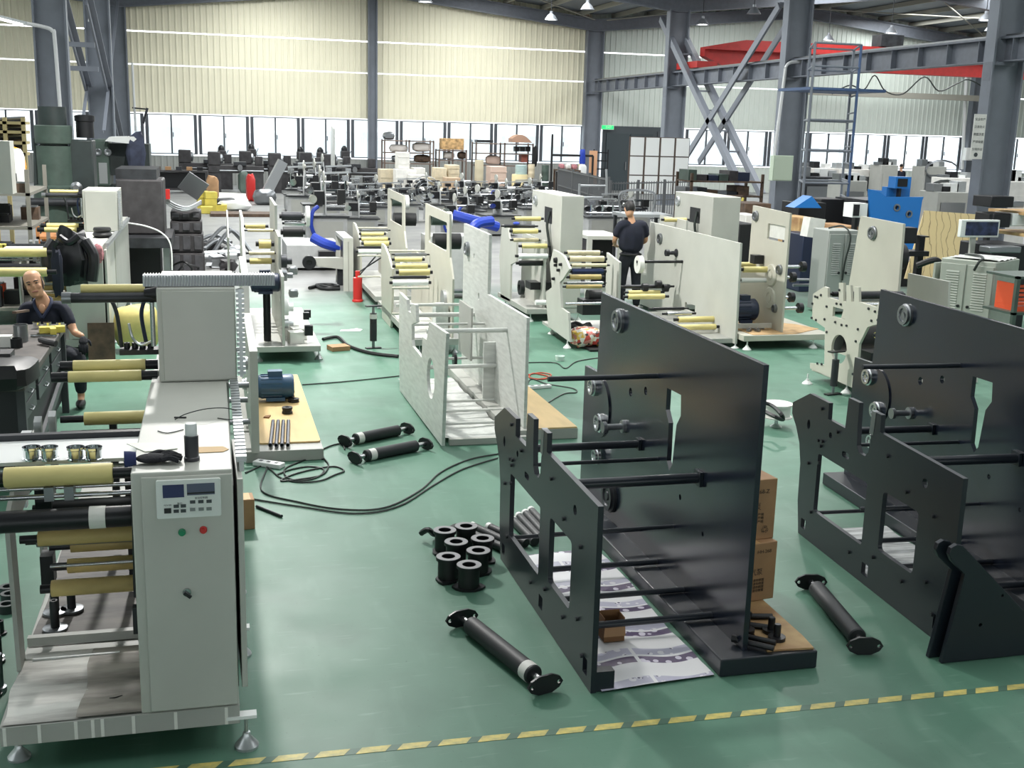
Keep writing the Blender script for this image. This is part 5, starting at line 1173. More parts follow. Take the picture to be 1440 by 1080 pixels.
for s, h in ((-1, h1_), (1, h2_)):
    d = Vector((-s*.5, .8, -.15)).normalized(); sd = d.cross(Vector((0, 0, 1)))
    ch_ = [[(h, .03), (h+d*.09, (.042, .02))]]+[[(h+d*.085+sd*((k-1.5)*.021), .0105), (h+d*(.085+.045)+sd*((k-1.5)*.022)-Vector((0, 0, .008)), .0095), (h+d*(.085+L)+sd*((k-1.5)*.022)-Vector((0, 0, .03)), .008)] for k, L in enumerate((.075, .088, .082, .064))]+[[(h+d*.03+sd*s*.03, .014), (h+d*.06+sd*s*.055, .012), (h+d*.09+sd*s*.06-Vector((0, 0, .015)), .0095)]]
    for c_ in ch_: v, f = skin_mesh(*chain(c_)); bm.add(v, f)
bm.add(mbh.v, mbh.f); body = bm.build('body', SKIN, wk); fuse(body, .012); face(body, V)
hm = MB(); hm.ball((0, .012, .018), .1, 18, (.86, 1.1, 1.12)); keep = [i for i, p in enumerate(hm.v) if p[1] > -.055 and (p[2] > -.02 or p[1] > .035) and p[2] > -.075]
ix = {i: k for k, i in enumerate(keep)}; hm.f = [tuple(ix[i] for i in f) for f in hm.f if all(i in ix for i in f)]; hm.v = [V(*hm.v[i]) for i in keep]; hm.build('hair', HAIR, body)
sh = limbs([(pel-Vector((0, 0, .03)), (.225, .15)), (pel.lerp(chest, .5), (.23, .15)), (chest, (.24, .15)), (Vector((X0, Yw, 1.41)), (.2, .11)), (nk-Vector((0, 0, .015)), .07)],
           *[[(chest+Vector((0, 0, .1)), .1), (s, .09), (s.lerp(e, .5), .078), (s.lerp(e, .8), .074)] for s, e in ((s1, e1), (s2, e2))]).build('tee_shirt', SHIRT, wk); fuse(sh, .015)
tr = limbs(*[[(pel+Vector((0, 0, .04)), .14)]+[(p, r+.02) for p, r in l[1:5]] for l in legs]).build('jeans', JEANS, wk); fuse(tr, .015)
MB().sweep([(pel.x+.165*cos(2*pi*k/20), pel.y+.125*sin(2*pi*k/20), .93) for k in range(20)], .02, 6, True).build('belt', BLACK, wk)
for s in (-1, 1): MB().ball((X0+s*.14, Yw+.08, .045), .05, 12, (.95, 2.6, .85)).build('shoe', BLACK, wk)
# ================================================================== LEFT SIDE, BEHIND THE NEAR MACHINE
lm = copy_tree(sa, (-1.76, 16.13, 0), 0, 'grey slitting machine far left with black coat thrown over it', skip=('bed_paper', 'tape_strip', 'hanging_pendant', 'control_panel', 'green_push_button', 'red_push_button', 'selector_switch', 'chain_link'))
def coat(label, c, seed):
    o = thing('coat', label, 'coat', c)
    MB().add(*(lambda v: (v.v, v.f))(lump((c[0], c[1], c[2]-.26), (.24, .13, .34), seed, .34, 26, .75))).build('coat_body', BAGBLK, o)
    for s in (-1, 1): MB().sweep(curve([(c[0]+s*.16, c[1]-.06, c[2]-.05), (c[0]+s*.25, c[1]-.1, c[2]-.22), (c[0]+s*.22, c[1]-.1, c[2]-.5)], 5), .065, 10).build('sleeve', BAGBLK, o)
    MB().sweep(curve([(c[0]-.1, c[1]-.1, c[2]+.0), (c[0], c[1]-.13, c[2]-.06), (c[0]+.1, c[1]-.1, c[2]+.01)], 5), .04, 8).build('coat_collar', BAGBLK, o)
    return o
q = gy(98, 332, 13.85); coat('shiny black coat thrown over the far left machine', (q.x, 13.85, q.z), 2)
q = gy(80, 378, 13.6); single('navy_cloth', MB().add(*(lambda v: (v.v, v.f))(lump((q.x, 13.6, q.z-.05), (.07, .06, .3), 9))), SHIRT, 'dark navy cloth hanging below the black coat', 'cloth')
q = gy(137, 357, 14.1); single('pink_cloth', lump((q.x, 14.1, q.z), (.075, .04, .12), 6), PINK, 'small pink patterned cloth hanging at the far left cabinet', 'cloth')
q = gy(144, 332, 15.2)
for k in range(3): single('black_plug', MB().lathe((q.x, 15.2, q.z-.05+k*.055), (q.x, 15.2, q.z-.002+k*.055), [(0, 0), (.12-.01*k, 0), (.13-.01*k, .4), (.1, 1), (0, 1)], 20), BLACK, 'black stacked pulley on the far left cabinet, %s of three' % ('bottom', 'middle', 'top')[k], 'pulley')
for k in range(4): q = gy(3+k*6, 346, 15.7); single('yellow_block', MB().box((q.x, 15.7, q.z), (.07, .12, .05)), YELL, 'yellow block on the far left rollers, %s counted from the edge' % ('first', 'second', 'third', 'fourth')[k], 'block')
for k, (x, y) in enumerate(((0, 355), (0, 383))):
    Yr = 13.7-.35*k; a = gy(-60, y, Yr); b = gy(66, y, Yr); o = thing('wrapped_roller', 'long yellow wrapped roller at the far left, %s one' % ('upper', 'lower')[k], 'roller', ((a.x+b.x)/2, Yr, a.z)); roller(o, a.x, b.x, Yr, a.z, .05, PAPERY, .1)
    MB().bb(a.x-.1, a.x-.04, Yr-.1, Yr+.1, .0, a.z+.1).build('roller_stand', GREY2, o)
# yellow paper covered pack and brown board behind the hoses
q = gz(192, 500); single('paper_pack', lump((q.x, q.y+.3, .3), (.32, .25, .3), 11, .08), mat('yellow_paper', (222, 206, 130), .65, var=.12), 'yellow paper wrapped pack standing behind the black hoses', 'package')
q = gz(143, 508); single('brown_board', MB().box((q.x, q.y+.1, .22), (.3, .03, .44), 0, R(-8)), RUST, 'brown board standing beside the seated man', 'board')
# ---- work bench
TOP = mat('bench_top', (86, 80, 76), .6, var=.35, vscale=5)
wb_ = thing('work_bench', 'dark steel work bench with drawers and a cluttered top', 'bench', (-2.0, 10.3, 0))
MB().bb(-2.9, -1.38, 8.9, 11.55, .80, .86).build('bench_top', TOP, wb_, bevel=.008)
BENCH = mat('bench_steel', (72, 74, 78), .5, var=.25, vscale=4)
MB().bb(-2.85, -1.45, 9.0, 11.5, .12, .799).build('carcass', mat('bench_dark', (40, 40, 44), .6), wb_)
for i, y in enumerate((9.05, 9.9, 10.75)):
    for j, z in enumerate((.5, .64)):
        d = MB().bb(-1.449, -1.425, y, y+.7, z, z+.125).build('drawer', BENCH, wb_, bevel=.004)
        MB().sweep([(-1.424, y+.29, z+.06), (-1.40, y+.29, z+.05), (-1.40, y+.41, z+.05), (-1.424, y+.41, z+.06)], .006, 6).build('drawer_handle', STEELD, d)
for y in (8.95, 11.45): MB().bb(-1.45, -1.39, y, y+.06, 0, .799).build('leg', BENCH, wb_); MB().bb(-2.9, -2.84, y, y+.06, 0, .799).build('leg', BENCH, wb_)
MB().bar((-1.41, 9.0, .1), (-1.41, 11.5, .42), .03, .07).build('diagonal_brace', BENCH, wb_)
vz = thing('vise', 'black covered bench vise at the near end of the work bench', 'vise', gz(22, 535, .861)); q = gz(18, 540, .861)
MB().add(*(lambda v: (v.v, v.f))(lump((q.x-.05, q.y, .95), (.26, .3, .12), 3, .12))).build('cover', BLACK, vz)
MB().box((q.x-.1, q.y+.2, 1.02), (.16, .2, .1)).build('jaw', CASTI, vz)
def tin(label, p, r, h, m): 
    o = thing('tin', label, 'tin', p); MB().lathe(p, p+Vector((0, 0, h)), [(0, 0), (r, 0), (r, .97), (r*1.05, 1), (r*.93, 1), (r*.9, .3), (0, .3)], 18).build('tin_body', m, o); return o
T = lambda x, y: gz(x, y, .861)
tin('grey tin holding brushes on the work bench', T(30, 480), .06, .15, STEELD); tin('dark tin standing in front of the grey tin on the bench', T(28, 483)+Vector((0, -.18, 0)), .05, .08, BLACKM)
for k, x in enumerate((51, 66, 84)): tin('shiny steel bush on the work bench, %s from the grey tin' % ('first', 'second', 'third')[k], T(x, 463)+Vector((0, .05, 0)), .035, .06, CHROME)
single('wood_stick', MB().bar(T(22, 470)+Vector((0, 0, .2)), T(40, 462)+Vector((0, 0, .17)), .04, .02), RUST, 'brown wooden stick lying across the grey tin', 'stick')
for k, (x, y, w) in enumerate(((67, 468, .14), (84, 467, .09), (75, 470, .05))): p = T(x, y); single('brass_block', MB().box((p.x, p.y, .8615+.03), (w, .09, .055), .2), YELL, 'yellow block on the work bench, %s' % ('longest of the three', 'right of the longest', 'smallest, in between')[k], 'block')
p = T(60, 474); single('hand_tool', MB().cyl((p.x-.1, p.y, .875), (p.x+.12, p.y-.03, .875), .012), CHROME, 'bright tool lying on the bench before the yellow blocks', 'tool')
p = T(66, 486); single('pipe_elbow', MB().sweep(curve([(p.x-.06, p.y+.1, .895), (p.x, p.y, .895), (p.x+.08, p.y-.05, .885)], 6), .028, 10), CASTI, 'brown bent pipe lying on the bench edge', 'pipe')
p = T(7, 488); single('white_box', MB().box((p.x, p.y, .861+.05), (.12, .1, .1)), PAPERW, 'small white box on the bench at the picture edge', 'box')
single('bench_mat', MB().bb(-2.3, -1.7, 9.9, 10.6, .8605, .868), BLACK, 'dark rubber mat lying on the work bench', 'mat')
for k in range(3): q = gz(132+k*9, 532); single('steel_ring', MB().tube((q.x, q.y-.03, .045), (q.x, q.y+.06, .045), .045, .032, 18), (STEELD, BLACKM, ALU)[k], 'ring lying under the yellow rollers, %s' % ('dark grey one', 'black one', 'white one')[k], 'ring')
# ---- radial drill
def dk(name, lab, cat, loc, grp=None): return thing(name, lab, cat, loc, grp)
YR = 21.6; rx = gy(77, 220, YR).x
rd = dk('radial_drill', 'large green radial drill with thick column at the left', 'machine tool', (rx, YR, 0))
z = lambda y: gy(77, y, YR).z
MB().lathe((rx, YR, 0), (rx, YR, z(330)), [(0, 0), (.42, 0), (.42, .12), (.3, .14), (.3, 1), (0, 1)], 26).build('base_column', MGREEND, rd)
MB().lathe((rx, YR, z(330)), (rx, YR, z(205)), [(0, 0), (.36, 0), (.38, .05), (.38, .55), (.3, .57), (.3, 1), (0, 1)], 26).build('arm_sleeve', MGREEN, rd)
MB().lathe((rx, YR, z(238)), (rx, YR, z(150)), [(.22, 0), (.23, .05), (.23, 1), (0, 1)], 26).build('column', MGREEND, rd)
MB().lathe((rx, YR, z(202)), (rx, YR, z(176)), [(0, 0), (.3, 0), (.31, .05), (.31, .95), (.3, 1), (0, 1)], 26).build('top_drum', MGREEN, rd)
MB().lathe((rx-.12, YR, z(176)), (rx-.12, YR, z(150)), [(0, 0), (.12, 0), (.12, .8), (.08, 1), (0, 1)], 18).build('motor', MGREEND, rd)
MB().lathe((rx+.5, YR+.2, z(193)), (rx+.5, YR+.2, z(160)), [(0, 0), (.15, 0), (.15, .7), (.17, .72), (.17, .95), (.1, 1), (0, 1)], 20).build('motor', BLACKM, rd)
MB().bb(rx+.25, rx+.64, YR-.1, YR+.5, z(300), z(196)).build('arm', MGREEND, rd, bevel=.02)
MB().cyl((rx-.45, YR-.42, z(282)), (rx+.42, YR-.42, z(282)), .07).build('clamp_shaft', DARKST, rd)
MB().bar((rx-.35, YR, z(290)), (rx-.3, YR, z(195)), .06, .06).build('support_strut', MGREEND, rd)
MB().lathe((rx+.36, YR-.3, z(262)), (rx+.36, YR-.38, z(262)), [(0, 0), (.1, 0), (.1, .6), (.05, 1), (0, 1)], 20).build('dial', STEELD, rd)
# ---- milling machine beside it
YM = 23.8; a = gy(130, 196, YM); b = gy(155, 262, YM)
ml = dk('milling_machine', 'dark green milling machine with oval dials on its head', 'machine tool', ((a.x+b.x)/2, YM, 0))
MB().bb(a.x, b.x, YM, YM+.9, b.z, a.z).build('head', MGREEN, ml, bevel=.03); MB().bb(a.x-.2, b.x+.1, YM+.2, YM+1.2, 0, b.z-.001).build('column', MGREEND, ml, bevel=.03)
for dx in (.09, .27): MB().lathe((a.x+dx, YM, a.z-.24), (a.x+dx, YM-.03, a.z-.24), [(0, 0), (.07, 0), (.07, .6), (.055, 1), (.02, 1), (0, .6)], 20).build('dial', STEELD, ml)
MB().bb(a.x+.09, b.x-.04, YM-.012, YM-.0005, b.z+.05, b.z+.45).build('nameplate', ALU, ml)
MB().bb(a.x-.9, a.x-.001, YM+.1, YM+.8, b.z, a.z-.15).build('overarm', MGREEND, ml, bevel=.03)
q = gy(170, 195, YM); MB().prism([(q.x-.28, q.z-.05), (q.x-.2, q.z+.03), (q.x+.25, q.z+.05), (q.x+.3, q.z), (q.x+.2, q.z-.09)], (), YM-.2, YM+.5, 'y').build('white_tray', WHITE, ml)
MB().bb(q.x-.3, q.x+.5, YM+.3, YM+1.1, b.z+.2, q.z-.1).build('knee', MGREEND, ml)
q = gy(193, 215, YM+.2); single('hanging_coat', lump((q.x, YM-.1, q.z), (.2, .12, .4), 5, .25), mat('blue_grey_cloth', (62, 68, 88), .85, var=.3), 'blue grey work coat hanging beside the milling machine', 'coat')
# ---- big dark casting and the table under it
YD = 19.7; a = gy(176, 252, YD); b = gy(232, 330, YD)
dc = dk('steel_plate_box', 'big dark steel cabinet block behind the far left machine', 'cabinet', ((a.x+b.x)/2, YD, 0))
MB().bb(a.x-.15, b.x, YD, YD+1.0, b.z, a.z).build('cabinet_body', CASTI, dc, bevel=.03); MB().bb(a.x-.15, b.x-.1, YD+.05, YD+1.5, a.z, a.z+.16).build('top_slab', DARKST, dc)
MB().bb(a.x-.3, b.x+.12, YD-.6, YD+1.2, b.z-.16, b.z-.001).build('table_top', DARKST, dc)
for x in (a.x-.25, b.x-.02): MB().bb(x, x+.1, YD-.5, YD-.4, 0, b.z-.161).build('leg', STEELD, dc)
MB().bb(a.x-.1, b.x-.1, YD+.4, YD+1.1, 0, b.z-.161).build('lower_box', BLACKM, dc)
for k in range(3): o = single('white_plate', MB().box((gz(188+k*9, 400).x, gz(188+k*9, 400).y, .32), (.04, .5, .62), R(10), R(-12)), ALU, 'pale metal plate leaning under the dark table, %s' % ('first', 'second', 'third')[k], 'plate')
single('hose', MB().sweep(curve([gy(176, 313, 18.3), gy(205, 318, 18.2), gy(228, 328, 18.2), gy(240, 345, 18.2), gy(242, 380, 18.2)], 6), .012, 6), WHITE, 'thin white hose drooping over the dark table edge', 'hose')
# ---- stack of dark castings and drawers
YS = 21.5
for k, (y0, y1) in enumerate(((376, 345), (345, 318), (318, 300), (300, 286))):
    z0 = max(0.0, gy(262, y0+10, YS).z) if k else 0.0; z1 = gy(262, y1+10, YS).z-.01
    a = gy(238+k*1, 340, YS).x; b = gy(287-k, 340, YS).x
    o = dk('dark_casting', 'dark casting block in the tall stack left of the aisle, %s' % ('bottom', 'second from below', 'third from below', 'top')[k], 'casting', ((a+b)/2, YS+.3, z0), 'stacked dark castings')
    MB().bb(a, b, YS, YS+.7, z0+.001, z1).build('casting_body', CASTI, o, bevel=.03)
    for j in range(3): w = (b-a)/3; MB().bb(a+j*w+.03, a+(j+1)*w-.03, YS-.03, YS-.0005, z0+.05, z1-.04).build('casting_boss', mat('casting_face', (74, 74, 78), .6, var=.3), o, bevel=.01)
for k in range(3): single('grey_cable', MB().sweep(curve([gy(232, 278+k*3, YS-.1), gy(248, 288+k*3, YS-.2), gy(265, 291+k*2, YS-.2), gy(283, 282+k*2, YS-.1)], 6), .02, 6), ALU, 'grey cable looped across the stacked castings, %s' % ('top', 'middle', 'bottom')[k], 'cable')
q = gy(234, 273, YS-.2); single('red_lamp', MB().box((q.x, YS-.2, q.z), (.12, .1, .17)), RED, 'red lamp box above the stacked castings', 'lamp')
q = gy(272, 262, YS+.6); single('grey_plate', MB().box((q.x, YS+.7, q.z), (.42, .03, .38), .2, .4, .6), STEELD, 'grey steel plate standing on edge above the castings', 'plate')
for k in range(12):
    rnd = random.Random(60+k); q = gz(246+k*7.4, rnd.uniform(352, 385)); 
    single('scrap_casting', lump((q.x, q.y, .12), (rnd.uniform(.12, .28), rnd.uniform(.12, .22), .125), k, .5, 10), (DARKST, CASTI, STEELD)[k % 3], '%s scrap casting in the loose heap, number %s from the dark stack' % (('dark', 'brownish', 'grey')[k % 3], ('one', 'two', 'three', 'four', 'five', 'six', 'seven', 'eight', 'nine', 'ten', 'eleven', 'twelve')[k]), 'casting', 'loose castings beside the stack')
single('wire_tangle', MB().sweep(curve([gz(240, 375, .3), gz(258, 368, .45), gz(270, 380, .3), gz(250, 385, .2), gz(262, 372, .35), gz(285, 380, .1), gz(275, 388, .05)], 7), .02, 6), BLACK, 'dark wire tangle in front of the loose castings', 'wire')
# ---- shelf rack at the picture edge
def rack(name, label, x0, x1, y0, y1, levels, m, top, wide=.05, cat='shelf'):
    r = dk(name, label, cat, ((x0+x1)/2, (y0+y1)/2, 0))
    for x in (x0, x1-wide):
        for y in (y0, y1-wide): MB().bb(x, x+wide, y, y+wide, 0, top).build('upright', m, r)
    for z in levels: MB().bb(x0, x1, y0, y1, z, z+.04).build('shelf_board', m, r)
    return r
RK = mat('rack_grey', (118, 116, 108), .55)
rack('shelf_rack', 'grey shelf rack full of dark parts at the left picture edge', -3.15, -2.35, 16.6, 18.4, (.2, .75, 1.3, 1.75), RK, 2.1)
rnd = random.Random(8)
for k in range(22):
    z = (.241, .791, 1.341, 1.791)[k % 4]; x = rnd.uniform(-3.05, -2.5); y = 16.75+(k//4)*.28
    h = rnd.uniform(.08, .28)
    o = dk('parts_bin', '%s bin on the %s shelf of the left rack, row %s' % (('black', 'dark grey', 'orange', 'brown', 'rubber black')[k % 5], ('bottom', 'second', 'third', 'top')[k % 4], ('one', 'two', 'three', 'four', 'five', 'six')[k//4]), 'bin', (x, y, z), 'bins on the left shelf rack')
    MB().bb(x-.12, x+.12, y-.09, y+.09, z, z+h).build('bin_body', (BLACKM, DARKST, ORANGER, RUST, BLACK)[k % 5], o)
    MB().bb(x-.1, x+.1, y-.07, y+.07, z+h, z+h+.02).build('bin_contents', (STEELD, DARKST, BLACK)[k % 3], o)
gb = single('grey_cabinet', MB().box((gy(2, 235, 15).x-.12, 15.0, gy(2, 235, 15).z), (.5, .3, .62)), GREY2, 'grey switch box at the left picture edge above the rack', 'cabinet')
q = gy(18, 224, 18.6); single('paint_bag', lump((q.x, 18.6, q.z-.1), (.2, .12, .3), 7, .12), ORANGE, 'orange and white bag standing on the left shelf rack', 'bag'); 
q = gy(27, 226, 18.55); single('white_bag', lump((q.x, 18.5, q.z-.1), (.1, .1, .3), 8, .12), WHITE, 'white bag beside the orange bag on the left shelf rack', 'bag')
rack('orange_rack', 'low orange rack with small parts left of the far machine', -2.62, -1.95, 18.9, 19.6, (.15, .55, .95), mat('orange_rack', (176, 120, 72), .6), 1.15)
for k in range(6): x = -2.5+.1*k; single('orange_part', MB().box((x, 19.1, (.191, .591, .991)[k % 3]+.06), (.09, .12, .12)), (ORANGER, BLACKM, STEELD)[k % 3], '%s part on the %s shelf of the low orange rack, %s pair' % (('orange', 'black', 'grey')[k % 3], ('bottom', 'middle', 'top')[k % 3], ('first', 'second')[k//3]), 'part', 'parts on the low orange rack')
YB = 26.0
yr = dk('pallet_rack', 'tall yellowish rack of tubes far behind the left shelf', 'shelf', (gy(20, 200, YB).x, YB, 0))
for x in (-12, 8, 34): q = gy(x, 200, YB); MB().bb(q.x-.04, q.x+.04, YB, YB+.08, 0, gy(x, 165, YB).z).build('upright', mat('rack_yellow', (172, 158, 112), .6), yr)
for y in (172, 185, 200, 216): a = gy(-14, y, YB); b = gy(36, y, YB); MB().bb(a.x, b.x, YB, YB+.6, a.z-.03, a.z+.03).build('shelf_beam', mat('rack_yellow', (172, 158, 112), .6), yr)
for k in range(14): a = gy(-14, 168+k*4, YB+.3); b = gy(36, 166+k*4, YB+.3); MB().cyl((a.x, YB+.2, a.z), (b.x, YB+.25, b.z), .035, n=8).build('tube', (STEELD, DARKST, RUST)[k % 3], yr)
# ================================================================== ROWS OF SMALL PRESSES IN THE HALL BEHIND
PRESSG = mat('press_grey', (176, 178, 178), .45, var=.08)
def press(label, p, kind, grp, flip=1):
    r = thing('label_press', label, 'machine', (p.x, p.y, 0), grp); x, y = p.x, p.y; rnd = random.Random(int(x*37+y*91)); f = flip
    MB().bb(x-.45, x+.45, y-.35, y+.35, .06, .72).build('cabinet', PRESSG, r, bevel=.01)
    MB().bb(x-.36, x+.36, y-.362, y-.3505, .14, .64).build('cabinet_door', GREY2, r)
    MB().bb(x-.5, x+.5, y-.4, y+.4, .721, .76).build('table', DARKST, r)
    if kind in (0, 2):
        MB().prism([(y-.28, .761), (y-.28, 1.1), (y-.1, 1.42), (y+.12, 1.42), (y+.3, 1.05), (y+.3, .761)], [circ(y, 1.15, .06, 10)], x-.03*f, x+.0*f if f < 0 else x, 'x').build('side_plate', PRESSG, r)
        for (dy, z, rr, m) in ((-.18, .95, .05, STEEL), (.02, 1.25, .045, CHROME), (.18, .98, .055, BLACK), (-.05, .88, .035, STEEL)): MB().cyl((x+.005, y+dy, z), (x+.42, y+dy, z), rr, n=10).build('press_roller', m, r)
        MB().lathe((x-.05, y, 1.52), (x+.02, y, 1.52), [(0, 0), (.16, 0), (.16, .4), (.05, .5), (.05, 1), (0, 1)], 18).build('reel_disc', GREY, r)
        MB().bb(x-.26, x-.04, y-.2, y+.14, .98, 1.26).build('motor', BLACKM, r); MB().lathe((x-.3, y-.22, 1.1), (x-.3, y-.3, 1.1), [(0, 0), (.09, 0), (.09, 1), (0, 1)], 14).build('hand_wheel', CHROME, r)
        MB().bb(x+.25, x+.42, y-.3, y-.12, 1.02, 1.3).build('control_box', BLACK, r)
    else:
        for dx in (-.32, .0, .3):
            MB().cyl((x+dx, y-.15, .761), (x+dx, y-.15, 1.2), .03, n=8).build('guide_post', CHROME, r); MB().bb(x+dx-.09, x+dx+.09, y-.24, y-.06, 1.2, 1.34).build('die_head', STEEL if dx else BLACKM, r)
            MB().lathe((x+dx, y+.12, 1.02), (x+dx, y+.3, 1.02), [(0, 0), (.1, 0), (.11, .8), (.04, 1), (0, 1)], 12).build('motor', BLACKM, r)
        MB().cyl((x-.4, y-.2, .9), (x+.4, y-.2, .9), .045, n=10).build('press_roller', CHROME, r); MB().cyl((x-.4, y+.05, .86), (x+.4, y+.05, .86), .05, n=10).build('press_roller', STEEL, r)
        MB().bar((x-.42, y-.1, 1.38), (x+.42, y-.05, 1.42), .05, .05).build('cross_rail', ALU, r)
    if kind == 2: MB().sweep(curve([(x-.2, y-.36, .95), (x-.32, y-.45, .85), (x-.36, y-.46, .6), (x-.3, y-.42, .4), (x-.25, y-.38, .3)], 5), .045, 8).build('blue_hose', BLUEH, r)
    return r
protoP = {}; taken = []
def put(kind, px, py, label, grp, rz=0.0):
    sz = .72 if grp == g2 or 485 < px < 570 else 1.06
    while True:                      # keep clear of the presses already set, moving back along the row
        q = gz(px, py)
        if all(abs(q.x-a) > 1.06 or abs(q.y-b) > .86 for a, b in taken) or py < 286: break
        py -= .6
    if py < 286 or q.y > 42: return
    taken.append((q.x, q.y))
    if kind not in protoP: protoP[kind] = press(label, q, kind, grp); protoP[kind].scale = (1, 1, sz); return
    copy_tree(protoP[kind], (q.x, q.y, 0), rz, label, grp, scale=(1, 1, sz))
g1 = 'small presses in the row left of the white cabinets'; g2 = 'small presses in the crowded middle rows'
W1 = ('nearest the aisle', 'second from the aisle', 'third from the aisle', 'fourth from the aisle', 'fifth from the aisle', 'farthest from the aisle')
for i, (px, py) in enumerate(((458, 352), (452, 330), (470, 318), (444, 305), (476, 298), (455, 287))): put((2, 0, 1, 0, 1, 0)[i], px, py, 'grey press with chrome parts in the left press row, '+W1[i], g1, R((0, 8, -5, 4, 0, 6)[i]))
for i, (px, py) in enumerate(((505, 336), (520, 318), (508, 304), (530, 296), (515, 288))): put((0, 1, 1, 0, 1)[i], px, py, 'grey press in the second press row, '+W1[i], g1, R((-4, 6, 0, 10, 0)[i]))
for i, (px, py) in enumerate(((640, 340), (655, 322), (642, 308), (628, 298), (650, 290), (635, 284))): put((2, 2, 0, 1, 0, 1)[i], px, py, 'grey press behind the tall white plate, '+W1[i], g2, R((0, 5, -6, 0, 8, 0)[i]))
for i, (px, py) in enumerate(((700, 330), (694, 314), (712, 302), (698, 293), (720, 286), (690, 282))): put((0, 1, 0, 2, 0, 1)[i], px, py, 'grey press left of the tall grey cabinet, '+W1[i], g2, R((10, 0, -4, 6, 0, 4)[i]))
for i, (px, py) in enumerate(((752, 318), (745, 303), (738, 292), (760, 290))): put((1, 0, 1, 0)[i], px, py, 'press half hidden by the tall grey cabinet, '+W1[i], g2, R((0, 5, 0, -8)[i]))
for i, (px, py) in enumerate(((843, 332), (862, 320), (886, 326))): put((1, 1, 0, 1)[i], px, py, 'grey press beside the standing man, '+W1[i], g2, R((0, -5, 4, 0)[i]))
for i, (px, py) in enumerate(((420, 296), (575, 292), (600, 300), (590, 284), (410, 285))): put((0, 1, 0, 1, 1)[i], px, py, ('small press behind the thin left plate', 'press in front of the fan', 'press in front of the white crates', 'press among the cream crates', 'press by the yellow block pile')[i], g2, 0)
for i, (px, py) in enumerate(((430, 318), (425, 305), (437, 290), (490, 310), (488, 296), (500, 283), (545, 306), (560, 296), (540, 284), (563, 312))): put((0, 1, 1, 0, 1, 1, 1, 0, 1, 1)[i], px, py, 'press filling the gaps of the left rows, '+('beside the blue hose', 'behind the one beside the blue hose', 'near the steel beam', 'between the first two rows', 'behind the one between the rows', 'close to the wall post', 'before the fan', 'right of the fan foot', 'left of the fan', 'behind the open white machine')[i], g1, R(i*3-12))
for i, (px, py) in enumerate(((672, 318), (668, 300), (676, 290), (730, 312), (725, 298), (618, 312), (612, 290), (668, 283), (745, 284), (705, 283))): put((0, 1, 0, 1, 1, 0, 1, 0, 1, 0)[i], px, py, 'press filling the gaps of the middle rows, '+('under the blue hose', 'behind the blue hose', 'third behind the blue hose', 'beside the tall cabinet', 'behind the one beside the cabinet', 'behind the second white plate', 'by the white crates', 'below the cream barrel', 'near the mesh fence', 'before the barrels')[i], g2, R(12-i*3))
# frame tables with motors and conveyor arm
def ptable(label, x0, x1, y0, y1, h, m=GREY):
    r = thing('machine_table', label, 'table', ((x0+x1)/2, (y0+y1)/2, 0))
    MB().bb(x0, x1, y0, y1, h-.06, h).build('table_top', m, r)
    for x in (x0, x1-.08):
        for y in (y0, y1-.08): MB().bb(x, x+.08, y, y+.08, .0, h-.061).build('leg', m, r)
    MB().bb(x0+.081, x1-.081, y0+.01, y0+.06, .12, .2).build('lower_rail', m, r); MB().bb(x0+.09, x1-.09, y0+.3, y1-.1, .15, h-.1).build('inner_box', BLACKM, r)
    return r
YT = 19.6; a = gy(483, 335, YT); b = gy(497, 400, YT)
tb = ptable('white framed machine table with open dark inside behind the red jack', a.x, b.x, YT, YT+1.3, a.z)
a = gy(428, 362, 20.4); b = gy(482, 378, 20.4)
cv = thing('conveyor_arm', 'grey tapering conveyor arm with a round pulley end', 'conveyor', (b.x, 20.4, 0))
MB().prism([(a.x, a.z-.12), (a.x+.05, a.z), (b.x, a.z), (b.x, b.z)], (), 20.3, 20.5, 'y').build('arm', GREY, cv); MB().lathe((a.x+.07, 20.29, a.z-.07), (a.x+.07, 20.2, a.z-.07), [(0, 0), (.12, 0), (.12, 1), (.05, 1), (.05, .6), (0, .6)], 20).build('pulley', BLACKM, cv)
MB().bb(b.x-.1, b.x, 20.35, 20.45, 0, b.z).build('arm_post', DARKST, cv)
q = gy(463, 343, 21); single('blue_hose', MB().sweep(curve([(q.x-.3, 21, q.z+.12), (q.x-.1, 20.9, q.z+.02), (q.x+.15, 20.9, q.z-.06), (q.x+.3, 21, q.z-.12)], 6), .09, 10), BLUEH, 'fat blue hose lying over the white table behind the conveyor arm', 'hose')
a = gy(425, 345, 22.5); b = gy(480, 368, 22.5)
wt = thing('long_machine', 'long grey machine base behind the conveyor arm', 'machine', ((a.x+b.x)/2, 23, 0)); MB().bb(a.x-.3, b.x, 22.5, 24, 0.05, a.z).build('base_box', PRESSG, wt, bevel=.01); MB().bb(a.x+.3, a.x+.7, 22.3, 22.499, .2, a.z-.1).build('drive_box', BLACKM, wt)
q = gy(668, 335, 19.5); single('blue_hose', MB().sweep(curve([(q.x+.3, 19.5, q.z+.3), (q.x, 19.4, q.z+.25), (q.x-.12, 19.4, q.z), (q.x-.1, 19.4, q.z-.4)], 6), .09, 10), BLUEH, 'fat blue hose drooping behind the open white machines', 'hose')
q = gy(672, 313, 22); single('blue_hose', MB().sweep(curve([(q.x-.5, 22, q.z+.15), (q.x-.1, 21.9, q.z+.05), (q.x+.4, 22, q.z-.08)], 6), .1, 10), BLUEH, 'fat blue hose lying over the presses behind the tall white plate', 'hose')
q = gy(650, 325, 18.2); MBt = MB().bb(q.x-.5, q.x+.6, 18.6, 19.2, .1, 1.05)
single('grey_module', MBt, PRESSG, 'grey box module under the blue hose behind the tall white plate', 'machine', bevel=.01)
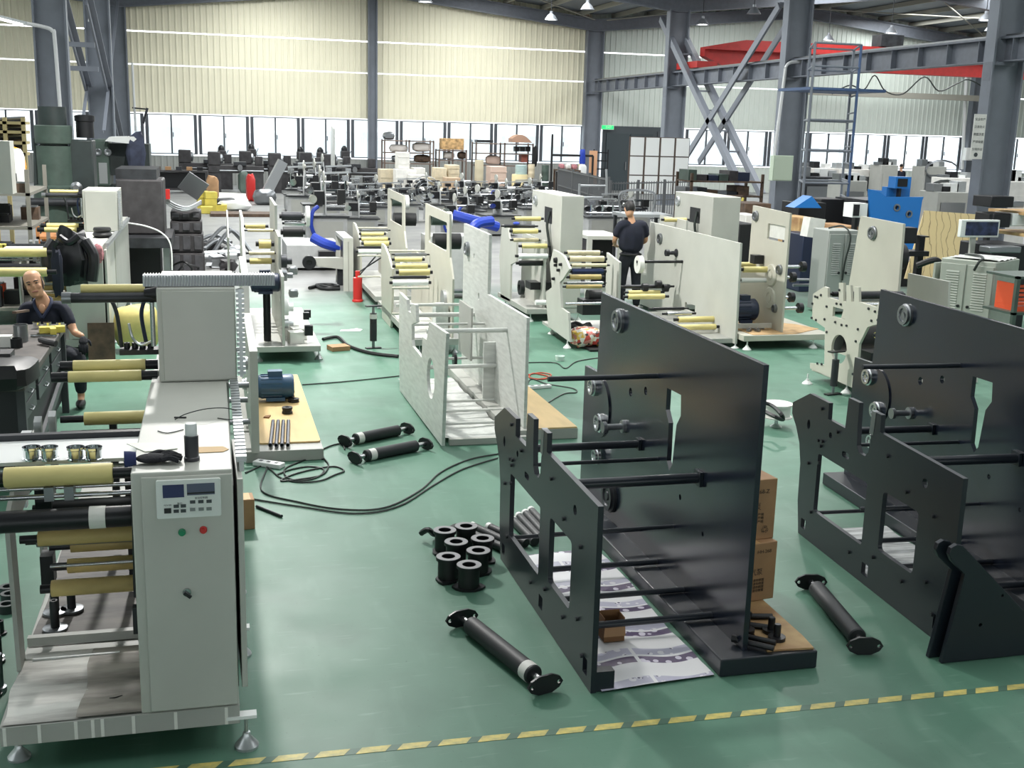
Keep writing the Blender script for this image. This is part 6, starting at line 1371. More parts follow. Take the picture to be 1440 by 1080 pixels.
a = gy(835, 332, 18.5); b = gy(866, 332, 18.5); ptable('white table with dark inside, between tall cabinet and standing man', a.x-.1, b.x+.15, 18.5, 19.6, a.z)
# round wire fan
q = Vector((gy(598, 270, 39.5).x, 39.5, 0)); fz = gy(598, 268, 39.5).z
fn = thing('pedestal_fan', 'round wire pedestal fan among the white crates', 'fan', (q.x, q.y, 0)); MB().lathe((q.x, q.y, 0), (q.x, q.y, fz-.3), [(0, 0), (.3, 0), (.3, .03), (.04, .05), (.04, 1), (0, 1)], 16).build('stand', DARKST, fn)
for rr in (.5, .38, .26, .14): MB().sweep([(q.x+rr*cos(2*pi*k/24), q.y-.1, fz+rr*sin(2*pi*k/24)) for k in range(24)], .012, 5, True).build('guard_ring', STEELD, fn)
for k in range(4):
    a_ = k*pi/2+.3; MB().prism([(q.x, fz), (q.x+.42*cos(a_-.25), fz+.42*sin(a_-.25)), (q.x+.45*cos(a_+.2), fz+.45*sin(a_+.2))], (), q.y-.05, q.y-.035, 'y').build('blade', DARKST, fn)
# ---- machine tools along the back wall
def lathe_machine(label, p, s=1.0, m=CASTI):
    x, y = p.x, p.y; r = thing('lathe', label, 'machine tool', (x, y, 0), 'lathes along the window wall')
    MB().bb(x-1.1, x+1.1, y-.3, y+.3, .62, .86).build('lathe_bed', m, r, bevel=.02)
    for dx in (-.85, .82): MB().bb(x+dx-.25, x+dx+.25, y-.28, y+.28, 0, .619).build('leg', m, r)
    MB().bb(x-1.1, x-.6, y-.32, y+.32, .861, 1.28).build('headstock', m, r, bevel=.03); MB().lathe((x-.599, y, 1.06), (x-.5, y, 1.06), [(0, 0), (.15, 0), (.15, .7), (.08, 1), (0, 1)], 16).build('chuck', STEELD, r)
    MB().bb(x+.75, x+1.05, y-.15, y+.15, .861, 1.16).build('tailstock', m, r, bevel=.02); MB().bb(x-.1, x+.4, y-.42, y+.2, .861, .98).build('carriage', DARKST, r); MB().cyl((x-.65, y-.33, .7), (x+1.08, y-.33, .7), .025, n=8).build('lead_screw', STEELD, r)
    MB().lathe((x+.15, y-.43, .8), (x+.15, y-.5, .8), [(0, 0), (.1, 0), (.1, 1), (0, 1)], 14).build('hand_wheel', STEELD, r)
    r.scale = (1, 1, 1.25); return r
def drill_press(label, p, top, grp='bench drills silhouetted against the windows'):
    x, y = p.x, p.y; r = thing('drill_press', label, 'machine tool', (x, y, 0), grp)
    MB().bb(x-.25, x+.25, y-.3, y+.3, 0, .9).build('pedestal', CASTI, r); MB().cyl((x, y+.1, .9), (x, y+.1, top-.2), .07, n=12).build('column', DARKST, r)
    MB().bb(x-.16, x+.2, y-.35, y+.2, top-.55, top-.22).build('head', CASTI, r, bevel=.04); MB().lathe((x, y-.05, top-.22), (x, y-.05, top), [(0, 0), (.15, 0), (.14, .5), (.05, 1), (0, 1)], 14).build('motor', BLACKM, r)
    MB().cyl((x, y-.25, top-.85), (x, y-.25, top-.55), .035, n=8).build('spindle', STEELD, r); MB().bb(x-.22, x+.22, y-.45, y+.0, 1.12, 1.18).build('drill_table', DARKST, r)
    for k in range(3): MB().cyl((x+.2, y-.1, top-.4), (x+.3, y-.1+.25*cos(k*2.1), top-.4+.25*sin(k*2.1)), .015, n=6).build('feed_lever', STEELD, r)
    return r
for k, px in enumerate((290, 332, 374, 416, 458, 492)): q = gz(px, 266 if px > 300 else 270); lathe_machine('dark lathe standing below the windows, %s from the left column' % ('first', 'second', 'third', 'fourth', 'fifth', 'sixth', 'seventh')[k], Vector((gy(px, 240, 50.5-(k % 2)*2.2).x, 50.5-(k % 2)*2.2, 0)))
for k, (px, py) in enumerate(((311, 204), (353, 202), (422, 206), (450, 207), (484, 205))): q = gy(px, py, 52.0); drill_press('dark drill press standing against the windows, %s from the left column' % ('first', 'second', 'third', 'fourth', 'fifth')[k], Vector((q.x, 52.0, 0)), q.z)
q = gy(255, 242, 47); lb = ptable('dark bench with small parts at the far left wall', q.x-1.3, q.x+1.0, 47, 48, gy(255, 240, 47).z, CASTI)
for k in range(5): single('bench_part', MB().box((q.x-.9+k*.4, 47.4, gy(255, 240, 47).z+.07), (.22, .25, .13)), (RUST, CARD, DARKST, CARD, BLACKM)[k], 'part on the dark bench at the far left wall, %s' % ('first', 'second', 'third', 'fourth', 'fifth')[k], 'part')
q = gz(463, 262); single('white_plate', MB().box((gy(468, 228, 44).x, 44, gy(468, 228, 44).z), (.06, .9, 2.6), 0, .12), PALE, 'thin white plate standing upright before the lathes', 'plate')
# yellow blocks, slab, red drum at the end of the aisle
for k, (x, y, n) in enumerate(((286, 297, 3), (296, 298, 3), (303, 297, 1), (311, 297, 1), (291, 300, 1))):
    q = gz(x, y)
    for j in range(n): single('yellow_pack', MB().box((q.x, q.y, .11+.21*j), (.36, .5, .2), .1*j), YELL, 'yellow paper pack in the pile at the aisle end, stack %s, %s' % (('first', 'second', 'third', 'fourth', 'front')[k], ('bottom', 'middle', 'top')[j]), 'package', 'yellow packs piled at the aisle end')
a = gz(296, 303); b = gz(382, 302); single('brown_slab', MB().bb(a.x, b.x, a.y-.5, a.y+.6, .002, .09), RUST, 'long brown plank lying across the aisle end', 'plank')
a = gz(285, 282); b = gz(360, 279); single('white_sheet', MB().bb(a.x+.5, b.x+.6, a.y, a.y+5, .002, .012), PAPERW, 'big white sheet spread on the far floor', 'sheet')
for k, (x, y, m, s, lab) in enumerate(((299, 283, CARD, (.26, .2, .5), 'tan sack standing behind the yellow packs'), (353, 283, RED, (.2, .2, .55), 'red drum at the aisle end'), (343, 272, MGREEN, (.25, .2, .5), 'green drum behind the red drum'), (330, 296, WHITE, (.6, .3, .18), 'white bundle lying behind the brown plank'), (372, 288, STEELD, (.45, .3, .3), 'grey bundle beside the red drum'), (315, 294, BLACK, (.5, .3, .2), 'dark bundle beside the white bundle'))):
    q = gz(x, y); single('bundle', lump((q.x, q.y, s[2]*.9+.001), s, 30+k, .12), m, lab, 'bundle')
single('steel_beam', MB().box((gz(372, 284).x+.3, gz(372, 284).y, .75), (.35, .2, 1.6), .2, 0, .5), ALU, 'pale steel beam leaning beyond the red drum', 'beam')
q = gz(316, 345); 
for k in range(4): q = gz(300+k*9, 345+(k % 2)*14); single('steel_pipe', MB().sweep(curve([(q.x-.4, q.y, .06), (q.x, q.y+.3, .2+.1*k), (q.x+.4, q.y, .06)], 6), .045, 8), STEELD, 'bent grey pipe in the heap at the aisle end, %s' % ('first', 'second', 'third', 'fourth')[k], 'pipe')
q = gz(305, 372); single('white_duct', MB().cyl((q.x-.3, q.y, .14), (q.x+.35, q.y+.3, .14), .13, n=16), ALU, 'pale duct lying before the loose castings', 'duct')
# ================================================================== BACK CENTRE: SHELVES, CRATES, BARRELS, FENCE
def gyv(x, y, Y): return gy(x, y, Y)
SHB = mat('shelf_rust', (110, 92, 82), .6)
def wrack(label, x0, x1, ytop, ys, Y, n=2):
    a = gyv(x0, ytop, Y); b = gyv(x1, ytop, Y)
    r = thing('storage_rack', label, 'shelf', ((a.x+b.x)/2, Y, 0), 'racks below the windows')
    for k in range(n+1): x = a.x+(b.x-a.x)*k/n; MB().bb(x-.03, x+.03, Y, Y+.06, 0, a.z).build('upright', SHB, r); MB().bb(x-.03, x+.03, Y+.8, Y+.86, 0, a.z).build('upright', SHB, r)
    for y in ys: z = gyv(x0, y, Y).z; MB().bb(a.x, b.x, Y, Y+.86, z-.04, z).build('shelf_board', SHB, r)
    return r
YK = 50.0
wrack('rack with white covered goods, first from the wall post', 541, 610, 196, (197, 214, 229), YK)
wrack('rack with a patterned carton on top, middle of the three', 618, 656, 210, (211, 225), YK)
wrack('rack with an arched cover on top, nearest the dark door', 670, 750, 200, (201, 215, 232), YK)
def onrack(label, cat, name, x0, x1, y0, y1, m, Y=YK+.4, seed=None, d=.5):
    a = gyv(x0, y1, Y); b = gyv(x1, y0, Y)
    if seed is None: return single(name, MB().bb(a.x, b.x, Y-d/2, Y+d/2, a.z+.002, b.z), m, label, cat, bevel=.01)
    return single(name, lump(((a.x+b.x)/2, Y, (a.z+b.z)/2), ((b.x-a.x)/2, d/2, (b.z-a.z)/2), seed, .12, 12), m, label, cat)
CLOTHW = mat('white_cover', (216, 210, 204), .8); PAT = mat('patterned_carton', (212, 172, 118), .7, var=.35, vscale=7)
onrack('white covered bundle on the first rack, left half', 'bundle', 'covered_bundle', 545, 575, 203, 214, CLOTHW, seed=1); onrack('white covered bundle on the first rack, right half', 'bundle', 'covered_bundle', 578, 607, 200, 214, CLOTHW, seed=2)
onrack('grey bundle on the lower shelf of the first rack', 'bundle', 'covered_bundle', 548, 575, 218, 229, STEELD, seed=3); onrack('brown bundle on the lower shelf of the first rack', 'bundle', 'covered_bundle', 580, 606, 217, 229, RUST, seed=4)
onrack('round grey drum on top of the first rack', 'drum', 'round_drum', 537, 556, 185, 197, STEELD, seed=5)
onrack('patterned orange carton on top of the middle rack', 'box', 'patterned_carton', 619, 651, 195, 210, PAT)
onrack('grey roll on top shelf of the middle rack', 'roll', 'wrapped_roll', 622, 640, 213, 224, CLOTHW, seed=6); onrack('dark bundle at the end of the middle rack', 'bundle', 'covered_bundle', 642, 656, 213, 224, RUST, seed=7)
a = gyv(718, 200, YK+.4); b = gyv(746, 190, YK+.4); n = 10
single('arched_cover', MB().prism([(a.x+(b.x-a.x)*k/n, a.z+(b.z-a.z)*sin(pi*(.15+.85*k/n))+.01) for k in range(n+1)]+[(b.x, a.z+.003), (a.x, a.z+.003)], (), YK+.1, YK+.8, 'y'), mat('pinkish_cover', (176, 140, 118), .6), 'arched brown cover on top of the last rack', 'cover')
onrack('dark flat sheet on top of the last rack', 'sheet', 'dark_sheet', 669, 692, 197, 200, DARKST)
for k in range(3): onrack('dark small jar on the last rack, %s' % ('first', 'second', 'third')[k], 'jar', 'dark_jar', 723+k*8, 729+k*8, 206, 213, BLACK, d=.3)
onrack('reddish board leaning in the last rack', 'board', 'red_board', 731, 740, 217, 228, mat('red_brown', (150, 84, 70), .6)); onrack('pale sack under the last rack', 'sack', 'sack', 680, 705, 218, 232, mat('pinkish_sack', (204, 178, 164), .8), seed=8)
q = gyv(752, 220, YK-.3); single('dark_jacket', lump((q.x, YK-.3, q.z), (.13, .1, .5), 12, .2), BLACK, 'dark jacket hanging at the end of the last rack', 'jacket')
# crates and barrels
def crate(label, x0, x1, y0, y1, Y, m, d=.8): 
    a = gyv(x0, y0, Y); b = gyv(x1, y1, Y); z0 = 0 if y1 > 262 else b.z
    o = thing('crate', label, 'crate', ((a.x+b.x)/2, Y, z0), 'crates stacked before the racks')
    MB().bb(a.x, b.x, Y, Y+d, z0+.002, a.z).build('crate_body', m, o, bevel=.02)
    h = a.z-z0
    if h > .35:
        for k in range(2): MB().bb(a.x-.012, b.x+.012, Y-.02, Y-.0005, z0+h*(.3+.4*k), z0+h*(.36+.4*k)).build('crate_band', m, o)
    return o
YC = 45.0
for k, (x0, x1, y0, y1, m, n) in enumerate(((560, 576, 214, 238, WHITEC, 'tall white crate on top of the white stack'), (557, 585, 238, 272, WHITEC, 'big white crate at the bottom of the white stack'), (578, 600, 246, 272, WHITEC, 'wide white crate beside the white stack'), (582, 598, 236, 246, WHITEC, 'small white crate on the wide one'),
        (535, 556, 238, 266, CREAM, 'cream sack stack by the wall post'), (612, 628, 236, 268, CREAM, 'cream crate right of the white ones'), (630, 646, 232, 250, CREAM, 'cream crate on the brown one'), (628, 648, 250, 274, mat('brown_crate', (176, 152, 126), .7), 'brown crate below the cream one'), (606, 626, 250, 274, CREAM, 'low cream crate before the others'),
        (690, 712, 234, 262, mat('pink_crate', (206, 182, 168), .7), 'pinkish crate between the barrels'), (796, 830, 248, 290, STEELD, 'grey steel crate at the mesh fence'))):
    crate(n, x0, x1, y0, y1, YC+.6-(k % 4)*.85 if y1 > 262 or k > 8 else YC, m)
def barrel(label, x0, x1, y0, y1, Y, m):
    a = gyv(x0, y0, Y); b = gyv(x1, y0, Y); c = Vector(((a.x+b.x)/2, Y, 0)); r = (b.x-a.x)/2; z1 = a.z; z0 = gyv(x0, y1, Y).z if y1 < 265 else .002
    o = thing('barrel', label, 'barrel', (c.x, Y, z0), 'barrels before the racks'); MB().lathe((c.x, Y, z0), (c.x, Y, z1), [(0, 0), (r*.96, 0), (r, .03), (r, .3), (r*1.03, .33), (r, .36), (r, .64), (r*1.03, .67), (r, .7), (r, .97), (r*.96, 1), (0, 1)], 18).build('barrel_body', m, o); return o
barrel('cream barrel with pale blue barrel on top', 720, 742, 245, 272, 43.2, mat('cream_barrel', (222, 206, 160), .5)); barrel('pale blue barrel standing on the cream one', 725, 741, 232, 245, 43.2, mat('pale_blue_barrel', (168, 190, 188), .5)); barrel('cream barrel behind the mesh fence end', 743, 752, 231, 250, 44.5, CREAM); barrel('green dark gas bottle beside the barrels', 762, 772, 232, 262, 44.5, MGREEN); barrel('tall cream funnel drum between crates and pinkish crate', 668, 680, 225, 262, 43.9, mat('sand_drum', (196, 186, 160), .6))
for k in range(16): rnd = random.Random(200+k); x = 538+k*14.5; q = gyv(x, 262, 42.75+rnd.random()*.1); single('white_sack', lump((q.x, q.y, .3), (.26, .26, .31), 70+k, .15, 10), (CREAM, WHITEC, CLOTHW)[k % 3], '%s sack before the crates, number %s from the wall post' % (('cream', 'white', 'greyish')[k % 3], ('one', 'two', 'three', 'four', 'five', 'six', 'seven', 'eight', 'nine', 'ten', 'eleven', 'twelve', 'thirteen', 'fourteen', 'fifteen', 'sixteen')[k]), 'sack', 'sacks before the crates')
# frame with curtains and table right of the racks
YG = 49.0; a = gyv(776, 218, YG); b = gyv(834, 218, YG)
cr = thing('clothes_rail', 'black clothes rail in front of the last windows', 'rail', ((a.x+b.x)/2, YG, 0))
for x in (a.x, b.x): MB().cyl((x, YG, 0), (x, YG, a.z+.9*(x == a.x)), .05, n=8).build('post', BLACK, cr)
MB().cyl((a.x, YG, a.z), (b.x, YG, a.z), .05, n=8).build('top_bar', BLACK, cr)
q = gyv(819, 224, YG); single('blue_garment', lump((q.x, YG, q.z), (.16, .1, .5), 21, .15), BLUEH, 'blue garment hanging on the black rail', 'garment'); q = gyv(819, 240, YG-.3); single('white_cloth', lump((q.x, YG-.3, q.z), (.2, .1, .3), 22, .15), WHITE, 'white cloth below the blue garment', 'cloth')
q = gyv(834, 228, YG+.3); single('room_divider', MB().box((q.x, YG+.3, q.z-.3), (.35, .08, 1.6)), mat('peach_panel', (222, 170, 132), .6), 'peach coloured panel standing by the dark door', 'panel')
a = gyv(782, 238, YG); b = gyv(812, 238, YG); ptable('low table with pinkish goods below the last windows', a.x, b.x, YG-.5, YG+.4, a.z, RUST)
for k in range(4): x = a.x+.2+k*.3; single('goods_pack', lump((x, YG-.1, a.z+.13), (.14, .2, .13), 90+k, .15, 10), (PINK, WHITEC, PINK, CREAM)[k], 'small pack on the low table, %s' % ('first', 'second', 'third', 'fourth')[k], 'package')
ld = gyv(845, 222, 52); r = thing('step_ladder', 'dark step ladder standing in front of the dark door', 'ladder', (ld.x, 52, 0))
for s in (-.35, .35): MB().bb(ld.x+s-.03, ld.x+s+.03, 52, 52.06, 0, 2.0).build('ladder_rail', BLACKM, r)
for k in range(5): MB().bb(ld.x-.319, ld.x+.319, 52, 52.06, .3+k*.38, .36+k*.38).build('ladder_step', BLACKM, r)
# exit sign
EXG = mat('exit_green', (40, 200, 110), .4, emit=1.2); q = gyv(854, 179, 53.8); ex = thing('exit_sign', 'green lit exit sign above the dark door', 'sign', (q.x, 53.75, q.z))
MB().bb(q.x-.32, q.x+.32, 53.74, 53.82, q.z-.11, q.z+.11).build('sign_box', WHITE, ex); MB().bb(q.x-.3, q.x+.3, 53.73, 53.739, q.z-.09, q.z+.09).build('sign_face', EXG, ex)
text(ex, 'EXIT', .15, (q.x+.05, 53.727, q.z), FR, WHITE)
# mesh fence
YF = 41.5; FM = mat('fence_steel', (96, 98, 100), .5)
def fence_run(label, p0, p1, h, step=.13):
    p0 = Vector(p0); p1 = Vector(p1); d = p1-p0; n = int(d.length/step); r = thing('mesh_fence', label, 'fence', (p0+p1)/2)
    for z in (.1, h*.55, h): MB().bar(p0+Vector((0, 0, z)), p1+Vector((0, 0, z)), .03, .04).build('fence_rail', FM, r)
    o = None
    for k in range(n+1):
        p = p0+d*(k/n)
        if o is None: o = MB().bb(p.x-.01, p.x+.01, p.y-.01, p.y+.01, 0.02, h+.05).build('fence_bar', FM, r)
        else: share(o, r, p-p0)
    for k in range(4): p = p0+d*(k/3); MB().bb(p.x-.035, p.x+.035, p.y-.035, p.y+.035, 0, h+.1).build('fence_post', FM, r)
    return r
fence_run('grey bar fence behind the tall cabinet, running toward the door', (gyv(785, 258, 43).x, 43, 0), (gyv(855, 280, 34).x, 34, 0), 1.35)
fence_run('grey bar fence right of the standing man, below the white board', (gyv(858, 280, 33.8).x, 33.8, 0), (gyv(968, 280, 36).x, 36, 0), 1.25)
gt = thing('steel_gate', 'pale tube gate leaning at the bar fence', 'gate', (gyv(835, 270, 33.3).x, 33.3, 0)); a = gyv(815, 260, 33.3); b = gyv(852, 275, 33.3)
for z in (.5, .85, 1.2): MB().cyl((a.x, 33.3, z), (b.x, 33.3, z), .035, n=8).build('gate_rail', ALU, gt)
for t in (0, 1): p = Vector((a.x, 33.3, 0)).lerp(Vector((b.x, 33.3, 0)), t); MB().cyl(p, p+Vector((0, 0, 1.25)), .04, n=8).build('gate_post', ALU, gt)
MB().cyl((gyv(856, 290, 33.3).x, 33.3, 0), (gyv(852, 250, 33.3).x, 33.3, 1.7), .04, n=8).build('leaning_pole', ALU, gt)
# white panelled board
YH = 38.0; a = gyv(886, 192, YH); b = gyv(967, 262, YH)
wh = thing('panel_board', 'big white board of square panels standing on edge behind the fence', 'board', ((a.x+b.x)/2, YH, b.z))
MB().bb(a.x, b.x, YH+.03, YH+.06, b.z-.3, a.z).build('board_frame', mat('brown_gap', (86, 72, 64), .7), wh)
for i in range(4):
    for j in range(3):
        w = (b.x-a.x)/4; h = (a.z-b.z+.3)/3; MB().bb(a.x+i*w+.05, a.x+(i+1)*w-.03, YH, YH+.0295, b.z-.3+j*h+.02, b.z-.3+(j+1)*h-.02).build('board_panel', WHITE, wh)
for x in (a.x+.2, b.x-.2): MB().bb(x-.04, x+.04, YH+.061, YH+.12, 0, a.z-.1).build('board_leg', DARKST, wh)
cart = thing('hand_cart', 'grey flat cart with round table behind the standing man', 'cart', (gyv(905, 305, 22).x, 22, 0)); q = gyv(905, 300, 22)
MB().bb(q.x-.5, q.x+.5, 21.7, 22.5, q.z-.06, q.z).build('cart_deck', ALU, cart)
for sx in (-.45, .45):
    for sy in (21.75, 22.4): MB().bb(q.x+sx-.03, q.x+sx+.03, sy, sy+.06, 0, q.z-.061).build('leg', DARKST, cart)
MB().sweep(curve([(q.x-.35, 22.4, q.z), (q.x-.35, 22.4, q.z+.4), (q.x+.35, 22.4, q.z+.4), (q.x+.35, 22.4, q.z)], 4), .025, 8).build('cart_handle', STEELD, cart)
# ================================================================== RIGHT HALL
# rack of rolls and parts between the right columns
YQ = 30.0
def block(label, name, cat, x0, x1, y0, y1, Y, m, d=.6, floor=True, grp=None):
    a = gyv(x0, y0, Y); b = gyv(x1, y1, Y); o = MB().bb(a.x, b.x, Y, Y+d, 0.002 if floor else b.z, a.z); return single(name, o, m, label, cat, grp, bevel=.015)
r_ = rack('shelf_rack', 'long dark rack of parts behind the cross braces', gyv(972, 250, YQ).x, gyv(1075, 250, YQ).x, YQ, YQ+1.1, (.2, .65, 1.1, 1.5), RUST, 1.75, .07)
for k in range(26):
    rnd = random.Random(300+k); z = (.241, .691, 1.141, 1.541)[k % 4]; x = gyv(978+(k//4)*14.5, 250, YQ).x; w = rnd.uniform(.12, .2); h = rnd.uniform(.1, .3)
    single('rack_part', MB().bb(x-w, x+w, YQ+.2, YQ+.9, z+.002, z+h), (DARKST, CASTI, STEELD, MGREEN, RUST, NAVYM)[k % 6], 'part in the long dark rack behind the cross braces, bay %s, %s shelf' % (('one', 'two', 'three', 'four', 'five', 'six', 'seven')[k//4], ('bottom', 'second', 'third', 'top')[k % 4]), 'part', 'parts in the long dark rack')
yk = thing('pipe_rack', 'low yellowish pipe rack in front of the long dark rack', 'rack', (gyv(1020, 290, 27).x, 27, 0))
for x in (1000, 1030, 1050): q = gyv(x, 275, 27); MB().bar((q.x-.25, 27, 0), (q.x, 27.2, 1.25), .05, .05).build('rack_leg', YELL, yk); MB().bar((q.x+.25, 27.6, 0), (q.x, 27.4, 1.25), .05, .05).build('rack_leg', YELL, yk)
for k in range(4): MB().cyl((gyv(995, 275, 27).x, 27.2+.1*k, .5+.25*k), (gyv(1056, 275, 27).x, 27.2+.1*k, .5+.25*k), .05, n=8).build('tube', RUST, yk)
block('rusty brown table block under the right column', 'steel_table', 'table', 1048, 1084, 286, 300, 22, RUST, .8)
block('white crate beside the rusty brown table block', 'crate', 'crate', 1049, 1066, 302, 318, 20.5, WHITEC, .6); block('black crate pile left of the white plate with round covers', 'black_crate', 'crate', 1040, 1062, 315, 335, 19.5, BLACK, .7)
# scaffold tower
BLS = mat('scaffold_blue', (74, 98, 136), .5); GAL = mat('scaffold_grey', (128, 134, 142), .45); 
YV = 26.0; sx0 = gyv(1127, 300, YV).x; sx1 = gyv(1190, 300, YV).x; ztop = gyv(1190, 127, YV).z; zr = gyv(1190, 62, YV).z
sc = thing('scaffold_tower', 'tall tube scaffold tower with blue platform in the right hall', 'scaffold', ((sx0+sx1)/2, YV+.8, 0))
zs = [gyv(1190, y, YV).z for y in (345, 258, 213, 170, 127)]
pts = [(sx0, YV), (sx1, YV), (sx1+.75, YV+1.6), (sx0+.75, YV+1.6)]
for i, (x, y) in enumerate(pts): MB().cyl((x, y, 0), (x, y, zr), .035, n=8).build('scaffold_post', GAL if i != 1 else BLS, sc)
for z_ in zs[0:]:
    if z_ < .1: z_ = .15
    for i in range(4): p, q = pts[i], pts[(i+1) % 4]; MB().cyl((p[0], p[1], z_), (q[0], q[1], z_), .028, n=8).build('scaffold_ledger', GAL if z_ < ztop-.1 else BLS, sc)
for k in range(9): z_ = .5+k*.42; MB().cyl((pts[1][0], pts[1][1], z_), (pts[2][0], pts[2][1], z_), .02, n=6).build('ladder_rung', GAL, sc)
MB().bb(sx0-.05, sx1+.8, YV+.0, YV+1.62, ztop-.02, ztop+.05).build('platform', BLS, sc)
for dz in (.5, 1.0):
    z_ = ztop+(zr-ztop)*dz
    for i in range(4): p, q = pts[i], pts[(i+1) % 4]; MB().cyl((p[0], p[1], z_), (q[0], q[1], z_), .025, n=8).build('guard_rail', GAL, sc)
# black boxes and rubbish pile by the scaffold
for k, (x0, x1, y0, y1, Y, m, lab) in enumerate(((1124, 1160, 285, 310, 23, BLACKM, 'black steel chute box behind the plate with white sheet'), (1155, 1185, 280, 310, 24, BLACKM, 'black steel box right of the chute box'), (1130, 1150, 330, 345, 19, NAVYM, 'dark blue sack pile behind the plate with white sheet'), (1124, 1145, 306, 325, 20, WOODB, 'brown carton stack behind the plate with white sheet'), (1186, 1206, 318, 330, 18.5, CARD, 'brown pallet behind the louvred cabinet'))): block(lab, 'steel_box', 'box', x0, x1, y0, y1, Y, m, .8)
q = gyv(1125, 291, 22.6); single('blue_wedge', MB().prism([(q.x-.3, q.z), (q.x+.35, q.z), (q.x+.1, q.z+.25)], (), 22.3, 22.7, 'y'), CYAN, 'bright blue wedge lying before the black chute box', 'wedge')
q = gyv(1143, 320, 18.2); wb2 = thing('carton', 'white printed carton tilted on the rubbish pile', 'box', (q.x, 18.2, q.z)); MB().box((q.x, 18.2, q.z), (.3, .25, .34), 0, 0, .12).build('carton_body', PAPERW, wb2); text(wb2, '2', .12, (q.x+.02, 18.07, q.z-.07), FR, INK)
for k, (x, y, m) in enumerate(((1128, 336, BLUEH), (1140, 342, WHITEC), (1155, 338, STEELD), (1120, 350, BLACKM), (1178, 345, DARKST))):
    q = gz(x, y+44); single('waste_bag', lump((q.x, q.y, .36), (.3, .26, .38), 120+k, .3, 12), m, ('blue', 'white', 'grey', 'black', 'dark grey')[k]+' bag in the rubbish pile behind the cream plate machine', 'bag')
for k in range(3): a = gz(1115, 385+k*8, .3); b = gz(1172, 388+k*6, .3); single('steel_bar', MB().cyl(a, b, .025, n=8), STEELD, 'long steel bar on the floor behind the cream plates, %s' % ('farthest', 'middle', 'nearest')[k], 'bar')
q = gz(1165, 412); mg = thing('electric_motor', 'black motor lying on the floor left of the louvred cabinet', 'motor', (q.x, q.y, 0)); motor(mg, (q.x, q.y, .17), .4, .13, BLACKM)
# blue machine
YN = 23.0; a = gyv(1222, 266, YN); b = gyv(1297, 320, YN); BLU = CYAN
bmx = thing('blue_machine', 'bright blue machine with two round ports, in front of the far windows', 'machine', ((a.x+b.x)/2, YN, 0))
def bp(x, y): q = gyv(x, y, YN); return (q.x, max(q.z, .02))
c1 = bp(1261, 292); c2 = bp(1278, 301)
MB().prism([bp(1222, 266), bp(1236, 270), bp(1247, 277), bp(1299, 277), bp(1297, 282), bp(1291, 320), bp(1286, 360), bp(1222, 350), bp(1224, 310)], [circ(c1[0], c1[1], .05, 14), circ(c2[0], c2[1], .05, 14)], YN, YN+.06, 'y').build('front_plate', BLU, bmx)
for c in (c1, c2): MB().tube((c[0], YN-.02, c[1]), (c[0], YN-.0005, c[1]), .085, .051, 18).build('port_ring', STEELD, bmx)
MB().prism([(YN+1.0, .02), (YN+1.0, a.z), (YN+1.3, a.z-.1), (YN+2.0, a.z-.1), (YN+2.0, .02)], (), b.x-.2, b.x-.14, 'x').build('side_plate', BLU, bmx); MB().bb(a.x, b.x-.2, YN+.0605, YN+1.4, .3, a.z-.25).build('machine_core', DARKST, bmx); MB().bb(b.x-.5, b.x+.12, YN+.8, YN+1.0, a.z-.25, a.z+.02).build('side_arm', BLU, bmx)
q = gyv(1267, 256, YN+.6); bx_ = thing('control_box', 'small blue control box standing on the blue machine', 'box', (q.x, YN+.6, q.z)); MB().bb(q.x-.2, q.x+.2, YN+.5, YN+.8, q.z-.14, q.z+.12).build('box_shell', BLU, bx_); MB().bb(q.x-.15, q.x+.1, YN+.485, YN+.4995, q.z-.1, q.z+.08).build('box_screen', BLACKM, bx_); MB().bb(q.x-.03, q.x+.03, YN+.6, YN+.7, q.z-.4, q.z-.1405).build('box_post', DARKST, bx_)
# marble sheet
YM_ = 19.5
def marble():
    m = bpy.data.materials.new('veined_sheet'); m.use_nodes = True; nt = m.node_tree; b = nt.nodes['Principled BSDF']; tc = nt.nodes.new('ShaderNodeTexCoord')
    w = nt.nodes.new('ShaderNodeTexWave'); w.inputs['Scale'].default_value = 2.2; w.inputs['Distortion'].default_value = 7; w.inputs['Detail'].default_value = 3; nt.links.new(tc.outputs['Object'], w.inputs['Vector'])
    cr = nt.nodes.new('ShaderNodeValToRGB'); cr.color_ramp.elements[0].color = rgb(140, 122, 92); cr.color_ramp.elements[1].position = .05; cr.color_ramp.elements[1].color = rgb(212, 192, 146)
    nt.links.new(w.outputs[0], cr.inputs[0]); nt.links.new(cr.outputs[0], b.inputs['Base Color']); b.inputs['Roughness'].default_value = .4; return m
P4 = [gyv(1300, 296, YM_), gyv(1381, 302, YM_), gyv(1365, 392, YM_-.25), gyv(1272, 392, YM_-.25)]
mb4 = MB(); mb4.add([tuple(p) for p in P4]+[(p.x, p.y+.02, p.z) for p in P4], [(3, 2, 1, 0), (4, 5, 6, 7), (0, 1, 5, 4), (1, 2, 6, 5), (2, 3, 7, 6), (3, 0, 4, 7)])
single('veined_sheet', mb4, marble(), 'cream sheet with brown wavy veins leaning before the blue machine', 'sheet', smooth=False)
single('sheet_support', MB().bb(P4[3].x+.05, P4[2].x, YM_+.1, YM_+.5, .002, P4[2].z+.3), BLACKM, 'dark stand carrying the veined cream sheet', 'stand')
bf = thing('machine_stand', 'black steel stand in front of the veined cream sheet', 'stand', (gyv(1295, 360, 16).x, 16, 0))
a = gyv(1280, 333, 16); b = gyv(1300, 333, 16)
for x in (a.x-.15, b.x): MB().bb(x-.08, x+.02, 16, 16.1, 0, a.z).build('leg', BLACKM, bf)
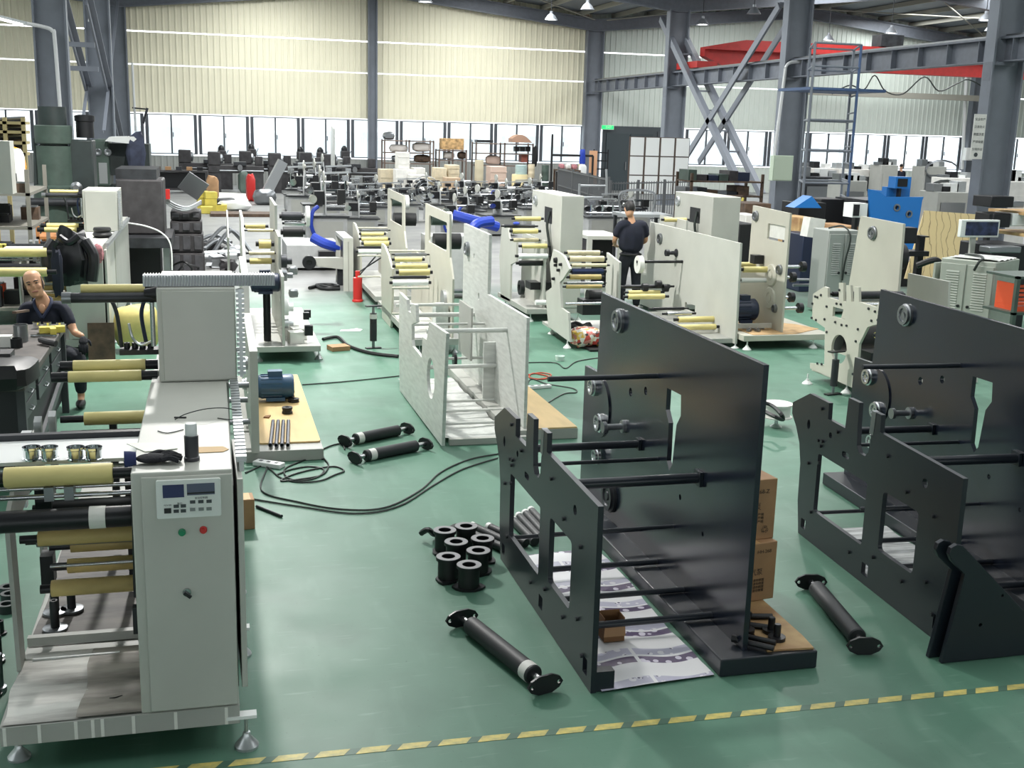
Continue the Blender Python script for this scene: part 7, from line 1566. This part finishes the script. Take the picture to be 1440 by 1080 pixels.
MB().bb(a.x-.25, b.x+.05, 15.9, 16.2, a.z-.3, a.z-.22).build('shelf', BLACKM, bf); MB().bb(gyv(1270, 330, 16).x, gyv(1287, 330, 16).x, 15.95, 16.2, gyv(1278, 342, 16).z, gyv(1278, 320, 16).z).build('control_head', BLACKM, bf); MB().bb(b.x-.1, b.x+.02, 15.9, 16.1, a.z, a.z+.02).build('head_plate', BLACKM, bf)
MB().sweep(curve([(a.x-.1, 15.6, .9), (a.x+.15, 15.5, 1.0), (b.x+.1, 15.6, .85), (b.x+.15, 15.7, .6)], 6), .05, 8).build('black_hose', BLACK, bf)
# louvred cabinets
def louvre_cabinet(name, label, x0, x1, y0, y1, depth, h, cols, m):
    r = thing(name, label, 'cabinet', ((x0+x1)/2, y0, 0)); MB().bb(x0, x1, y0, y0+depth, .04, h).build('cabinet_body', m, r, bevel=.01); w = (x1-x0)/2
    for k in range(2):
        a = x0+k*w+.015; b = a+w-.03; d = MB().bb(a, b, y0-.02, y0-.0005, .1, h-.06).build('cabinet_door', m, r, bevel=.004); l0 = None
        for j in range(15):
            z_ = h*.55+j*.035-.1
            if l0 is None: l0 = MB().prism([(y0-.02, z_), (y0-.034, z_), (y0-.02, z_+.022)], (), a+w*.22, a+w*.7, 'x').build('louvre', m, d); zz = z_
            else: share(l0, d, (0, 0, z_-zz))
        MB().lathe((b-.05 if k == 0 else a+.05, y0-.0205, h*.5), (b-.05 if k == 0 else a+.05, y0-.04, h*.5), [(0, 0), (.02, 0), (.02, 1), (0, 1)], 10).build('door_knob', BLACKM, d)
    return r
CABG = mat('cabinet_grey_green', (166, 172, 162), .5, var=.05)
YE = 13.3; q = gyv(1362, 366, YE); ch_ = q.z; ELoc = (q.x, YE, 0); ERz = R(-58)
ec = louvre_cabinet('electrical_cabinet', 'grey green electrical cabinet with two louvred doors at the right', -.37, .37, 0, 0, .85, ch_, 2, CABG)
MB().box((-.43, .14, ch_-.55), (.03, .3, .95), R(-8)).build('open_door', CABG, ec)
for k in range(2): MB().lathe((.12+.08*k, -.0205, ch_-.85+.03*k), (.12+.08*k, -.05, ch_-.85+.03*k), [(0, 0), (.03, 0), (.03, 1), (0, 1)], 12).build('black_knob', BLACKM, ec)
cb1 = single('cable', MB().sweep(curve([(-.25, .5, ch_+.025), (.0, .35, ch_+.04), (.15, .1, ch_+.03), (.17, -.07, ch_+.0), (.12, -.08, ch_-.12)], 6), .018, 8), CABLE, 'black cable lying over the electrical cabinet top', 'cable')
cs1 = single('clear_sheet', web(-.3, .36, .08, .78, ch_+.004, 20, 20, .012, seed=31), FILM, 'crumpled clear film on the electrical cabinet top', 'film')
for o in (ec, cb1, cs1): o.location = ELoc; o.rotation_euler = (0, 0, ERz)
YE2 = 16.5; a = gyv(1166, 324, YE2); b = gyv(1210, 328, YE2)
louvre_cabinet('electrical_cabinet', 'smaller louvred cabinet behind the cream plate machine', a.x, b.x, YE2, 0, .5, a.z, 2, mat('cabinet_grey', (150, 154, 150), .5))
single('cable', MB().sweep(curve([(a.x+.1, YE2+.2, a.z+.02), (a.x+.3, YE2+.1, a.z+.06), (a.x+.36, YE2-.06, a.z-.1), (a.x+.3, YE2-.06, a.z-.5), (a.x+.28, YE2-.06, a.z-.8)], 6), .014, 8), CABLE, 'black cable hanging down the smaller louvred cabinet', 'cable')
q = gyv(1208, 296, 17.5); cm = thing('small_monitor', 'small white box monitor behind the tall cream plate', 'monitor', (q.x, 17.5, q.z)); MB().bb(q.x-.12, q.x+.16, 17.5, 17.8, q.z-.12, q.z+.12).build('monitor_case', WHITE, cm); MB().bb(q.x-.11, q.x+.0, 17.485, 17.4995, q.z-.09, q.z+.1).build('monitor_screen', BLACKM, cm); MB().bb(q.x, q.x+.06, 17.6, 17.7, 0, q.z-.1205).build('monitor_post', DARKST, cm)
# HMI panel on a post
YI = 15.3; a = gyv(1353, 309, YI); b = gyv(1404, 334, YI)
hm_ = thing('operator_panel', 'grey operator screen on a post above the electrical cabinet', 'screen', ((a.x+b.x)/2, YI, 0))
MB().bb(a.x, b.x, YI, YI+.08, b.z, a.z).build('screen_case', LP, hm_, bevel=.008); MB().bb(a.x+.08, b.x-.03, YI-.006, YI-.0005, b.z+.03, a.z-.03).build('screen_glass', mat('screen_dark', (52, 62, 96), .15, var=.5, vscale=9), hm_)
for k in range(5): MB().bb(a.x+.015, a.x+.045, YI-.006, YI-.0005, b.z+.03+k*.035, b.z+.05+k*.035).build('screen_key', WHITE, hm_)
MB().bb(a.x+.22, a.x+.3, YI+.02, YI+.07, 0, b.z-.0005).build('screen_post', GREY2, hm_)
# white low plates and things behind the second dark frame
def pl2(label, X, px, m): r = thing('machine_plate', label, 'machine plate', (X, gx(px[0][0], px[0][1], X).y, 0)); pts = [(lambda q: (q.y, max(q.z, .003)))(gx(x, y, X)) for x, y in px]; MB().prism(pts, (), X, X+.03, 'x').build('plate', m, r); MB().bb(X+.0305, X+.5, min(p[0] for p in pts), max(p[0] for p in pts), .003, .06).build('plate_foot', m, r); return r
pl2('low white machine plate behind the second dark frame', 8.3, [(1277, 384), (1334, 396), (1331, 470), (1272, 455)], GREY)
# right edge: shelves, green cart with orange crate, white panels
a = gyv(1385, 290, 16.5); 
rk2 = thing('work_table', 'dark two-tier work table with brown boards at the right picture edge', 'table', (gyv(1410, 300, 16.5).x, 16.5, 0))
for y, m in ((293, WOODB), (322, WOODB)): q = gyv(1390, y, 17.5); MB().bb(q.x, q.x+1.2, 16.5, 17.5, q.z-.05, q.z).build('table_board', m, rk2)
for x in (1390, 1450): q = gyv(x, 293, 16.6); MB().bb(q.x, q.x+.06, 16.55, 16.65, 0, gyv(x, 296, 16.5).z-.06).build('leg', BLACKM, rk2)
for k, (x0, x1, y0, y1, m, lab) in enumerate(((1395, 1425, 276, 292, BLACKM, 'dark folded metal sheets on the upper board'), (1425, 1440, 283, 292, STEELD, 'grey metal part on the upper board'), (1398, 1420, 300, 320, BLACKM, 'black box on the lower board'), (1425, 1445, 300, 318, WHITE, 'white box on the lower board'))):
    block(lab+' at the right edge', 'metal_part', 'part', x0, x1, y0, y1, 16.7, m, .5, False)
block('dark machine bed behind the operator screen', 'machine_bed', 'machine', 1396, 1445, 345, 400, 15.0, BLACKM, .8); block('grey casting on the dark machine bed at the right edge', 'grey_casting', 'casting', 1392, 1436, 347, 356, 14.7, STEELD, .25, False)
gc = thing('trolley', 'green steel trolley with orange crate at the right picture edge', 'trolley', (gyv(1432, 430, 12.0).x, 12.0, 0)); q = gyv(1425, 440, 12.0)
for z_ in (.2, q.z, q.z+.45): MB().bb(q.x, q.x+.8, 12.0, 12.6, z_-.03, z_).build('trolley_shelf', MGREEN, gc)
for x in (q.x, q.x+.74): MB().bb(x, x+.05, 12.0, 12.05, 0, q.z+.45).build('trolley_post', MGREEN, gc)
oc = thing('plastic_crate', 'orange plastic crate on the green trolley', 'crate', (q.x+.3, 12.2, q.z)); MB().bb(q.x+.1, q.x+.6, 12.1, 12.5, q.z+.001, q.z+.06).build('crate_bottom', ORANGER, oc)
for k in range(5): MB().bb(q.x+.1, q.x+.6, 12.1, 12.12, q.z+.08+k*.055, q.z+.115+k*.055).build('crate_slat', ORANGER, oc)
for x in (q.x+.1, q.x+.58): MB().bb(x, x+.02, 12.1, 12.5, q.z+.061, q.z+.34).build('crate_side', ORANGER, oc)
# white machines on benches below the far right windows
for k, (x0, x1, y0, y1, Y, m, lab) in enumerate(((1186, 1216, 254, 300, 31, GREY2, 'big pale plate with holes below the far windows'), (1100, 1120, 228, 262, 40, ALU, 'pale machine beside the column'), (1132, 1180, 248, 262, 34, DARKST, 'dark long machine bed under the scaffold'), (1128, 1190, 236, 246, 46, WHITEC, 'white long machine farthest left below the right windows'), (1195, 1235, 238, 252, 45, WHITEC, 'white long machine right of the scaffold'), (1240, 1262, 232, 250, 44, GREY2, 'grey box machine behind the blue control box'), (1300, 1330, 234, 252, 44, GREY2, 'grey box machine right of the blue one'), (1330, 1372, 250, 265, 38, WHITEC, 'white machine with fan left of the big column'), (1320, 1360, 270, 300, 28, GREY2, 'grey machine with dark window, behind the veined sheet'), (1415, 1445, 255, 290, 26, WHITEC, 'white cabinet at the far right picture edge'))):
    r = thing('bench_machine', lab, 'machine', (gyv(x0, y0, Y).x, Y, 0), 'machines below the right windows'); a = gyv(x0, y0, Y); b = gyv(x1, y1, Y)
    MB().bb(a.x, b.x, Y, Y+.9, .02, a.z).build('machine_body', m, r, bevel=.02); rnd = random.Random(k+50)
    for j in range(4): x = a.x+(b.x-a.x)*(j+.5)/4; hh = rnd.uniform(.1, .3); MB().bb(x-.14, x+.14, Y+.2, Y+.6, a.z+.0005, a.z+hh).build('top_unit', (STEELD, BLACKM, WHITE, ALU)[j], r)
    MB().bb(a.x+.1, b.x-.1, Y-.02, Y-.0005, a.z*.4, a.z*.8).build('front_panel', m if k % 2 else STEELD, r)
def coilw(label, c, r, m): single('wire_coil', MB().sweep([(c.x+r*cos(k*.5), c.y+.02*k*.1, c.z+r*.5*sin(k*.5)+.002*k) for k in range(40)], .02, 5), m, label, 'wire')
coilw('black hoses looping over the machine right of the blue one', gyv(1330, 268, 30), .5, CABLE); coilw('grey wire loops on the machine by the big column', gyv(1325, 240, 43.9), .8, STEELD)
q = gyv(1268, 229, 48); pf = thing('person', 'person far off below the right windows, seen from the chest up', 'person', (q.x, 48, 0)); M = Matrix.Rotation(R(150), 3, 'Z'); hd = Vector((q.x, 48, 1.62)); mbh, V = head_mb(hd, M)
bm = limbs([(Vector((q.x, 48, .95)), (.15, .1)), (Vector((q.x, 48, 1.25)), (.17, .11)), (Vector((q.x, 48, 1.42)), .08), (Vector((q.x, 48, 1.55)), .055)], *[[(Vector((q.x, 48, 1.36)), .08), (Vector((q.x+s*.2, 48, 1.36)), .062), (Vector((q.x+s*.25, 48.05, 1.1)), .042), (Vector((q.x+s*.15, 48.28, 1.05)), .03)] for s in (-1, 1)], *[[(Vector((q.x, 48, .95)), .11), (Vector((q.x+s*.1, 48, .5)), .065), (Vector((q.x+s*.11, 48, .08)), .04), (Vector((q.x+s*.11, 47.86, .035)), .032)] for s in (-1, 1)])
bm.add(mbh.v, mbh.f); body = bm.build('body', SKIN, pf); fuse(body, .014); face(body, V)
sh = limbs([(Vector((q.x, 48, .92)), (.18, .13)), (Vector((q.x, 48, 1.25)), (.2, .13)), (Vector((q.x, 48, 1.43)), .1)], *[[(Vector((q.x, 48, 1.36)), .09), (Vector((q.x+s*.2, 48, 1.36)), .075), (Vector((q.x+s*.25, 48.05, 1.1)), .055)] for s in (-1, 1)]).build('shirt', SHIRT, pf); fuse(sh, .016)
tr = limbs(*[[(Vector((q.x, 48, .95)), .13), (Vector((q.x+s*.1, 48, .5)), .085), (Vector((q.x+s*.11, 48, .12)), .06)] for s in (-1, 1)]).build('trousers', JEANS, pf); fuse(tr, .016)
hr = MB(); hr.ball((0, .012, .03), .092, 12, (.88, 1.1, 1.0)); hr.v = [V(*p) for p in hr.v]; hr.build('hair', HAIR, body)
# ---- boxes, notices and lights on the structure
q = gyv(1099, 236, 33.3); sb1 = thing('switch_box', 'pale green switch box mounted on the middle column', 'electrical box', (q.x, 33.4, q.z)); MB().bb(q.x-.34, q.x+.34, 33.2, 33.45, q.z-.4, q.z+.38).build('box_shell', mat('pale_green_box', (182, 196, 176), .5), sb1, bevel=.01); MB().bb(q.x-.31, q.x+.31, 33.185, 33.1995, q.z-.37, q.z+.35).build('box_door', mat('pale_green_box', (182, 196, 176), .5), sb1)
q = gyv(1363, 216, 52.9); sb2 = thing('switch_box', 'white switch box on the far right wall column', 'electrical box', (q.x, 52.9, q.z)); MB().bb(q.x-.35, q.x+.35, 52.7, 52.95, q.z-.35, q.z+.3).build('box_shell', WHITE, sb2, bevel=.01); MB().bb(q.x-.3, q.x+.3, 52.68, 52.699, q.z-.3, q.z+.25).build('box_door', WHITE, sb2)
q = gx(1388, 192, XC-.44); nt_ = thing('notice_board', 'tall white notice with handwritten lines on the right column', 'notice', (XC-.45, q.y, q.z)); MB().bb(XC-.78, XC-.46, 23.48, 23.5, q.z-.52, q.z+.5).build('notice_sheet', PAPERW, nt_)
for k, s_ in enumerate(('安全生产', '注意防火', '佩戴手套', '严禁吸烟', '文明作业')): text(nt_, s_, .07, (XC-.62, 23.477, q.z+.38-k*.17), FR, KEY)
MB().cyl((XC-.64, 23.475, q.z-.42), (XC-.64, 23.479, q.z-.42), .05).build('notice_stamp', KEY, nt_)
LAMPB = mat('lamp_bulb', (255, 255, 250), .4, emit=14); SHADE = mat('lamp_shade', (150, 154, 160), .4, .5)
for k, (px, py, Y, on, lab) in enumerate(((598, 3, 40.7, 1, 'lit, over the left bay'), (775, 28, 44.5, 1, 'lit, under the rafter of the cream wall'), (826, 14, 40.0, 0, 'unlit, beside the far column'), (988, 35, 43, 1, 'lit, above the left end of the red crane'), (1060, 20, 38, 0, 'unlit, left of the middle column'), (1253, 47, 42.5, 1, 'brightest, above the middle of the red crane'), (1165, 57, 47, 1, 'lit, behind the middle column'), (1386, 29, 36.3, 1, 'lit, beside the right column'), (1392, 44, 47, 0, 'unlit, low beside the right column'))):
    q = gyv(px, py, Y); o = thing('high_bay_lamp', 'high bay lamp with round metal shade, '+lab, 'lamp', (q.x, Y, q.z))
    MB().lathe((q.x, Y, q.z), (q.x, Y, q.z+.32), [(.24, 0), (.25, .02), (.15, .5), (.06, .75), (.06, 1), (0, 1)], 20).build('lamp_shade', SHADE, o); MB().lathe((q.x, Y, q.z+.02), (q.x, Y, q.z+.12), [(0, 0), (.19, 0), (.16, 1), (0, 1)], 18).build('lamp_glass', LAMPB if on else SHADE, o)
    MB().cyl((q.x, Y, q.z+.3205), (q.x, Y, roof_z(q.x)+.79), .015, n=6).build('lamp_rod', DARKST, o)
a = gyv(-10, 24, 33); b = gyv(38, 36, 33); tl = thing('tube_lamp', 'white fluorescent tube lamp at the upper left picture edge', 'lamp', ((a.x+b.x)/2, 33, a.z)); MB().bar((a.x, 33, a.z+.06), (b.x, 33, b.z+.06), .12, .06).build('lamp_housing', ALU, tl); MB().cyl((a.x, 33, a.z), (b.x-.1, 33, b.z+.01), .03, n=8).build('lamp_tube', mat('tube_light', (255, 255, 250), .4, emit=4), tl)
q = gyv(132, 31, 43); cc = thing('security_camera', 'white security camera on the second left column', 'camera', (q.x, 43, q.z)); MB().bar((q.x-.12, 42.6, q.z+.03), (q.x+.12, 42.8, q.z-.03), .1, .1).build('camera_body', WHITE, cc); MB().cyl((q.x, 42.7, q.z-.05), (q.x, 43.3, q.z-.12), .03, n=8).build('camera_arm', WHITE, cc)
q = gyv(206, 162, 52.5); wl_ = thing('swing_lamp', 'dark swing arm lamp beside the far left column', 'lamp', (q.x, 52.5, q.z)); MB().bar((q.x+.05, 52.5, q.z+.3), (q.x-.15, 52.5, q.z-.35), .14, .1).build('lamp_head', DARKST, wl_); MB().cyl((q.x, 52.5, q.z+.25), (q.x-.6, 53.3, q.z+.3), .03, n=8).build('lamp_arm', DARKST, wl_)
# festoon cable under the crane
mbf = [gyv(1205, 132, 46)]
single('festoon_cable', MB().sweep(curve([gyv(x, y, 46) for x, y in ((1170, 132), (1195, 120), (1215, 126), (1230, 106), (1245, 128), (1270, 132), (1300, 108), (1320, 128), (1345, 118), (1362, 112), (1385, 124))], 5), .03, 6), CABLE, 'dark festoon cable hanging in loops under the crane girder', 'cable')
hb = structure_root('trim_5', (36, 53, 5)); a = gyv(1135, 128, 52.8); b = gyv(1390, 126, 52.8); MB().bb(a.x, b.x, 52.6, 52.9, a.z-.18, a.z+.1).build('far_runway', GIRT, hb)
